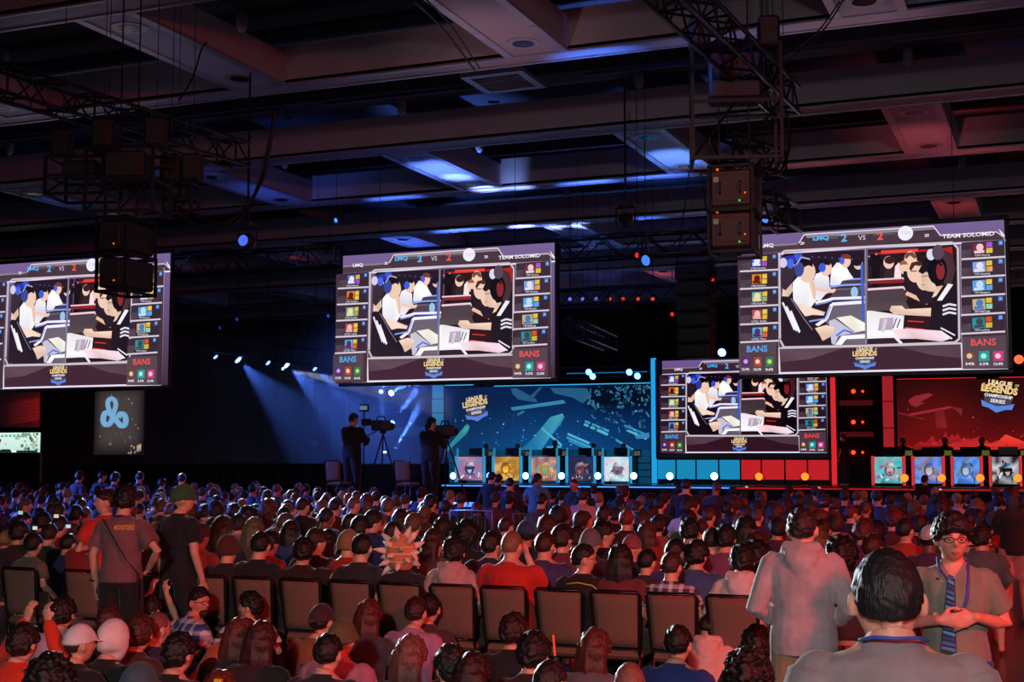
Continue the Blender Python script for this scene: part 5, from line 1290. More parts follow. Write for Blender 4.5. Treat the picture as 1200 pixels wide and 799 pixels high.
def person(kind, loc, rz, yaw, hairs, hc, sc_, label, group=None, skin=SK_L, arms='lap', lean=None, pitch=0.0, sleeve='short', hood=False, cap=None, capc=None,
           pants='#1c1e28', scale=1.0, w=1.0, vox=.015, hvox=.010, cloth=None, low=False, shorts=False, shoes=False, roll=0.0, sx=1.0):
    if kind == 'stand' and arms == 'lap': arms = 'down'
    kw = dict(yaw=math.radians(yaw), pitch=pitch, arms=arms, w=w, roll=roll)
    if lean is not None: kw['lean'] = lean
    key = (kind, yaw, pitch, arms, w, lean, roll)
    pose = cached(('p',)+key, lambda: POSE[kind](**kw))
    body, M = cached(('b',)+key+(vox,), lambda: fig(pose, vox))
    slot(body, SKIN)
    o = mkobj('person', body, None, loc, math.radians(rz), skin); o.scale = (scale*sx, scale*sx, scale)
    tag(o, label, 'person', group or {'seat': 'seated spectators', 'floor': 'people sitting on the floor', 'stand': 'standing people'}[kind])
    mt = cloth or CLOTH
    me = cached(('t',)+key+(sleeve, hood, vox, mt.name), lambda: slot(top_mesh(pose, sleeve, hood, vox), mt))
    mkobj('shirt' if not hood else 'hooded_sweater', me, o, color=sc_)
    if kind != 'seat' or not low:
        me = cached(('l', kind, w, lean if lean else 0, vox, shorts), lambda: slot(legs_mesh(pose, not shorts, vox), CLOTH)); mkobj('trousers' if not shorts else 'shorts', me, o, color=pants)
    if hairs:
        hm = cached(('h', hairs, hvox), lambda: slot(hair_mesh(hairs, None, hvox), HAIR))
        h = mkobj('hair', hm, o, color=[int(hc[i:i+2], 16)/255*.68 for i in (1, 3, 5)]); h.matrix_basis = M
    if cap:
        cm = cached(('c', cap, hvox), lambda: slot(cap_mesh(cap, None, max(.007, hvox*.8)), CLOTH))
        c_ = mkobj('hat' if cap in ('bucket',) else ('hood' if cap == 'hood' else ('helmet' if cap == 'helmet' else ('beanie' if cap == 'beanie' else 'cap'))), cm, o, color=capc); c_.matrix_basis = M
    if shoes:
        for s_ in (-1, 1): mkobj('shoe', cached(('s', kind, s_), lambda: slot(shoe_mesh(pose, s_), CLOTH)), o, color='#20222a')
    o['topz'] = (M.translation.z + .118 + .015)*scale; tz = o['topz']; del o['topz']
    return o, pose, M
def glasses(o, M, col='#15151a', m=None):
    mb = MB()
    for sx in (-1, 1):
        pts = [(sx*.034 + .026*math.cos(a)*1.0, .100 - .10*abs(.034*sx + .026*math.cos(a))*abs(sx)*.5, .005 + .017*math.sin(a)) for a in [2*math.pi*i/12 for i in range(13)]]
        mb.tube(pts, .0026, 6, cap=False)
        mb.tube([(sx*.060, .094, .009), (sx*.082, .05, .010), (sx*.084, .0, .004)], .0024, 6)
    mb.tube([(-.009, .1, .009), (0, .104, .011), (.009, .1, .009)], .0026, 6)
    g = mb.obj('glasses', m or M_BOX, o, True); g.matrix_basis = M @ Matrix.Diagonal((.92, 1, .85, 1)); return g
def decal(o, target, canvas_mesh_fn, name, origin, dirn, mat_=None):
    """flat print laid on a curved garment: x,z drawing thrown along dirn onto the mesh"""
    me = canvas_mesh_fn; bvh = BVHTree.FromPolygons([v.co for v in target.vertices], [tuple(p.vertices) for p in target.polygons])
    d = Vector(dirn).normalized(); ax = Vector((-d.y, d.x, 0)) if True else None; ax = Vector((d.y, -d.x, 0)).normalized()
    for v in me.vertices:
        p = Vector(origin) + ax*v.co.x + Vector((0, 0, 1))*v.co.z
        hit, nrm, idx, dist = bvh.ray_cast(p - d*1.0, d)
        if hit: v.co = hit - d*(.004 - v.co.y)
        else: v.co = p
    ob = mkobj(name, me, o); return ob
# ================================================================ CHAIRS
def make_chair():
    r = empty('banquet_chair'); tag(r, 'x', 'chair')
    # seat cushion: origin under the seat centre; chair faces +Y, back at y=-.24
    sc_m = MB().bbox((-.185, -.22, .40), (.185, .23, .465), .025).obj('seat', M_CHAIRF, r)
    V = []; F = []; nx, nz = 8, 6
    for s in (0, 1):
        for j in range(nz+1):
            t = j/nz
            for i in range(nx+1):
                u = i/nx*2-1; wd = .165 + .020*t; e = max(abs(u)**6, abs(t*2-1)**8)
                y = -.235 - .05*t - .018*(1-u*u) + (.045 if s else 0)*(1-.6*e) - (.0 if s else .0)
                V.append((u*wd, y - (0.012*(1-e) if not s else 0), .50 + .40*t))
    m_ = (nx+1)*(nz+1); g = lambda i, j, s: s*m_ + j*(nx+1) + i
    for j in range(nz):
        for i in range(nx):
            F.append((g(i,j,0), g(i+1,j,0), g(i+1,j+1,0), g(i,j+1,0))); F.append((g(i,j,1), g(i,j+1,1), g(i+1,j+1,1), g(i+1,j,1)))
    for j in range(nz): F.append((g(0,j,0), g(0,j+1,0), g(0,j+1,1), g(0,j,1))); F.append((g(nx,j,0), g(nx,j,1), g(nx,j+1,1), g(nx,j+1,0)))
    for i in range(nx): F.append((g(i,0,0), g(i,0,1), g(i+1,0,1), g(i+1,0,0))); F.append((g(i,nz,0), g(i+1,nz,0), g(i+1,nz,1), g(i,nz,1)))
    MB().add(V, F).obj('backrest', M_CHAIRF, r, True)
    fr = MB(); fr.tube([(-.165,-.20,.42),(-.175,-.235,.52),(-.196,-.29,.90),(-.175,-.296,.922),(.175,-.296,.922),(.196,-.29,.90),(.175,-.235,.52),(.165,-.20,.42)], .013, 8)
    fr.obj('back_frame', M_CHAIRM, r, True)
    for sx in (-1, 1):
        MB().tube([(sx*.165, .20, .41), (sx*.175, .225, .0)], [.013, .011], 8).obj('leg', M_CHAIRM, r, True)
        MB().tube([(sx*.165, -.20, .42), (sx*.17, -.25, .0)], [.013, .011], 8).obj('leg', M_CHAIRM, r, True)
    MB().bbox((-.175, -.21, .385), (.175, .22, .40), .006).obj('seat_frame', M_CHAIRM, r)
    return r
CH0 = make_chair(); CH_USED = [False]
def chair(x, y, rz, label, group, z=0.0):
    o = CH0 if not CH_USED[0] else copy_tree(CH0); CH_USED[0] = True
    o.location = (x, y, z); o.rotation_euler.z = rz; o['label'] = label
    if group: o['group'] = group
    elif 'group' in o: del o['group']
    return o
YB = 10.08                      # plane of the chair backs in the last row
ROWPX = [22, 95, 137, 177, 242, 296, 352, 410, 468, 530, 590, 655, 721, 787, 858]
ROWLB = ['behind the man in the grey-green shirt at the left edge', 'third from the left edge beside the standing man in the mauve shirt', 'just behind the standing man in the mauve shirt', 'with a violet jacket over it between the two standing men',
         'behind the armoured costume, right of the man in the green beanie', 'left of the red-necked dark-haired spectator', 'behind the dark-haired spectator with the red collar', 'behind the spectator in the black shirt under the tan ear-flap hat', 'behind the spiky orange plush hat',
         'behind the spectator in the pale hoodie', 'behind the man in the orange-red shirt', 'behind the profile man in glasses and a yellow-piped jacket', 'behind the long dark-haired spectator in maroon', 'behind the spectator in the plaid shirt', 'behind the spectator in the white hoodie']
ROWX = []
for p, l in zip(ROWPX, ROWLB):
    x = at_y(p, 690, YB-.04).x; ROWX.append(x)
    chair(x, YB + .24, 0, 'banquet chair ' + l, 'chairs in the last row')
x = at_y(52, 690, YB).x; 
# ================================================================ NAMED PEOPLE
random.seed(11)
OCC = []
def seat_at(px_, Y, ytop, yaw, hairs, hc, sc_, label, rz=0, **k):
    x = at_y(px_, 640, Y+.03).x; zt = at_y(px_, ytop, Y+.05).z
    s = min(1.12, max(.88, zt/1.308)); k.setdefault('vox', .013); k.setdefault('hvox', .008)
    OCC.append((x, Y)); return person('seat', (x, Y, 0), rz, yaw, hairs, hc, sc_, label, scale=s, **k)
R1 = YB + .17
bl, dbr, br, rb, blond, gr = '#17120f', '#241810', '#3a2417', '#6a3018', '#b08a5c', '#7c7670'
seat_at(38, R1, 623, 25, 'short', dbr, '#6a6258', 'man in a grey-green short-sleeved shirt seated at the left edge, head turned right', low=True, rz=-12)
seat_at(305, R1, 622, 12, 'short', bl, '#16161c', 'dark-haired person in a black shirt seated right of the armoured costume', sleeve='long', skin=SK_L)
seat_at(356, R1, 629, 22, 'medium', bl, '#2a1416', 'black-haired spectator with a bright red collar leaning right in the last row', arms='wide', sleeve='short')
seat_at(424, R1, 624, 8, 'short', bl, '#24242c', 'black-haired person in a dark grey shirt seated left of the spiky plush hat')
o, ps, M = seat_at(532, R1, 629, 12, 'medium', dbr, '#c09a98', 'spectator in a pale pinkish grey hoodie right of the spiky plush hat', sleeve='long', hood=True)
seat_at(600, R1, 620, -10, 'thin', '#b88060', '#c8281c', 'broad balding man in a bright orange-red shirt, hand raised to his face', w=1.18, arms='face', skin=SK_L)
o, ps, M = seat_at(684, R1, 636, -62, 'short', bl, '#1c1416', 'black-haired man in glasses and a yellow-piped black jacket seen in right profile', sleeve='long', skin=SK_L)
glasses(o, M)
pip = MB(); pip.tube([(-.10, -.10, .985), (.0, -.125, 1.0), (.12, -.11, .98), (.20, -.05, .90), (.235, -.02, .78)], .006, 6); pip.obj('yellow_piping', mat('yellow_piping', '#d8b040', .5), o, True)
seat_at(727, R1, 637, 10, 'long', '#2c1612', '#6a2c34', 'spectator with long dark hair and a maroon top right of the profile man in glasses')
seat_at(787, R1, 645, -12, 'short', '#5a2a1c', '#5c4a6c', 'short auburn-haired spectator in a plaid shirt in the last row', cloth=PLAID)
seat_at(870, R1-.02, 637, 8, 'medium', bl, '#d8c4c4', 'spectator in a white hoodie with a pale headband left of the grey hooded man', sleeve='long', hood=True)
mh = MB(); 
# armoured costume
o, ps, M = seat_at(268, R1, 628, -5, None, bl, '#241a18', 'costumed spectator in a dark red-lit helmet with armoured arm stretched to the right', arms='wide', sleeve='long', cap='helmet', capc='#4a241a')
pc = MB()
for i in range(4):
    pc.tube([(.30 + i*.075, -.06, .93 - .01*i), (.31 + i*.075, .02, .985), (.32 + i*.075, .10, .93 - .01*i)], [.022, .03, .022], 8)
pc.obj('arm_plates', mat('dark_red_armour', '#5a2a20', .3, .5), o, True)
# spiky plush hat wearer
o, ps, M = seat_at(474, R1, 634, 0, None, bl, '#241a20', 'spectator under a large spiky orange plush hat with pale spikes', sleeve='short')
hat = empty('spiky_hat', (0, 0, 0)); hat.parent = o; hat.matrix_basis = M
sh_ = MB(); sh_.ball((-.02, -.03, .03), (.145, .13, .17), 20, 14); sh_.obj('plush_shell', mat('orange_plush', '#d88858', .9, 0, .2, 30, .3), hat, True)
spm = mat('pale_plush', '#f4d4c4', .85, 0, .1, 20)
random.seed(5)
for i in range(26):
    a = 2.4*i; zz = .95 - 1.7*(i+.5)/26; rr = math.sqrt(max(0, 1-zz*zz)); d = Vector((rr*math.cos(a), rr*math.sin(a), zz))
    if d.y > .55: continue
    p = Vector((-.02 + d.x*.14, -.03 + d.y*.125, .03 + d.z*.165)); l = .06 + .06*random.random()
    MB().tube([p - d*.01, p + d*l*.5, p + d*l], [.034, .022, .003], 8, cap=False).obj('spike', spm, hat, True)
for zz in (.09, .03, -.04):
    pts = [(-.02 + math.cos(a)*.147*math.sqrt(1-((zz-.03)/.172)**2), -.03 + math.sin(a)*.132*math.sqrt(1-((zz-.03)/.172)**2), zz) for a in [math.pi*(1 + i/14) for i in range(15)]]
    MB().tube(pts, .005, 5).obj('seam', spm, hat, True)
MB().tube([(.09, -.06, .05), (.15, -.07, .0), (.16, -.05, -.09)], [.03, .04, .01], 9, flat=.35).obj('ear_flap', spm, hat, True)
# second and third rows, and onwards: (px, head top y, head yaw, hair, hair colour, shirt colour, label, extras)
def free_seat(px_, ytop, yaw, hairs, hc, sc_, label, rz=0, hgt=1.308, **k):
    s = k.pop('scale', random.uniform(.96, 1.04)); v = at_z(px_, ytop, hgt*s)
    if v.y < 11.12: s = max(.86, min(1, at_y(px_, ytop, 11.12).z/hgt)); v = at_y(px_, ytop, 11.12)
    OCC.append((v.x, v.y)); k.setdefault('vox', .015); k.setdefault('hvox', .010); k.setdefault('low', True)
    return person('seat', (v.x, v.y-.05, 0), rz, yaw, hairs, hc, sc_, label, scale=s, **k)
FS = [
 (10, 621, 0, 'thin', '#a08848', '#3a2a24', 'fair-capped spectator at the left edge in a khaki bucket hat', dict(cap='bucket', capc='#8a7a48')),
 (60, 612, 20, 'short', '#3a1a14', '#1c3424', 'short reddish-haired man in a dark green shirt seated at the left', dict(w=1.1)),
 (82, 624, 0, 'short', bl, '#2c2c60', 'black-haired person in a blue shirt right of the man in the dark green shirt', {}),
 (101, 612, 30, 'short', br, '#c02a20', 'spectator in a bright orange-red top leaning behind the standing man in the mauve shirt', dict(sleeve='long')),
 (52, 600, 0, 'medium', dbr, '#2a2c3c', 'dark-haired spectator in front of the dark green shirt, near a lit phone', {}),
 (25, 610, 0, 'medium', dbr, '#2c2026', 'brown-haired spectator behind the khaki bucket hat', {}),
 (185, 608, 0, 'medium', blond, '#3a3238', 'pale blond spectator between the two standing men', {}),
 (236, 612, -10, 'medium', gr, '#b09090', 'spectator in a white cap and pink top right of the green-beanie man', dict(cap='cap_back', capc='#d8d4d8')),
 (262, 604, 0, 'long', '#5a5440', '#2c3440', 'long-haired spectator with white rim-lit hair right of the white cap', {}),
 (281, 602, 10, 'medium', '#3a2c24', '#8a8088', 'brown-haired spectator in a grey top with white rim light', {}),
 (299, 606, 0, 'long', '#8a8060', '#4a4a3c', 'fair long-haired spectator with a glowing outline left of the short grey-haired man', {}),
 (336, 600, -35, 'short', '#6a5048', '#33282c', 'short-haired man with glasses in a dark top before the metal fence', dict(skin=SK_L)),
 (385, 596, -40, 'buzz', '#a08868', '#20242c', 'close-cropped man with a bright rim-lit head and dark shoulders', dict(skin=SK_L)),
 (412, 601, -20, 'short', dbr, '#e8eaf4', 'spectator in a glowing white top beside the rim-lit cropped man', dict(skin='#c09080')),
 (372, 619, -30, 'medium', '#4a1a14', '#16161c', 'reddish-haired man in a black shirt just ahead of the red-collared spectator', dict(w=1.1)),
 (410, 622, 0, 'short', '#5a3c28', '#a02420', 'spectator in a tan ear-flap hat and dark red top', dict(cap='helmet', capc='#8a6a44', w=1.1)),
 (423, 604, 0, 'medium', bl, '#20202a', 'black-haired spectator above the tan ear-flap hat', {}),
 (446, 599, 0, 'short', '#8a7658', '#2a3c54', 'fair-haired spectator in a blue-grey top left of the platform edge', {}),
 (462, 610, -20, 'short', '#3a1a14', '#24306c', 'red-brown-haired spectator in a royal blue shirt behind the spiky plush hat', dict(w=1.1)),
 (520, 606, 0, 'medium', '#34201a', '#241c1c', 'brown-haired spectator right of the empty grey chair', {}),
 (510, 618, -25, 'long', '#4a201a', '#5a2c28', 'red-lit long-haired spectator behind the pale hoodie, cap strap showing', {}),
 (548, 612, 0, 'curly', bl, '#1c1a24', 'curly black-haired spectator before the metal fence', {}),
 (578, 622, -25, 'medium', '#281410', '#262a48', 'dark-haired spectator in a navy shirt left of the orange-red shirt', dict(w=1.15)),
 (594, 605, -20, 'short', '#4a2018', '#c08078', 'reddish short-haired spectator in front of the balding man', dict(skin=SK_L)),
 (640, 622, -12, 'short', '#4c2016', '#3c3466', 'auburn-haired man in a violet-blue shirt right of the orange-red shirt', dict(w=1.15)),
 (660, 614, -15, 'medium', '#3a1612', '#6a2c40', 'dark red-haired spectator in a plum top behind the violet-blue shirt', {}),
 (642, 603, 0, 'messy', '#5a2018', '#2c1a1c', 'messy red-haired spectator just right of the fence', {}),
 (685, 598, -55, 'short', '#4a1a14', '#1a1a20', 'broad man in a black top seen in right profile', dict(w=1.15, skin=SK_L)),
 (708, 610, -55, 'medium', '#241010', '#1c1c24', 'black-haired man smiling in right profile behind the broad profile man', dict(skin=SK_L)),
 (693, 619, 0, None, bl, '#2c2028', 'spectator in a grey knitted beanie', dict(cap='beanie', capc='#6a6468')),
 (741, 626, 0, None, bl, '#4c2c34', 'spectator in a dusky pink cap with a light patch', dict(cap='cap_back', capc='#8c4450')),
 (709, 592, -20, 'medium', '#2a1a14', '#2c2428', 'dark-haired spectator above the smiling profile man', {}),
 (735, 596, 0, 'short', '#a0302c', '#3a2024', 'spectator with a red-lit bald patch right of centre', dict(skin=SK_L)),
 (759, 642, -15, 'short', bl, '#3a2226', 'black-haired spectator left of the plaid shirt', {}),
 (771, 604, 0, 'medium', bl, '#8a5458', 'tall-haired dark spectator in a rosy top, second row of the middle block', {}),
 (792, 630, -20, 'short', '#1c1012', '#44306c', 'black-haired spectator in a violet top ahead of the plaid shirt', {}),
 (817, 633, -8, 'messy', '#180f10', '#3a5484', 'black-haired spectator in a blue shirt right of the plaid shirt', dict(w=1.1)),
 (808, 598, 0, 'messy', '#1e1212', '#2c5c44', 'bushy dark-haired spectator with a green-white collar', {}),
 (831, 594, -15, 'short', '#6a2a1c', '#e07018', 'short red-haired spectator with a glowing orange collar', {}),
 (822, 607, 0, 'short', '#5a1c18', '#3a2020', 'red-brown-haired spectator behind the glowing orange collar', {}),
 (835, 617, 0, 'short', '#3a2024', '#2a2026', 'round-headed spectator just right of the red-brown hair', {}),
 (851, 614, -5, 'medium', '#150e10', '#7c4468', 'black-haired spectator in a mauve shirt ahead of the white hoodie', dict(w=1.15)),
 (869, 611, -10, 'messy', '#150e10', '#d86418', 'dark-haired spectator with an orange strip at the shoulder', {}),
 (888, 622, -12, 'medium', '#6a2018', '#3c2024', 'red-lit brown-haired spectator left of the grey hooded man', {}),
 (887, 636, 0, 'curly', '#140e0e', '#2a1a1c', 'curly black-haired spectator at the shoulder of the grey hooded man', {}),
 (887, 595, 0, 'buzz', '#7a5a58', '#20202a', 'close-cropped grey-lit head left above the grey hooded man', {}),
 (976, 598, -25, 'medium', '#7a2c1c', '#7a5c50', 'auburn-haired spectator in a tan top right of the grey hooded man', {}),
 (997, 591, -35, 'short', '#7c3a2c', '#1c1c24', 'short reddish-haired spectator leaning with a lit cheek', dict(skin=SK_L)),
 (964, 623, 25, 'short', bl, '#5a2228', 'black-haired red-faced spectator peeking past the grey hood', dict(skin=SK_L)),
 (986, 632, 0, 'curly', '#1a1010', '#3c2228', 'dark curly head low between the two grey tops', {}),
 (1012, 607, -10, 'medium', '#7a2824', '#5c2450', 'red-haired spectator in a purple top above the near dark head', dict(w=1.1)),
 (1023, 624, -20, 'short', '#5c1c1c', '#3a2030', 'red-lit short-haired spectator just above the near dark head', {}),
 (1026, 610, 0, 'messy', '#1a0e10', '#30202a', 'messy black-haired spectator left of the man with the tie', {}),
 (1047, 596, 0, 'medium', '#6a2018', '#4c2228', 'red-brown-haired spectator left above the man with the tie', {}),
 (1061, 606, -30, 'short', '#2c1614', '#a83c34', 'dark-haired spectator with a red-lit face at the tie man\'s shoulder', dict(skin=SK_L)),
 (1146, 596, 0, 'long', '#160c0e', '#241418', 'long black-haired spectator right behind the man with the tie', {}),
 (1165, 598, -20, 'short', '#8a5038', '#e0a8a4', 'short fair-haired spectator in a pink-white shirt, arm out, beside the standing woman', dict(arms='wide', skin=SK_L)),
]
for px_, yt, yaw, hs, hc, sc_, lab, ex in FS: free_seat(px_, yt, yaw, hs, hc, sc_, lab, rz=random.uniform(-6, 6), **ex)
# ================================================================ FLOOR SITTERS
def floor_at(px_, ytop, yaw, hairs, hc, sc_, label, rz=0, **k):
    s = k.pop('scale', 1.0); v = at_z(px_, ytop, .883*s)
    k.setdefault('vox', .011); k.setdefault('hvox', .0065)
    return person('floor', (v.x, v.y-.06, 0), rz, yaw, hairs, hc, sc_, label, scale=s, **k)
G = [
 (73, 699, 0, 'medium', dbr, '#c8a0b8', 'dark-haired person in a pinkish white shirt sitting on the floor at left', dict(w=1.1, rz=15)),
 (122, 707, 0, 'short', '#5a2820', '#2c1c1c', 'brown-haired person on the floor behind the white hooded hat', {}),
 (20, 730, 10, 'medium', dbr, '#d8341c', 'person in an orange-red top at the left edge raising a phone', dict(arms='up', sleeve='long', scale=1.0)),
 (87, 731, -25, 'buzz', '#503024', '#14141c', 'man in a bright white cap and black shirt low at left', dict(cap='cap', capc='#e0d8dc', arms='phone')),
 (126, 727, 0, None, bl, '#16161c', 'person in a white hooded plush hat next to the bright white cap', dict(cap='hood', capc='#e8d8d8', w=1.05)),
 (158, 720, 20, 'medium', '#6a3020', '#4a2420', 'reddish-haired person in a dark maroon top right of the white plush hat', {}),
 (178, 715, -15, 'thin', '#b06858', '#2c2440', 'ruddy fair-haired person partly behind the reddish-haired one', {}),
 (163, 696, 10, 'medium', '#2a1014', '#241820', 'dark-haired person with one hand raised near the standing man\'s legs', dict(arms='up', lean=.3, scale=.9)),
 (203, 741, 0, 'medium', '#1a1012', '#1a1216', 'dark bushy-haired person in black before the man in blue plaid', dict(arms='phone', w=1.1)),
 (274, 724, 10, 'long', '#8a3c30', '#14141c', 'red-lit light-haired person in a black jacket', dict(w=1.15)),
 (303, 728, 0, 'long', '#5a2420', '#2a1a20', 'person with long auburn hair left of the striped shirt', {}),
 (372, 707, 0, 'short', '#2a181c', '#8a5030', 'person in a dark cap and tan jacket with a square blue back patch', dict(cap='cap_back', capc='#3a2028', sleeve='long', w=1.15)),
 (397, 726, 0, None, bl, '#a86c84', 'person in an olive bucket hat and rosy shirt behind the near black-haired man', dict(cap='beanie', capc='#5a5434', w=1.15)),
 (430, 702, 0, 'long', '#7c2c1e', '#3c3c44', 'person with long red hair and a grey top', {}),
 (484, 698, 0, 'short', '#4c2018', '#b07ca0', 'brown-haired person in a pink-violet polo shirt', dict(w=1.08)),
 (500, 694, 10, 'short', '#1c1014', '#4a2c30', 'dark-haired person hidden behind the pink-violet polo shirt', {}),
 (475, 744, 0, 'long', '#a06058', '#5a2420', 'blond long-haired person in a brown jacket with white back lettering', dict(w=1.05)),
 (522, 756, 55, 'medium', '#26201e', '#3a2a2c', 'dark-haired person in glasses in left profile right of the blond hair', {}),
 (548, 764, 0, 'long', '#3a1a16', '#221418', 'person with long dark red-brown hair beside the glasses wearer', {}),
 (600, 718, -10, 'medium', '#3c1814', '#14141c', 'dark red-haired person in black with small white back lettering', dict(w=1.05)),
 (621, 741, 10, 'messy', '#1a1214', '#241a20', 'messy black-haired person with a thin red glow stick', {}),
 (640, 772, -15, 'short', '#241812', '#6c4048', 'short dark-haired person at the bottom below the glow stick', {}),
 (695, 736, -10, 'long', '#7a3828', '#5c5a64', 'person with wavy auburn hair and a grey top with a white strap', {}),
 (734, 774, 20, 'thin', '#b88068', '#2c2228', 'fair thin-haired person at the bottom edge right of the auburn hair', {}),
 (791, 731, 0, 'short', '#1e1610', '#26387c', 'dark-haired man in a royal blue shirt near the empty space', dict(w=1.1)),
 (829, 714, -35, 'buzz', '#2c1410', '#e0b4ac', 'close-cropped child in a white striped hooded top looking down right', dict(scale=.93, sleeve='long', hood=True, lean=.3, pitch=-.35)),
 (886, 733, 0, 'medium', '#14100e', '#3a1418', 'dark-haired person low at the grey hooded man\'s leg', {}),
 (872, 766, 0, 'curly', '#120e0e', '#16141a', 'black bushy head at the bottom edge left of the khaki trousers', {}),
 (52, 774, 15, 'curly', '#141010', '#16121a', 'person at bottom left with a glittering sequinned hat', dict()),
 (157, 777, 0, None, bl, '#20303a', 'person in a teal-blue knitted beanie at the bottom edge', dict(cap='beanie', capc='#3a5460')),
 (253, 784, 0, 'short', '#8a3422', '#1a1a22', 'red-haired person at the bottom edge with a yellow hair clip', {}),
 (381, 741, 0, 'short', '#17110f', '#17202c', 'near black-haired man in a black T-shirt with a pale back print', dict(w=1.12)),
]
PF = {}
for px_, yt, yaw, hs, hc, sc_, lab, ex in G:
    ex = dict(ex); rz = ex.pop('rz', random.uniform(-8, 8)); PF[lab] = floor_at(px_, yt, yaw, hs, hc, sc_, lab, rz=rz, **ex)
def find(s):
    for k in PF:
        if s in k: return PF[k]
def top_of(o):
    for c in o.children:
        if c.name.split('.')[0] in ('shirt', 'hooded_sweater'): return c
def print_on(o, text, x, z, h, col, width=None, name='back_print', frm=(0, -1, 0), bg_=None, cloth_emit=False):
    """lettering laid on the back of a shirt"""
    t = top_of(o).data; c = Canvas(.001)
    if bg_: 
        n = 6
        for i in range(n): c.rect(-bg_[0]/2 + bg_[0]*i/n, -bg_[1]/2, -bg_[0]/2 + bg_[0]*(i+1)/n, bg_[1]/2, bg_[2])
    for i, line in enumerate(text): c.text(line, 0, -i*h*1.35 + (len(text)-1)*h*.67, h, col, width, bold=.02)
    me = c.mesh(name, PRINT)
    for v in me.vertices: v.co.x += x
    return decal(o, t, me, name, (0, frm[1], z), (0, 1, 0))
PRINT = bpy.data.materials.new('shirt_print'); PRINT.use_nodes = True
_a = PRINT.node_tree.nodes.new('ShaderNodeAttribute'); _a.attribute_name = 'Col'
PRINT.node_tree.links.new(_a.outputs['Color'], PRINT.node_tree.nodes['Principled BSDF'].inputs['Base Color']); PRINT.node_tree.nodes['Principled BSDF'].inputs['Roughness'].default_value = .7
print_on(find('blond long-haired')[0], ['MANIOU'], -.06, .30, .03, '#c8b8b8', .16)
print_on(find('small white back lettering')[0], ['( DRAGON )'], .0, .42, .022, '#a890a0', .13)
print_on(find('pale back print')[0], ['o o'], .0, .36, .04, '#6c8c94', .10)
print_on(find('square blue back patch')[0], [' '.replace(' ', '.')], .02, .40, .01, '#b07080', .01, bg_=(.10, .14, '#3c2c4c'))
_m = mat('yellow_clip', '#e0c030', .3)
o, ps, M = find('yellow hair clip'); MB().bbox((.03, -.12, .08), (.07, -.09, .10), .004).obj('hair_clip', _m, o).matrix_basis = M
o, ps, M = find('glittering'); gl = MB(); random.seed(2)
hat2 = mkobj('sequinned_hat', slot(cap_mesh('bucket', None, .007), mat('sequin', '#b8b48c', .12, .9, .5, 90, 1.0)), o); hat2.matrix_basis = M
o, ps, M = find('red glow stick'); MB().tube([(.10, .12, .10), (.11, .12, -.02)], .006, 8).obj('glow_stick', emis('glow_red', '#ff4028', 1.2), o).matrix_basis = M
o, ps, M = find('left profile'); glasses(o, M)
o, ps, M = find('raising a phone'); ph = MB().bbox((-.04, .0, 0), (.04, .01, .14), .004).obj('phone', M_BOX)
ph.matrix_world = Matrix.Translation(V3(o.location) + V3((0, .30, .92))) ; tag(ph, 'dark phone held up by the person in the orange-red top at the left edge', 'phone')
# sunglasses man in blue plaid, striped boy, orange armed neighbour
o, ps, M = floor_at(224, 686, -70, 'short', '#1e1210', '#4858a0', 'bearded man in dark glasses and a blue plaid shirt sitting in right profile', rz=-35, cloth=PLAID, arms='prop', w=1.1, skin='#d8806c', vox=.010)
glasses(o, M); bd = MB(); bd.ball((0, .062, -.085), (.045, .04, .035), 14, 8); b = bd.obj('beard', HAIR, o, True); b.matrix_basis = M; b.color = lin('#241410')
o, ps, M = floor_at(243, 705, -30, 'short', '#5a3020', '#d85c34', 'person in a loose orange-pink top bent over beside the plaid man', rz=-20, arms='phone', lean=.75, scale=.92, sleeve='long', w=1.15)
o, ps, M = floor_at(296, 693, 78, 'medium', '#120d10', '#b8323c', 'black-haired boy in left profile in a red and white striped shirt', rz=25, cloth=STRIPE, arms='prop', scale=.95, vox=.010)
# ================================================================ STANDING FIGURES IN FRONT
def stand_at(px_, D, ytop, yaw, hairs, hc, sc_, label, rz=0, hgt=1.75, **k):
    v = at_d(px_, 535, D); zt = EYE + (at_d(px_, ytop, D).z - EYE); s = min(1.14, max(.85, zt/(1.728 if hgt == 1.75 else hgt))); k.setdefault('vox', .010); k.setdefault('hvox', .006)
    OCC.append((v.x, v.y)); return person('stand', (v.x, v.y, 0), rz, yaw, hairs, hc, sc_, label, scale=s, **k)
# man in the mauve shirt
o, ps, M = stand_at(145, 11.3, 567, 18, 'medium', '#1c1212', '#7c5458', 'standing man in a mauve-grey T-shirt with orange lettering, hand on hip', rz=8, arms='hip', pants='#16161c', shoes=True, w=1.04)
print_on(o, ['MONSTERS'], .075, 1.375, .04, '#ffb028', .16)
st_ = MB(); st_.tube([(-.10, -.135, 1.44), (.0, -.142, 1.30), (.12, -.14, 1.12), (.20, -.08, 1.0), (.21, -.10, .80)], .009, 6, flat=.4); st_.obj('bag_strap', mat('dark_strap', '#2a1c1e', .7), o, True)
MB().tube([(-.05, -.085, 1.475), (0, -.10, 1.47), (.05, -.085, 1.475)], .006, 6).obj('lanyard', mat('navy_strap', '#202858', .6), o, True)
MB().tube([(-.295, .02, .93), (-.255, -.0, .925), (-.22, .05, .93), (-.255, .09, .93), (-.295, .02, .93)], .008, 6).obj('wristband', M_BOX, o, True)
o, ps, M = stand_at(127, 12.6, 572, 75, 'short', '#3a1410', '#c82c22', 'standing red-lit man in a red top facing left behind the mauve T-shirt', rz=60, arms='crossed', pants='#201c24', vox=.013, hvox=.008)
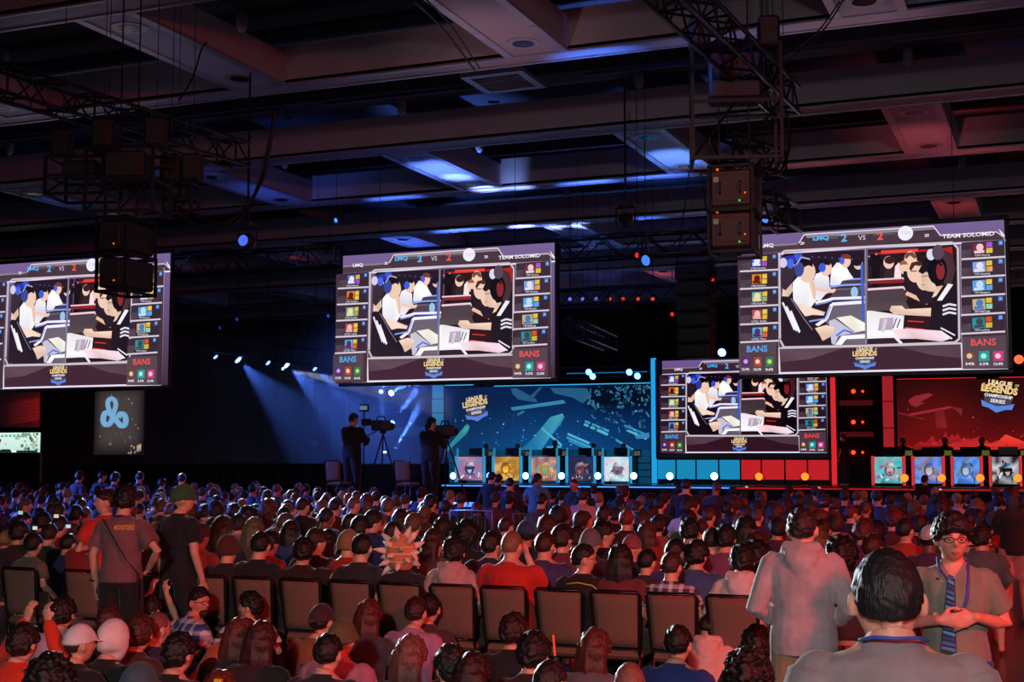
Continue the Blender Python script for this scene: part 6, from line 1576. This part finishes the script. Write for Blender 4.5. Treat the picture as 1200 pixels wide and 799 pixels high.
# man in the green beanie
o, ps, M = stand_at(211, 11.9, 567, -38, None, bl, '#14141a', 'standing man in a green knitted beanie and black T-shirt, arm hanging', rz=-14, arms='down', cap='beanie', capc='#2c5a34', pants='#14141c', shoes=True, w=1.04)
# grey hooded man
o, ps, M = stand_at(938, 7.7, 590, -8, 'short', '#2e2018', '#a89ca0', 'standing man in a light grey hooded sweatshirt and khaki trousers, back turned', rz=6, arms='front', sleeve='long', hood=True, pants='#a08060', w=1.07, shoes=True, vox=.009, hvox=.005)
# near man, back of the head
o, ps, M = stand_at(1040, 3.35, 641, -2, None, '#1c1818', '#8f8688', 'nearest man seen from behind, dark cropped hair, grey T-shirt and blue neck strap', rz=14, arms='slouch', hgt=1.69, w=1.08, vox=.0075, pants='#20242c', shoes=True)
nh = hair_mesh('crop', None, .0035, 3); slot(nh, HAIR); h = mkobj('hair', nh, o, color='#1c181a'); h.matrix_basis = M
MB().tube([(-.078, -.035, 1.475), (-.05, -.075, 1.487), (0, -.086, 1.486), (.05, -.075, 1.487), (.078, -.035, 1.475)], .0045, 8).obj('neck_strap', mat('blue_strap', '#3c54b0', .6), o, True)
# man with the blue tie, facing the camera
ty = at_d(1113, 535, 7.0); face = math.degrees(math.atan2(ty.y, ty.x)) + 90
o, ps, M = stand_at(1113, 7.0, 600, 8, None, '#181012', '#7c8072', 'walking young man in glasses, olive V-neck shirt and a blue patterned tie', rz=face + 2, arms='belly', skin='#d8937e', shorts=True, pants='#2440a8', vox=.0075, w=1.0, shoes=True, pitch=-.05)
nh = hair_mesh('wavy', None, .005, 5); slot(nh, HAIR); h = mkobj('hair', nh, o, color='#171012'); h.matrix_basis = M
glasses(o, M, m=mat('dark_red_frame', '#2c1418', .3))
for sx in (-1, 1):
    e = MB(); e.ball((sx*.031, .0795, .004), (.0125, .010, .0042), 14, 10); eo = e.obj('eye', mat('eye_white', '#a8968e', .3), o, True); eo.matrix_basis = M
    e = MB(); e.ball((sx*.031, .0885, .004), (.0058, .0022, .0042), 12, 8); p_ = e.obj('iris', mat('dark_iris', '#1c100c', .15), eo, True)
    e = MB(); e.tube([(sx*.016, .101, .026), (sx*.034, .098, .031), (sx*.052, .086, .026)], [.0028, .0036, .002], 8, flat=.6); e.obj('eyebrow', M_BOX, o, True).matrix_basis = M
e = MB(); e.tube([(-.021, .094, -.062), (-.008, .1035, -.0585), (0, .104, -.0605), (.008, .1035, -.0585), (.021, .094, -.062)], [.0015, .003, .0032, .003, .0015], 8); e.tube([(-.018, .094, -.0655), (0, .103, -.070), (.018, .094, -.0655)], [.0015, .004, .0015], 8)
e.obj('lips', mat('lips', '#b87468', .5), o, True).matrix_basis = M
# tie: knot, blade with its own pattern of little blocks, black edge
tie = empty('tie'); tie.parent = o
import bmesh
_t = top_of(o); _t.data = _t.data.copy(); bm = bmesh.new(); bm.from_mesh(_t.data)
bmesh.ops.delete(bm, geom=[f for f in bm.faces if f.calc_center_median().y > 0 and abs(f.calc_center_median().x) < (f.calc_center_median().z - 1.375)*.62], context='FACES'); bm.to_mesh(_t.data); bm.free()
sh = top_of(o).data; bvh = BVHTree.FromPolygons([v.co for v in sh.vertices], [tuple(p.vertices) for p in sh.polygons])
def chest(x, z, off=.012):
    hit = bvh.ray_cast(V3((x, 1.0, z)), V3((0, -1, 0)))[0]; return V3((x, (hit.y if hit else .13) + off, z))
def tie_strip(x0, z0, w0, x1, z1, w1, off, n=10):
    V = []; F = []
    for i in range(n+1):
        t = i/n; cx = x0+(x1-x0)*t; cz = z0+(z1-z0)*t; ww = (w0+(w1-w0)*t)/2
        y = max(chest(cx, cz).y, .135 if cz < 1.22 else 0) + off
        V += [(cx-ww, y, cz), (cx+ww, y, cz), (cx+ww, y-.006, cz), (cx-ww, y-.006, cz)]
    for i in range(n):
        for j in range(4): a = i*4+j; b = i*4+(j+1) % 4; F.append((a, b, b+4, a+4))
    F += [(3, 2, 1, 0), (4*n, 4*n+1, 4*n+2, 4*n+3)]
    return MB().add(V, F)
MB_ = tie_strip(.012, 1.435, .034, .04, .985, .085, .006, 16); MB_.obj('tie_edge', M_BOX, tie)
tpt = MB().add([(.0, .158, .985), (.0825, .158, .985), (.042, .158, .945), (.0, .150, .985), (.0825, .150, .985), (.042, .150, .945)], [(0,1,2),(5,4,3),(0,2,5,3),(1,4,5,2),(0,3,4,1)]); tpt.obj('tie_point', M_BOX, tie)
bc = ['#4d82c8', '#2c4ca8', '#5aa0d8', '#243c8c', '#3a68c0']
for i in range(16):
    t = (i+.5)/17; cx = .012 + .028*t; cz = 1.435 - .45*t; ww = (.034 + .051*t) - .012
    y = max(chest(cx, cz).y, .135 if cz < 1.22 else 0) + .0125
    k = MB().add([(cx-ww/2, y, cz-.012), (cx+ww/2, y, cz+.004), (cx+ww/2, y, cz+.018), (cx-ww/2, y, cz+.006), (cx-ww/2, y-.006, cz-.012), (cx+ww/2, y-.006, cz+.004), (cx+ww/2, y-.006, cz+.018), (cx-ww/2, y-.006, cz+.006)], [(3,2,1,0),(4,5,6,7),(0,1,5,4),(1,2,6,5),(2,3,7,6),(3,0,4,7)])
    k.obj('tie_stripe', mat('tie_' + bc[i % 5], bc[i % 5], .6), tie)
kn = MB(); kn.loft([((.012, chest(.012, 1.43).y+.006, 1.455), (1,0,0), (0,1,0), .026, .012), ((.012, chest(.012, 1.43).y+.01, 1.44), (1,0,0), (0,1,0), .024, .014), ((.012, chest(.012, 1.42).y+.008, 1.415), (1,0,0), (0,1,0), .016, .010)], 12); kn.obj('tie_knot', mat('tie_knot', '#5a98d4', .6), tie, True)
ln = MB()
for sx, xb in ((-1, -.012), (1, .02)):
    pts = [(sx*.075, -.01, 1.49)] + [tuple(chest(sx*.072 + (xb - sx*.072)*t - (0.02 if sx < 0 else 0)*math.sin(t*3.1), 1.44 - (.30 if sx < 0 else .07)*t, .007)) for t in (0, .25, .5, .75, 1)]
    ln.tube(pts, [.009]*6, 8, flat=.35)
ln.obj('lanyard', mat('violet_strap', '#4a3c98', .6), o, True)
vn = MB(); 
bt = MB(); b_ = chest(.095, 1.20, .004); bt.cyl((b_.x, b_.y-.004, b_.z), (b_.x, b_.y+.004, b_.z), .014, 14); bt.obj('badge', mat('pink_badge', '#c89088', .3), o)
b_ = chest(-.10+.18, 1.385, .003); MB().ball((b_.x, b_.y, b_.z), (.010, .004, .006), 8, 6).obj('small_pin', M_BOX, o)
# woman at the right edge
wv = at_z(1191, 733, 0.0)
o, ps, M = person('stand', (wv.x, wv.y, 0), 20, 20, 'long', '#141012', '#121218', 'standing woman in a black top and pink shorts at the right edge', arms='crossed', sleeve='long', shorts=True, pants='#c07878', scale=.93, vox=.012, hvox=.008, shoes=True, skin='#c07868')
# staff and standing spectators towards the stage
SF = [
 (597, 25, 559, 0, 'short', '#101014', '#1c2440', 'standing crew member in a navy jacket with a lettered back panel beyond the fence', dict(sleeve='long', w=1.2)),
 (629, 25.5, 553, -35, 'short', '#181014', '#4c7c98', 'standing youth in a blue-white lit T-shirt using a phone beyond the fence', dict(arms='front', skin='#a07060')),
 (575, 27, 552, 0, 'short', '#0c0c12', '#18182a', 'dark standing silhouette before the golden desk picture, left one', dict(sleeve='long')),
 (583, 29, 555, 0, 'medium', '#0c0c12', '#18182a', 'dark standing silhouette between the navy jacket and the blue lamp', dict(sleeve='long')),
 (674, 24, 560, 180, 'buzz', '#5a2a24', '#16141a', 'standing red-faced man in a black T-shirt turned towards the camera', dict(skin='#c8685c', rz=165)),
 (682, 19.0, 571, 0, 'medium', '#140e10', '#b08c9c', 'dark-haired spectator standing in a pale pink T-shirt', dict()),
 (803, 21, 560, 0, 'short', '#120e10', '#18161e', 'standing dark figure with dark hair below the blue light boxes', dict(w=1.15, sleeve='long')),
 (838, 22, 563, 60, 'buzz', '#7a3c34', '#2c2434', 'standing man with a red-lit cropped head in left profile before the red light boxes', dict(skin='#b86858')),
 (1083, 30, 556, -30, 'short', '#201014', '#181218', 'standing dark spectator before the red side desks', {}),
 (990, 44.2, 519, 90, 'short', '#6a4038', '#141418', 'thin standing figure on the stage beside the lamp rack', dict(onstage=1)),
]
for px_, D, yt, yaw, hs, hc, sc_, lab, ex in SF:
    ex = dict(ex); rz = ex.pop('rz', random.uniform(-8, 8)); ons = ex.pop('onstage', 0); ex.setdefault('vox', .02); ex.setdefault('hvox', .012)
    if ons:
        v = at_y(px_, 560, 46.2); person('stand', (v.x, v.y, ZS), 60, 20, hs, hc, sc_, lab, vox=.02, hvox=.012); continue
    if yaw == 180: yaw = 0
    r_ = stand_at(px_, D, yt, yaw, hs, hc, sc_, lab, rz=rz, **ex)
    if 'lettered' in lab: print_on(r_[0], ['EMPLOYEE'], 0, 1.36, .05, '#8a6c78', .24, bg_=(.28, .10, '#3a3450'))
for i, (px_, yt, lab) in enumerate(((72, 565, 'blue-edged spectator leaning, leftmost of the standing row under the grey banner'), (92, 551, 'blue-edged standing spectator left of the next pair, below the banner edge'), (119, 551, 'standing spectator with a blue-lit face in the middle of the row'),
      (134, 553, 'standing spectator with a bright blue shoulder right of the blue-lit face'), (163, 552, 'blue-edged standing spectator just left of the green-beanie man\'s gap'), (190, 560, 'standing spectator in a grey striped shirt with a blue-lit head'), (213, 554, 'blue-edged spectator whose head rises above the green beanie'))):
    D = 27 + (i % 3); v = at_d(px_, 535, D); zt = at_d(px_, yt, D).z
    person('stand', (v.x, v.y, 0), random.uniform(-20, 20), (0, 20, -20)[i % 3], ('short', 'medium')[i % 2], bl, ('#2c2c3c', '#3a3a50', '#24303c')[i % 3], lab, scale=max(.84, zt/1.728), vox=.02, hvox=.012); OCC.append((v.x, v.y))
# ================================================================ CAMERA PLATFORM, FENCE
YP = 25.2
pa = at_y(378, 592, YP); pb = at_y(562, 592, YP); ZP = at_y(470, 592.5, YP).z
pf = empty('camera_platform', ((pa.x+pb.x)/2, YP, 0)); tag(pf, 'dark raised camera platform with black skirt in the middle of the crowd', 'platform')
loc_obj(MB().box((pa.x, YP, ZP-.08), (pb.x, YP+2.6, ZP)), 'deck', mat('platform_deck', '#26242e', .4), pf)
loc_obj(MB().box((pa.x+.03, YP+.04, 0), (pb.x-.03, YP+.08, ZP-.08)), 'skirt', M_DRAPE, pf)
for xx in (pa.x+.1, pb.x-.15): loc_obj(MB().box((xx, YP+2.4, 0), (xx+.06, YP+2.46, ZP-.08)), 'leg', M_BLACK, pf)
for px_, lab in ((397, 'empty chair on the camera platform, left one half hidden in the dark'), (478, 'empty brown chair on the camera platform between the two cameramen')):
    v = at_y(px_, 560, YP+.6); chair(v.x, v.y, 0, lab, None, ZP)
def tv_camera(px_, py_, Y, label, big=True):
    v = at_y(px_, py_, Y); r = empty('tv_camera', (v.x, v.y, ZP)); h = v.z - ZP; tag(r, label, 'camera')
    MB().bbox((-.10, -.20, h-.09), (.20, .22, h+.14), .03).obj('body', mat('camera_grey', '#3a3a40', .5), r)
    MB().tube([(.08, .22, h+.02), (.08, .44, h+.02)], [.07, .09], 14, cap=False).obj('lens', M_BOX, r, True)
    MB().bbox((-.26, -.35, h+.02), (-.12, -.1, h+.17), .02).obj('viewfinder', M_BOX, r)
    MB().tube([(.0, -.1, h+.15), (.0, -.05, h+.23), (.0, .25, h+.23), (.0, .3, h+.15)], .015, 6).obj('handle', M_BLACK, r)
    for a in (0, 2.1, 4.2): MB().cyl((.05, .1, h-.15), (.05+.5*math.cos(a), .1+.5*math.sin(a), 0), .018, 6).obj('tripod_leg', M_ALU, r)
    MB().cyl((.05, .1, h-.15), (.05, .1, h-.08), .07, 12).obj('tripod_head', M_BLACK, r)
    MB().tube([(.0, -.1, h-.1), (-.15, -.6, h-.28)], .012, 6).obj('pan_bar', M_BLACK, r)
    return r
tv_camera(444, 500, YP+1.2, 'large grey broadcast camera on a tripod, left one on the platform')
tv_camera(519, 506, YP+1.0, 'dark broadcast camera on a tripod before the green-tinted debris shape, right one')
for px_, yt, D_, yaw, lab in ((412, 483, .9, -15, 'cameraman in black behind the large grey camera on the platform'), (504, 488, .7, -25, 'cameraman in black silhouetted before the blue column on the platform')):
    v = at_y(px_, 560, YP+D_); zt = at_y(px_, yt, YP+D_).z - ZP
    person('stand', (v.x, v.y, ZP), -10, yaw, 'short', '#0e0e12', '#101014', lab, arms='camera', sleeve='long', scale=zt/1.728, w=1.15, vox=.016, hvox=.01, pants='#0e0e12', shoes=True)
v = at_y(426, 478, YP+1); mm = empty('small_monitor', v); tag(mm, 'small pale-lit monitor above the left cameraman', 'monitor')
MB().bbox((-.11, 0, -.08), (.11, .06, .08), .01).obj('casing', M_BOX, mm); MB().box((-.09, -.008, -.04), (.09, 0, .05)).obj('display', emis('mon_glow', '#5c7c90', .9), mm)
MB().cyl((0, .03, -.08), (0, .03, ZP - v.z), .015, 6).obj('pole', M_BLACK, mm)
for i, px_ in enumerate((503, 511)):
    v = at_y(px_, 590, YP+.15); o = MB().tube([(0, 0, 0), (0, 0, .16), (0, 0, .20)] if i else [(0, 0, 0), (0, 0, .17)], [.035, .033, .014] if i else [.036, .042], 12, cap=False).obj('bottle' if i else 'paper_cup', mat('cup_white', '#9c8c94', .5) if not i else mat('clear_bottle', '#6c7488', .2), None, True)
    o.location = (v.x, v.y, ZP); tag(o, ('pale paper cup on the edge of the camera platform', 'small clear bottle next to the paper cup on the camera platform')[i], ('cup', 'bottle')[i])
def barrier(px0, px1, Y, label, h=1.08):
    a = at_y(px0, 610, Y).x; b = at_y(px1, 610, Y).x; r = empty('crowd_barrier', ((a+b)/2, Y, 0)); tag(r, label, 'barrier', 'metal crowd barriers'); L = b-a
    mt = mat('galvanised_steel', '#8c8890', .35, .8)
    MB().tube([(-L/2, 0, .12), (-L/2, 0, h), (L/2, 0, h), (L/2, 0, .12)], .02, 8).obj('top_rail', mt, r, True); MB().cyl((-L/2, 0, .18), (L/2, 0, .18), .016, 8).obj('bottom_rail', mt, r)
    n = int(L/.115)
    me = MB().cyl((0, 0, .18), (0, 0, h), .009, 6).mesh('bar', mt)
    for i in range(1, n): mkobj('bar', me, r, (-L/2 + L*i/n, 0, 0))
    for s in (-1, 1): MB().bbox((s*L*.42-.03, -.28, 0), (s*L*.42+.03, .28, .04), .01).obj('foot', mt, r)
barrier(528, 577, 20.2, 'metal crowd barrier below the navy-jacketed crew member, left panel')
barrier(602, 626, 19.4, 'short metal crowd barrier panel beside the phone-lit youth')
barrier(496, 526, 20.6, 'metal crowd barrier at the right end of the camera platform, mostly hidden')
barrier(352, 376, 20.8, 'metal crowd barrier by the bright rim-lit cropped man, left end')
# lone chair backs visible between rows on the right
for px_, yt, lab in ((1147, 640, 'dark chair with nobody on it beside the aisle, right of the man with the tie'), (484, 622, 'empty grey chair behind the spiky plush hat'), (811, 662, 'brown chair behind the blue-shirted spectator'), (350, 638, 'grey-backed chair between the grey-haired man and the cropped man')):
    v = at_z(px_, yt, .92); chair(v.x, v.y+.28, 0, lab, None)
# ================================================================ STAGE PLAYERS
def player(side, i, dx, yaw, hc, sc_, lab, sz=1.0):
    d = DPD[(side, i)]; p = d.location
    person('seat', (p.x + dx, p.y + 1.15, ZS + .12), 180, yaw, 'short', hc, sc_, lab, arms='knees', vox=.02, hvox=.012, skin='#b88478', scale=sz*1.02)
    c_ = chair(p.x + dx, p.y + 1.15, math.pi, lab.replace('player', 'chair under the player'), None, ZS + .12)
    hp = MB(); hp.tube([(-.085, 0, 1.20), (-.07, 0, 1.31), (0, 0, 1.345), (.07, 0, 1.31), (.085, 0, 1.20)], .012, 8)
for i, (dx, lab) in enumerate(((.15, 'player with dark hair low behind the monitor at the violet-fronted desk'), (-.05, 'player behind the monitor at the golden-fronted desk'), (0, 'player in a white-collared jersey sitting up at the mauve-fronted desk'), (.1, 'player behind the monitor at the navy-fronted desk'), (-.1, 'player hidden behind the monitor at the sky-fronted desk'))):
    player('blue', i, dx, 0, '#2a1c18', '#d8d8e8' if i != 2 else '#20283c', lab, 1.0 if i != 2 else 1.1)
for i, (dx, lab) in enumerate(((.35, 'player with pale hair at the turquoise-fronted desk'), (.45, 'player with dark hair at the blue and brown desk'), (.42, 'player in black and white at the rock-pictured desk'))):
    player('red', i, dx, 0, ('#8c7468', '#3a2420', '#1c1614')[i], '#26202a', lab, 1.12)
# ================================================================ THE CROWD
random.seed(21)
def clear(x, y, r=.46):
    for (a, b) in OCC:
        if abs(a-x) < r and abs(b-y) < .42: return False
    return True
def pxof(x, y, z=1.2):
    d = Vector((x, y, z - EYE)); R_ = d.x*math.cos(YAW) + d.y*math.sin(YAW); Fw = -d.x*math.sin(YAW) + d.y*math.cos(YAW)
    if Fw <= 0: return None
    f = Fw*math.cos(TH) + d.z*math.sin(TH); v = -Fw*math.sin(TH) + d.z*math.cos(TH)
    return 600 + FPX*R_/f, 399.5 - FPX*v/f, Fw
USED = set()
hairc = ['#17120f', '#241810', '#3a2417', '#2c1c14', '#1c1410', '#6a3a20', '#8a6a44', '#4a3020']
shirtc = [('black', '#17171b'), ('navy', '#1e2444'), ('grey', '#5c5a60'), ('maroon', '#4a1c24'), ('white', '#c4bcc0'), ('green', '#22382c'), ('blue', '#2c4478'), ('charcoal', '#2a2a30'), ('brown', '#4a3428'), ('red', '#a02820'), ('plum', '#4c2848')]
hairn = {'short': 'short-haired', 'medium': 'full-haired', 'long': 'long-haired', 'messy': 'tousled', 'buzz': 'close-cropped', 'curly': 'curly-haired'}
cands = []; Y = YB + 1.12; row = 0
while Y < 27.6:
    x = -34 + random.random()*.5
    while x < 3:
        xx = x + random.uniform(-.06, .06); yy = Y + random.uniform(-.08, .08); q = pxof(xx, yy)
        x += .56
        if not q: continue
        px_, py_, D = q
        if px_ < -15 or px_ > 1215: continue
        inplat = pa.x - .6 < xx < pb.x + .4 and YP - .6 < yy < YP + 3.2
        pit = (xx > at_y(528, 600, yy).x and xx < at_y(720, 600, yy).x and 19.6 < yy < 26.5 and random.random() < .55)
        aisle = px_ > 1168 and D < 21 or (at_y(137, 600, yy).x < xx < at_y(203, 600, yy).x and yy < 16 and random.random() < .5)
        near_gap = 505 < px_ < 640 and 12.7 < yy < 20.4
        behindtie = px_ > 1090 and D < 13
        if inplat or pit or aisle or near_gap or behindtie or random.random() < .07 or not clear(xx, yy): continue
        cands.append((D, xx, yy, px_, row))
    Y += .93; row += 1
cands.sort()
NIND = max(0, 296 - len([o for o in C.objects if o.name.split('.')[0] == 'person']))
print('explicit people', 296 - NIND, 'candidates', len(cands))

def zone(px_, D):
    a = 'left' if px_ < 375 else ('middle' if px_ < 560 else ('right-hand' if px_ > 860 else 'centre'))
    if px_ < 190: s = 'below the grey banner'
    elif px_ < 375: s = 'under the black drape'
    elif px_ < 560: s = 'by the camera platform'
    elif px_ < 860: s = 'facing the blue stage side'
    else: s = 'facing the red stage side'
    return s
for k, (D, xx, yy, px_, row) in enumerate(cands[:NIND]):
    hs = random.choice(['short', 'short', 'short', 'medium', 'medium', 'messy', 'long', 'buzz', 'curly']); yaw = random.choice([0, 0, 8, -12, 12, -35, 25])
    sn, scol = random.choice(shirtc); hc = random.choice(hairc)
    capn = None; slv = random.choice(['short', 'long'])
    if random.random() < .07: capn = random.choice(['cap_back', 'beanie'])
    near = D < 15
    dist = ('a few rows in' if D < 15.5 else ('midway to the stage' if D < 21 else 'nearest the stage'))
    for _ in range(60):
        lab = '%s spectator in a %s %s, %s, %s' % (('capped ' if capn == 'cap_back' else 'beanie-wearing ') + hairn[hs] if capn else hairn[hs], sn, 'top' if slv == 'short' else 'jumper', dist, zone(px_, D))
        if lab not in USED: break
        hs = random.choice(list(hairn)); sn, scol = random.choice(shirtc); slv = random.choice(['short', 'long'])
    USED.add(lab)
    person('seat', (xx, yy, 0), random.uniform(-10, 10), yaw, hs, hc, scol, lab, group='seated crowd ' + zone(px_, D), vox=.015 if near else .02, hvox=.010 if near else .013,
           low=True, scale=random.uniform(.92, 1.06), skin=random.choice([SK_L, SK_L, SK_M, SK_D]), cap=capn, capc=random.choice(['#2a2a30', '#7a2a2c', '#c0bcc0', '#2c3c6c']), sleeve=slv)
# the rest of the crowd, too many to build one by one
def crowd_mesh(lst):
    mb = MB(); cols = []
    def col(n0, c): cols.extend([lin(c)] * (len(mb.F) - n0))
    for (D, xx, yy, px_, row) in lst:
        s = random.uniform(.92, 1.08); T = Matrix.Translation((xx, yy, 0)) @ Matrix.Rotation(random.uniform(-.3, .3), 4, 'Z') @ Matrix.Scale(s, 4)
        P_ = lambda *a: T @ Vector(a); rx, ry = T.to_3x3() @ Vector((1, 0, 0)), T.to_3x3() @ Vector((0, 1, 0)); sc2 = random.choice(shirtc)[1]; hc = random.choice(hairc)
        n0 = len(mb.F); mb.loft([(P_(0, 0, .46), rx, ry, .17, .12), (P_(0, 0, .75), rx, ry, .165, .11), (P_(0, .0, .95), rx, ry, .20, .105), (P_(0, .0, 1.01), rx, ry, .15, .085), (P_(0, .01, 1.05), rx, ry, .07, .06)], 10)
        for sx in (-1, 1): mb.tube([P_(sx*.18, 0, .98), P_(sx*.25, .02, .78), P_(sx*.14, .2, .66)], [.06, .05, .035], 6)
        mb.loft([(P_(0, .1, .46), rx, ry, .2, .2), (P_(0, .2, .56), rx, ry, .2, .25)], 8)
        col(n0, sc2)
        n0 = len(mb.F); mb.tube([P_(0, 0, 1.02), P_(0, .02, 1.12)], .055, 7); mb.ball(P_(0, .045, 1.17), (.073, .085, .115), 9, 7); col(n0, random.choice([SK_L, SK_M, SK_L]))
        n0 = len(mb.F); mb.ball(P_(0, .018, 1.205), (.086, .096, .10), 9, 7); col(n0, hc)
    me = bpy.data.meshes.new('crowd'); me.from_pydata(mb.V, [], mb.F); a = me.color_attributes.new('Col', 'FLOAT_COLOR', 'FACE') if False else me.color_attributes.new('Col', 'FLOAT_COLOR', 'CORNER')
    flat = []
    for p, c in zip(me.polygons, cols): flat.extend(list(c) * p.loop_total)
    a.data.foreach_set('color', flat); me.shade_smooth(); me.materials.append(PRINT); return me
if cands[NIND:]:
    o = mkobj('crowd', crowd_mesh(cands[NIND:])); tag(o, 'mass of far seated spectators between the nearer rows and the stage', 'crowd', kind='stuff')
# small lit phones scattered in the crowd
for i, (px_, py_, c_, lab) in enumerate(((24, 602, '#bfe8d8', 'glowing greenish phone screen left of the dark green shirt'), (66, 606, '#f0e8c0', 'bright phone screen with red edge in the left crowd'), (41, 620, '#e8ffe0', 'small lit phone just below the left bucket hat'), (80, 618, '#d8f0ff', 'pale phone light beside the short reddish-haired man'),
        (960, 572, '#a8d8f0', 'tiny white-blue lights in front of the red stage edge'), (1102, 574, '#c8e0e8', 'tiny white lights below the red side desks'), (875, 571, '#e0f0ff', 'tiny white light below the red light boxes'))):
    v = at_d(px_, py_, 14 if i < 4 else 33); r = empty('phone', v); tag(r, lab, 'phone'); MB().bbox((-.035, 0, -.01), (.035, .008, .035), .003).obj('body', M_BOX, r); MB().box((-.03, -.002, -.006), (.03, 0, .03)).obj('display', emis('phone' + c_, c_, .7), r)
bpy.data.scenes.remove(TMP)
for _o in C.objects:
    if _o.parent is None and 'label' in _o and not 4 <= len(_o['label'].split()) <= 16: print('LABEL', len(_o['label'].split()), _o['label'])
if not CH_USED[0]: pass
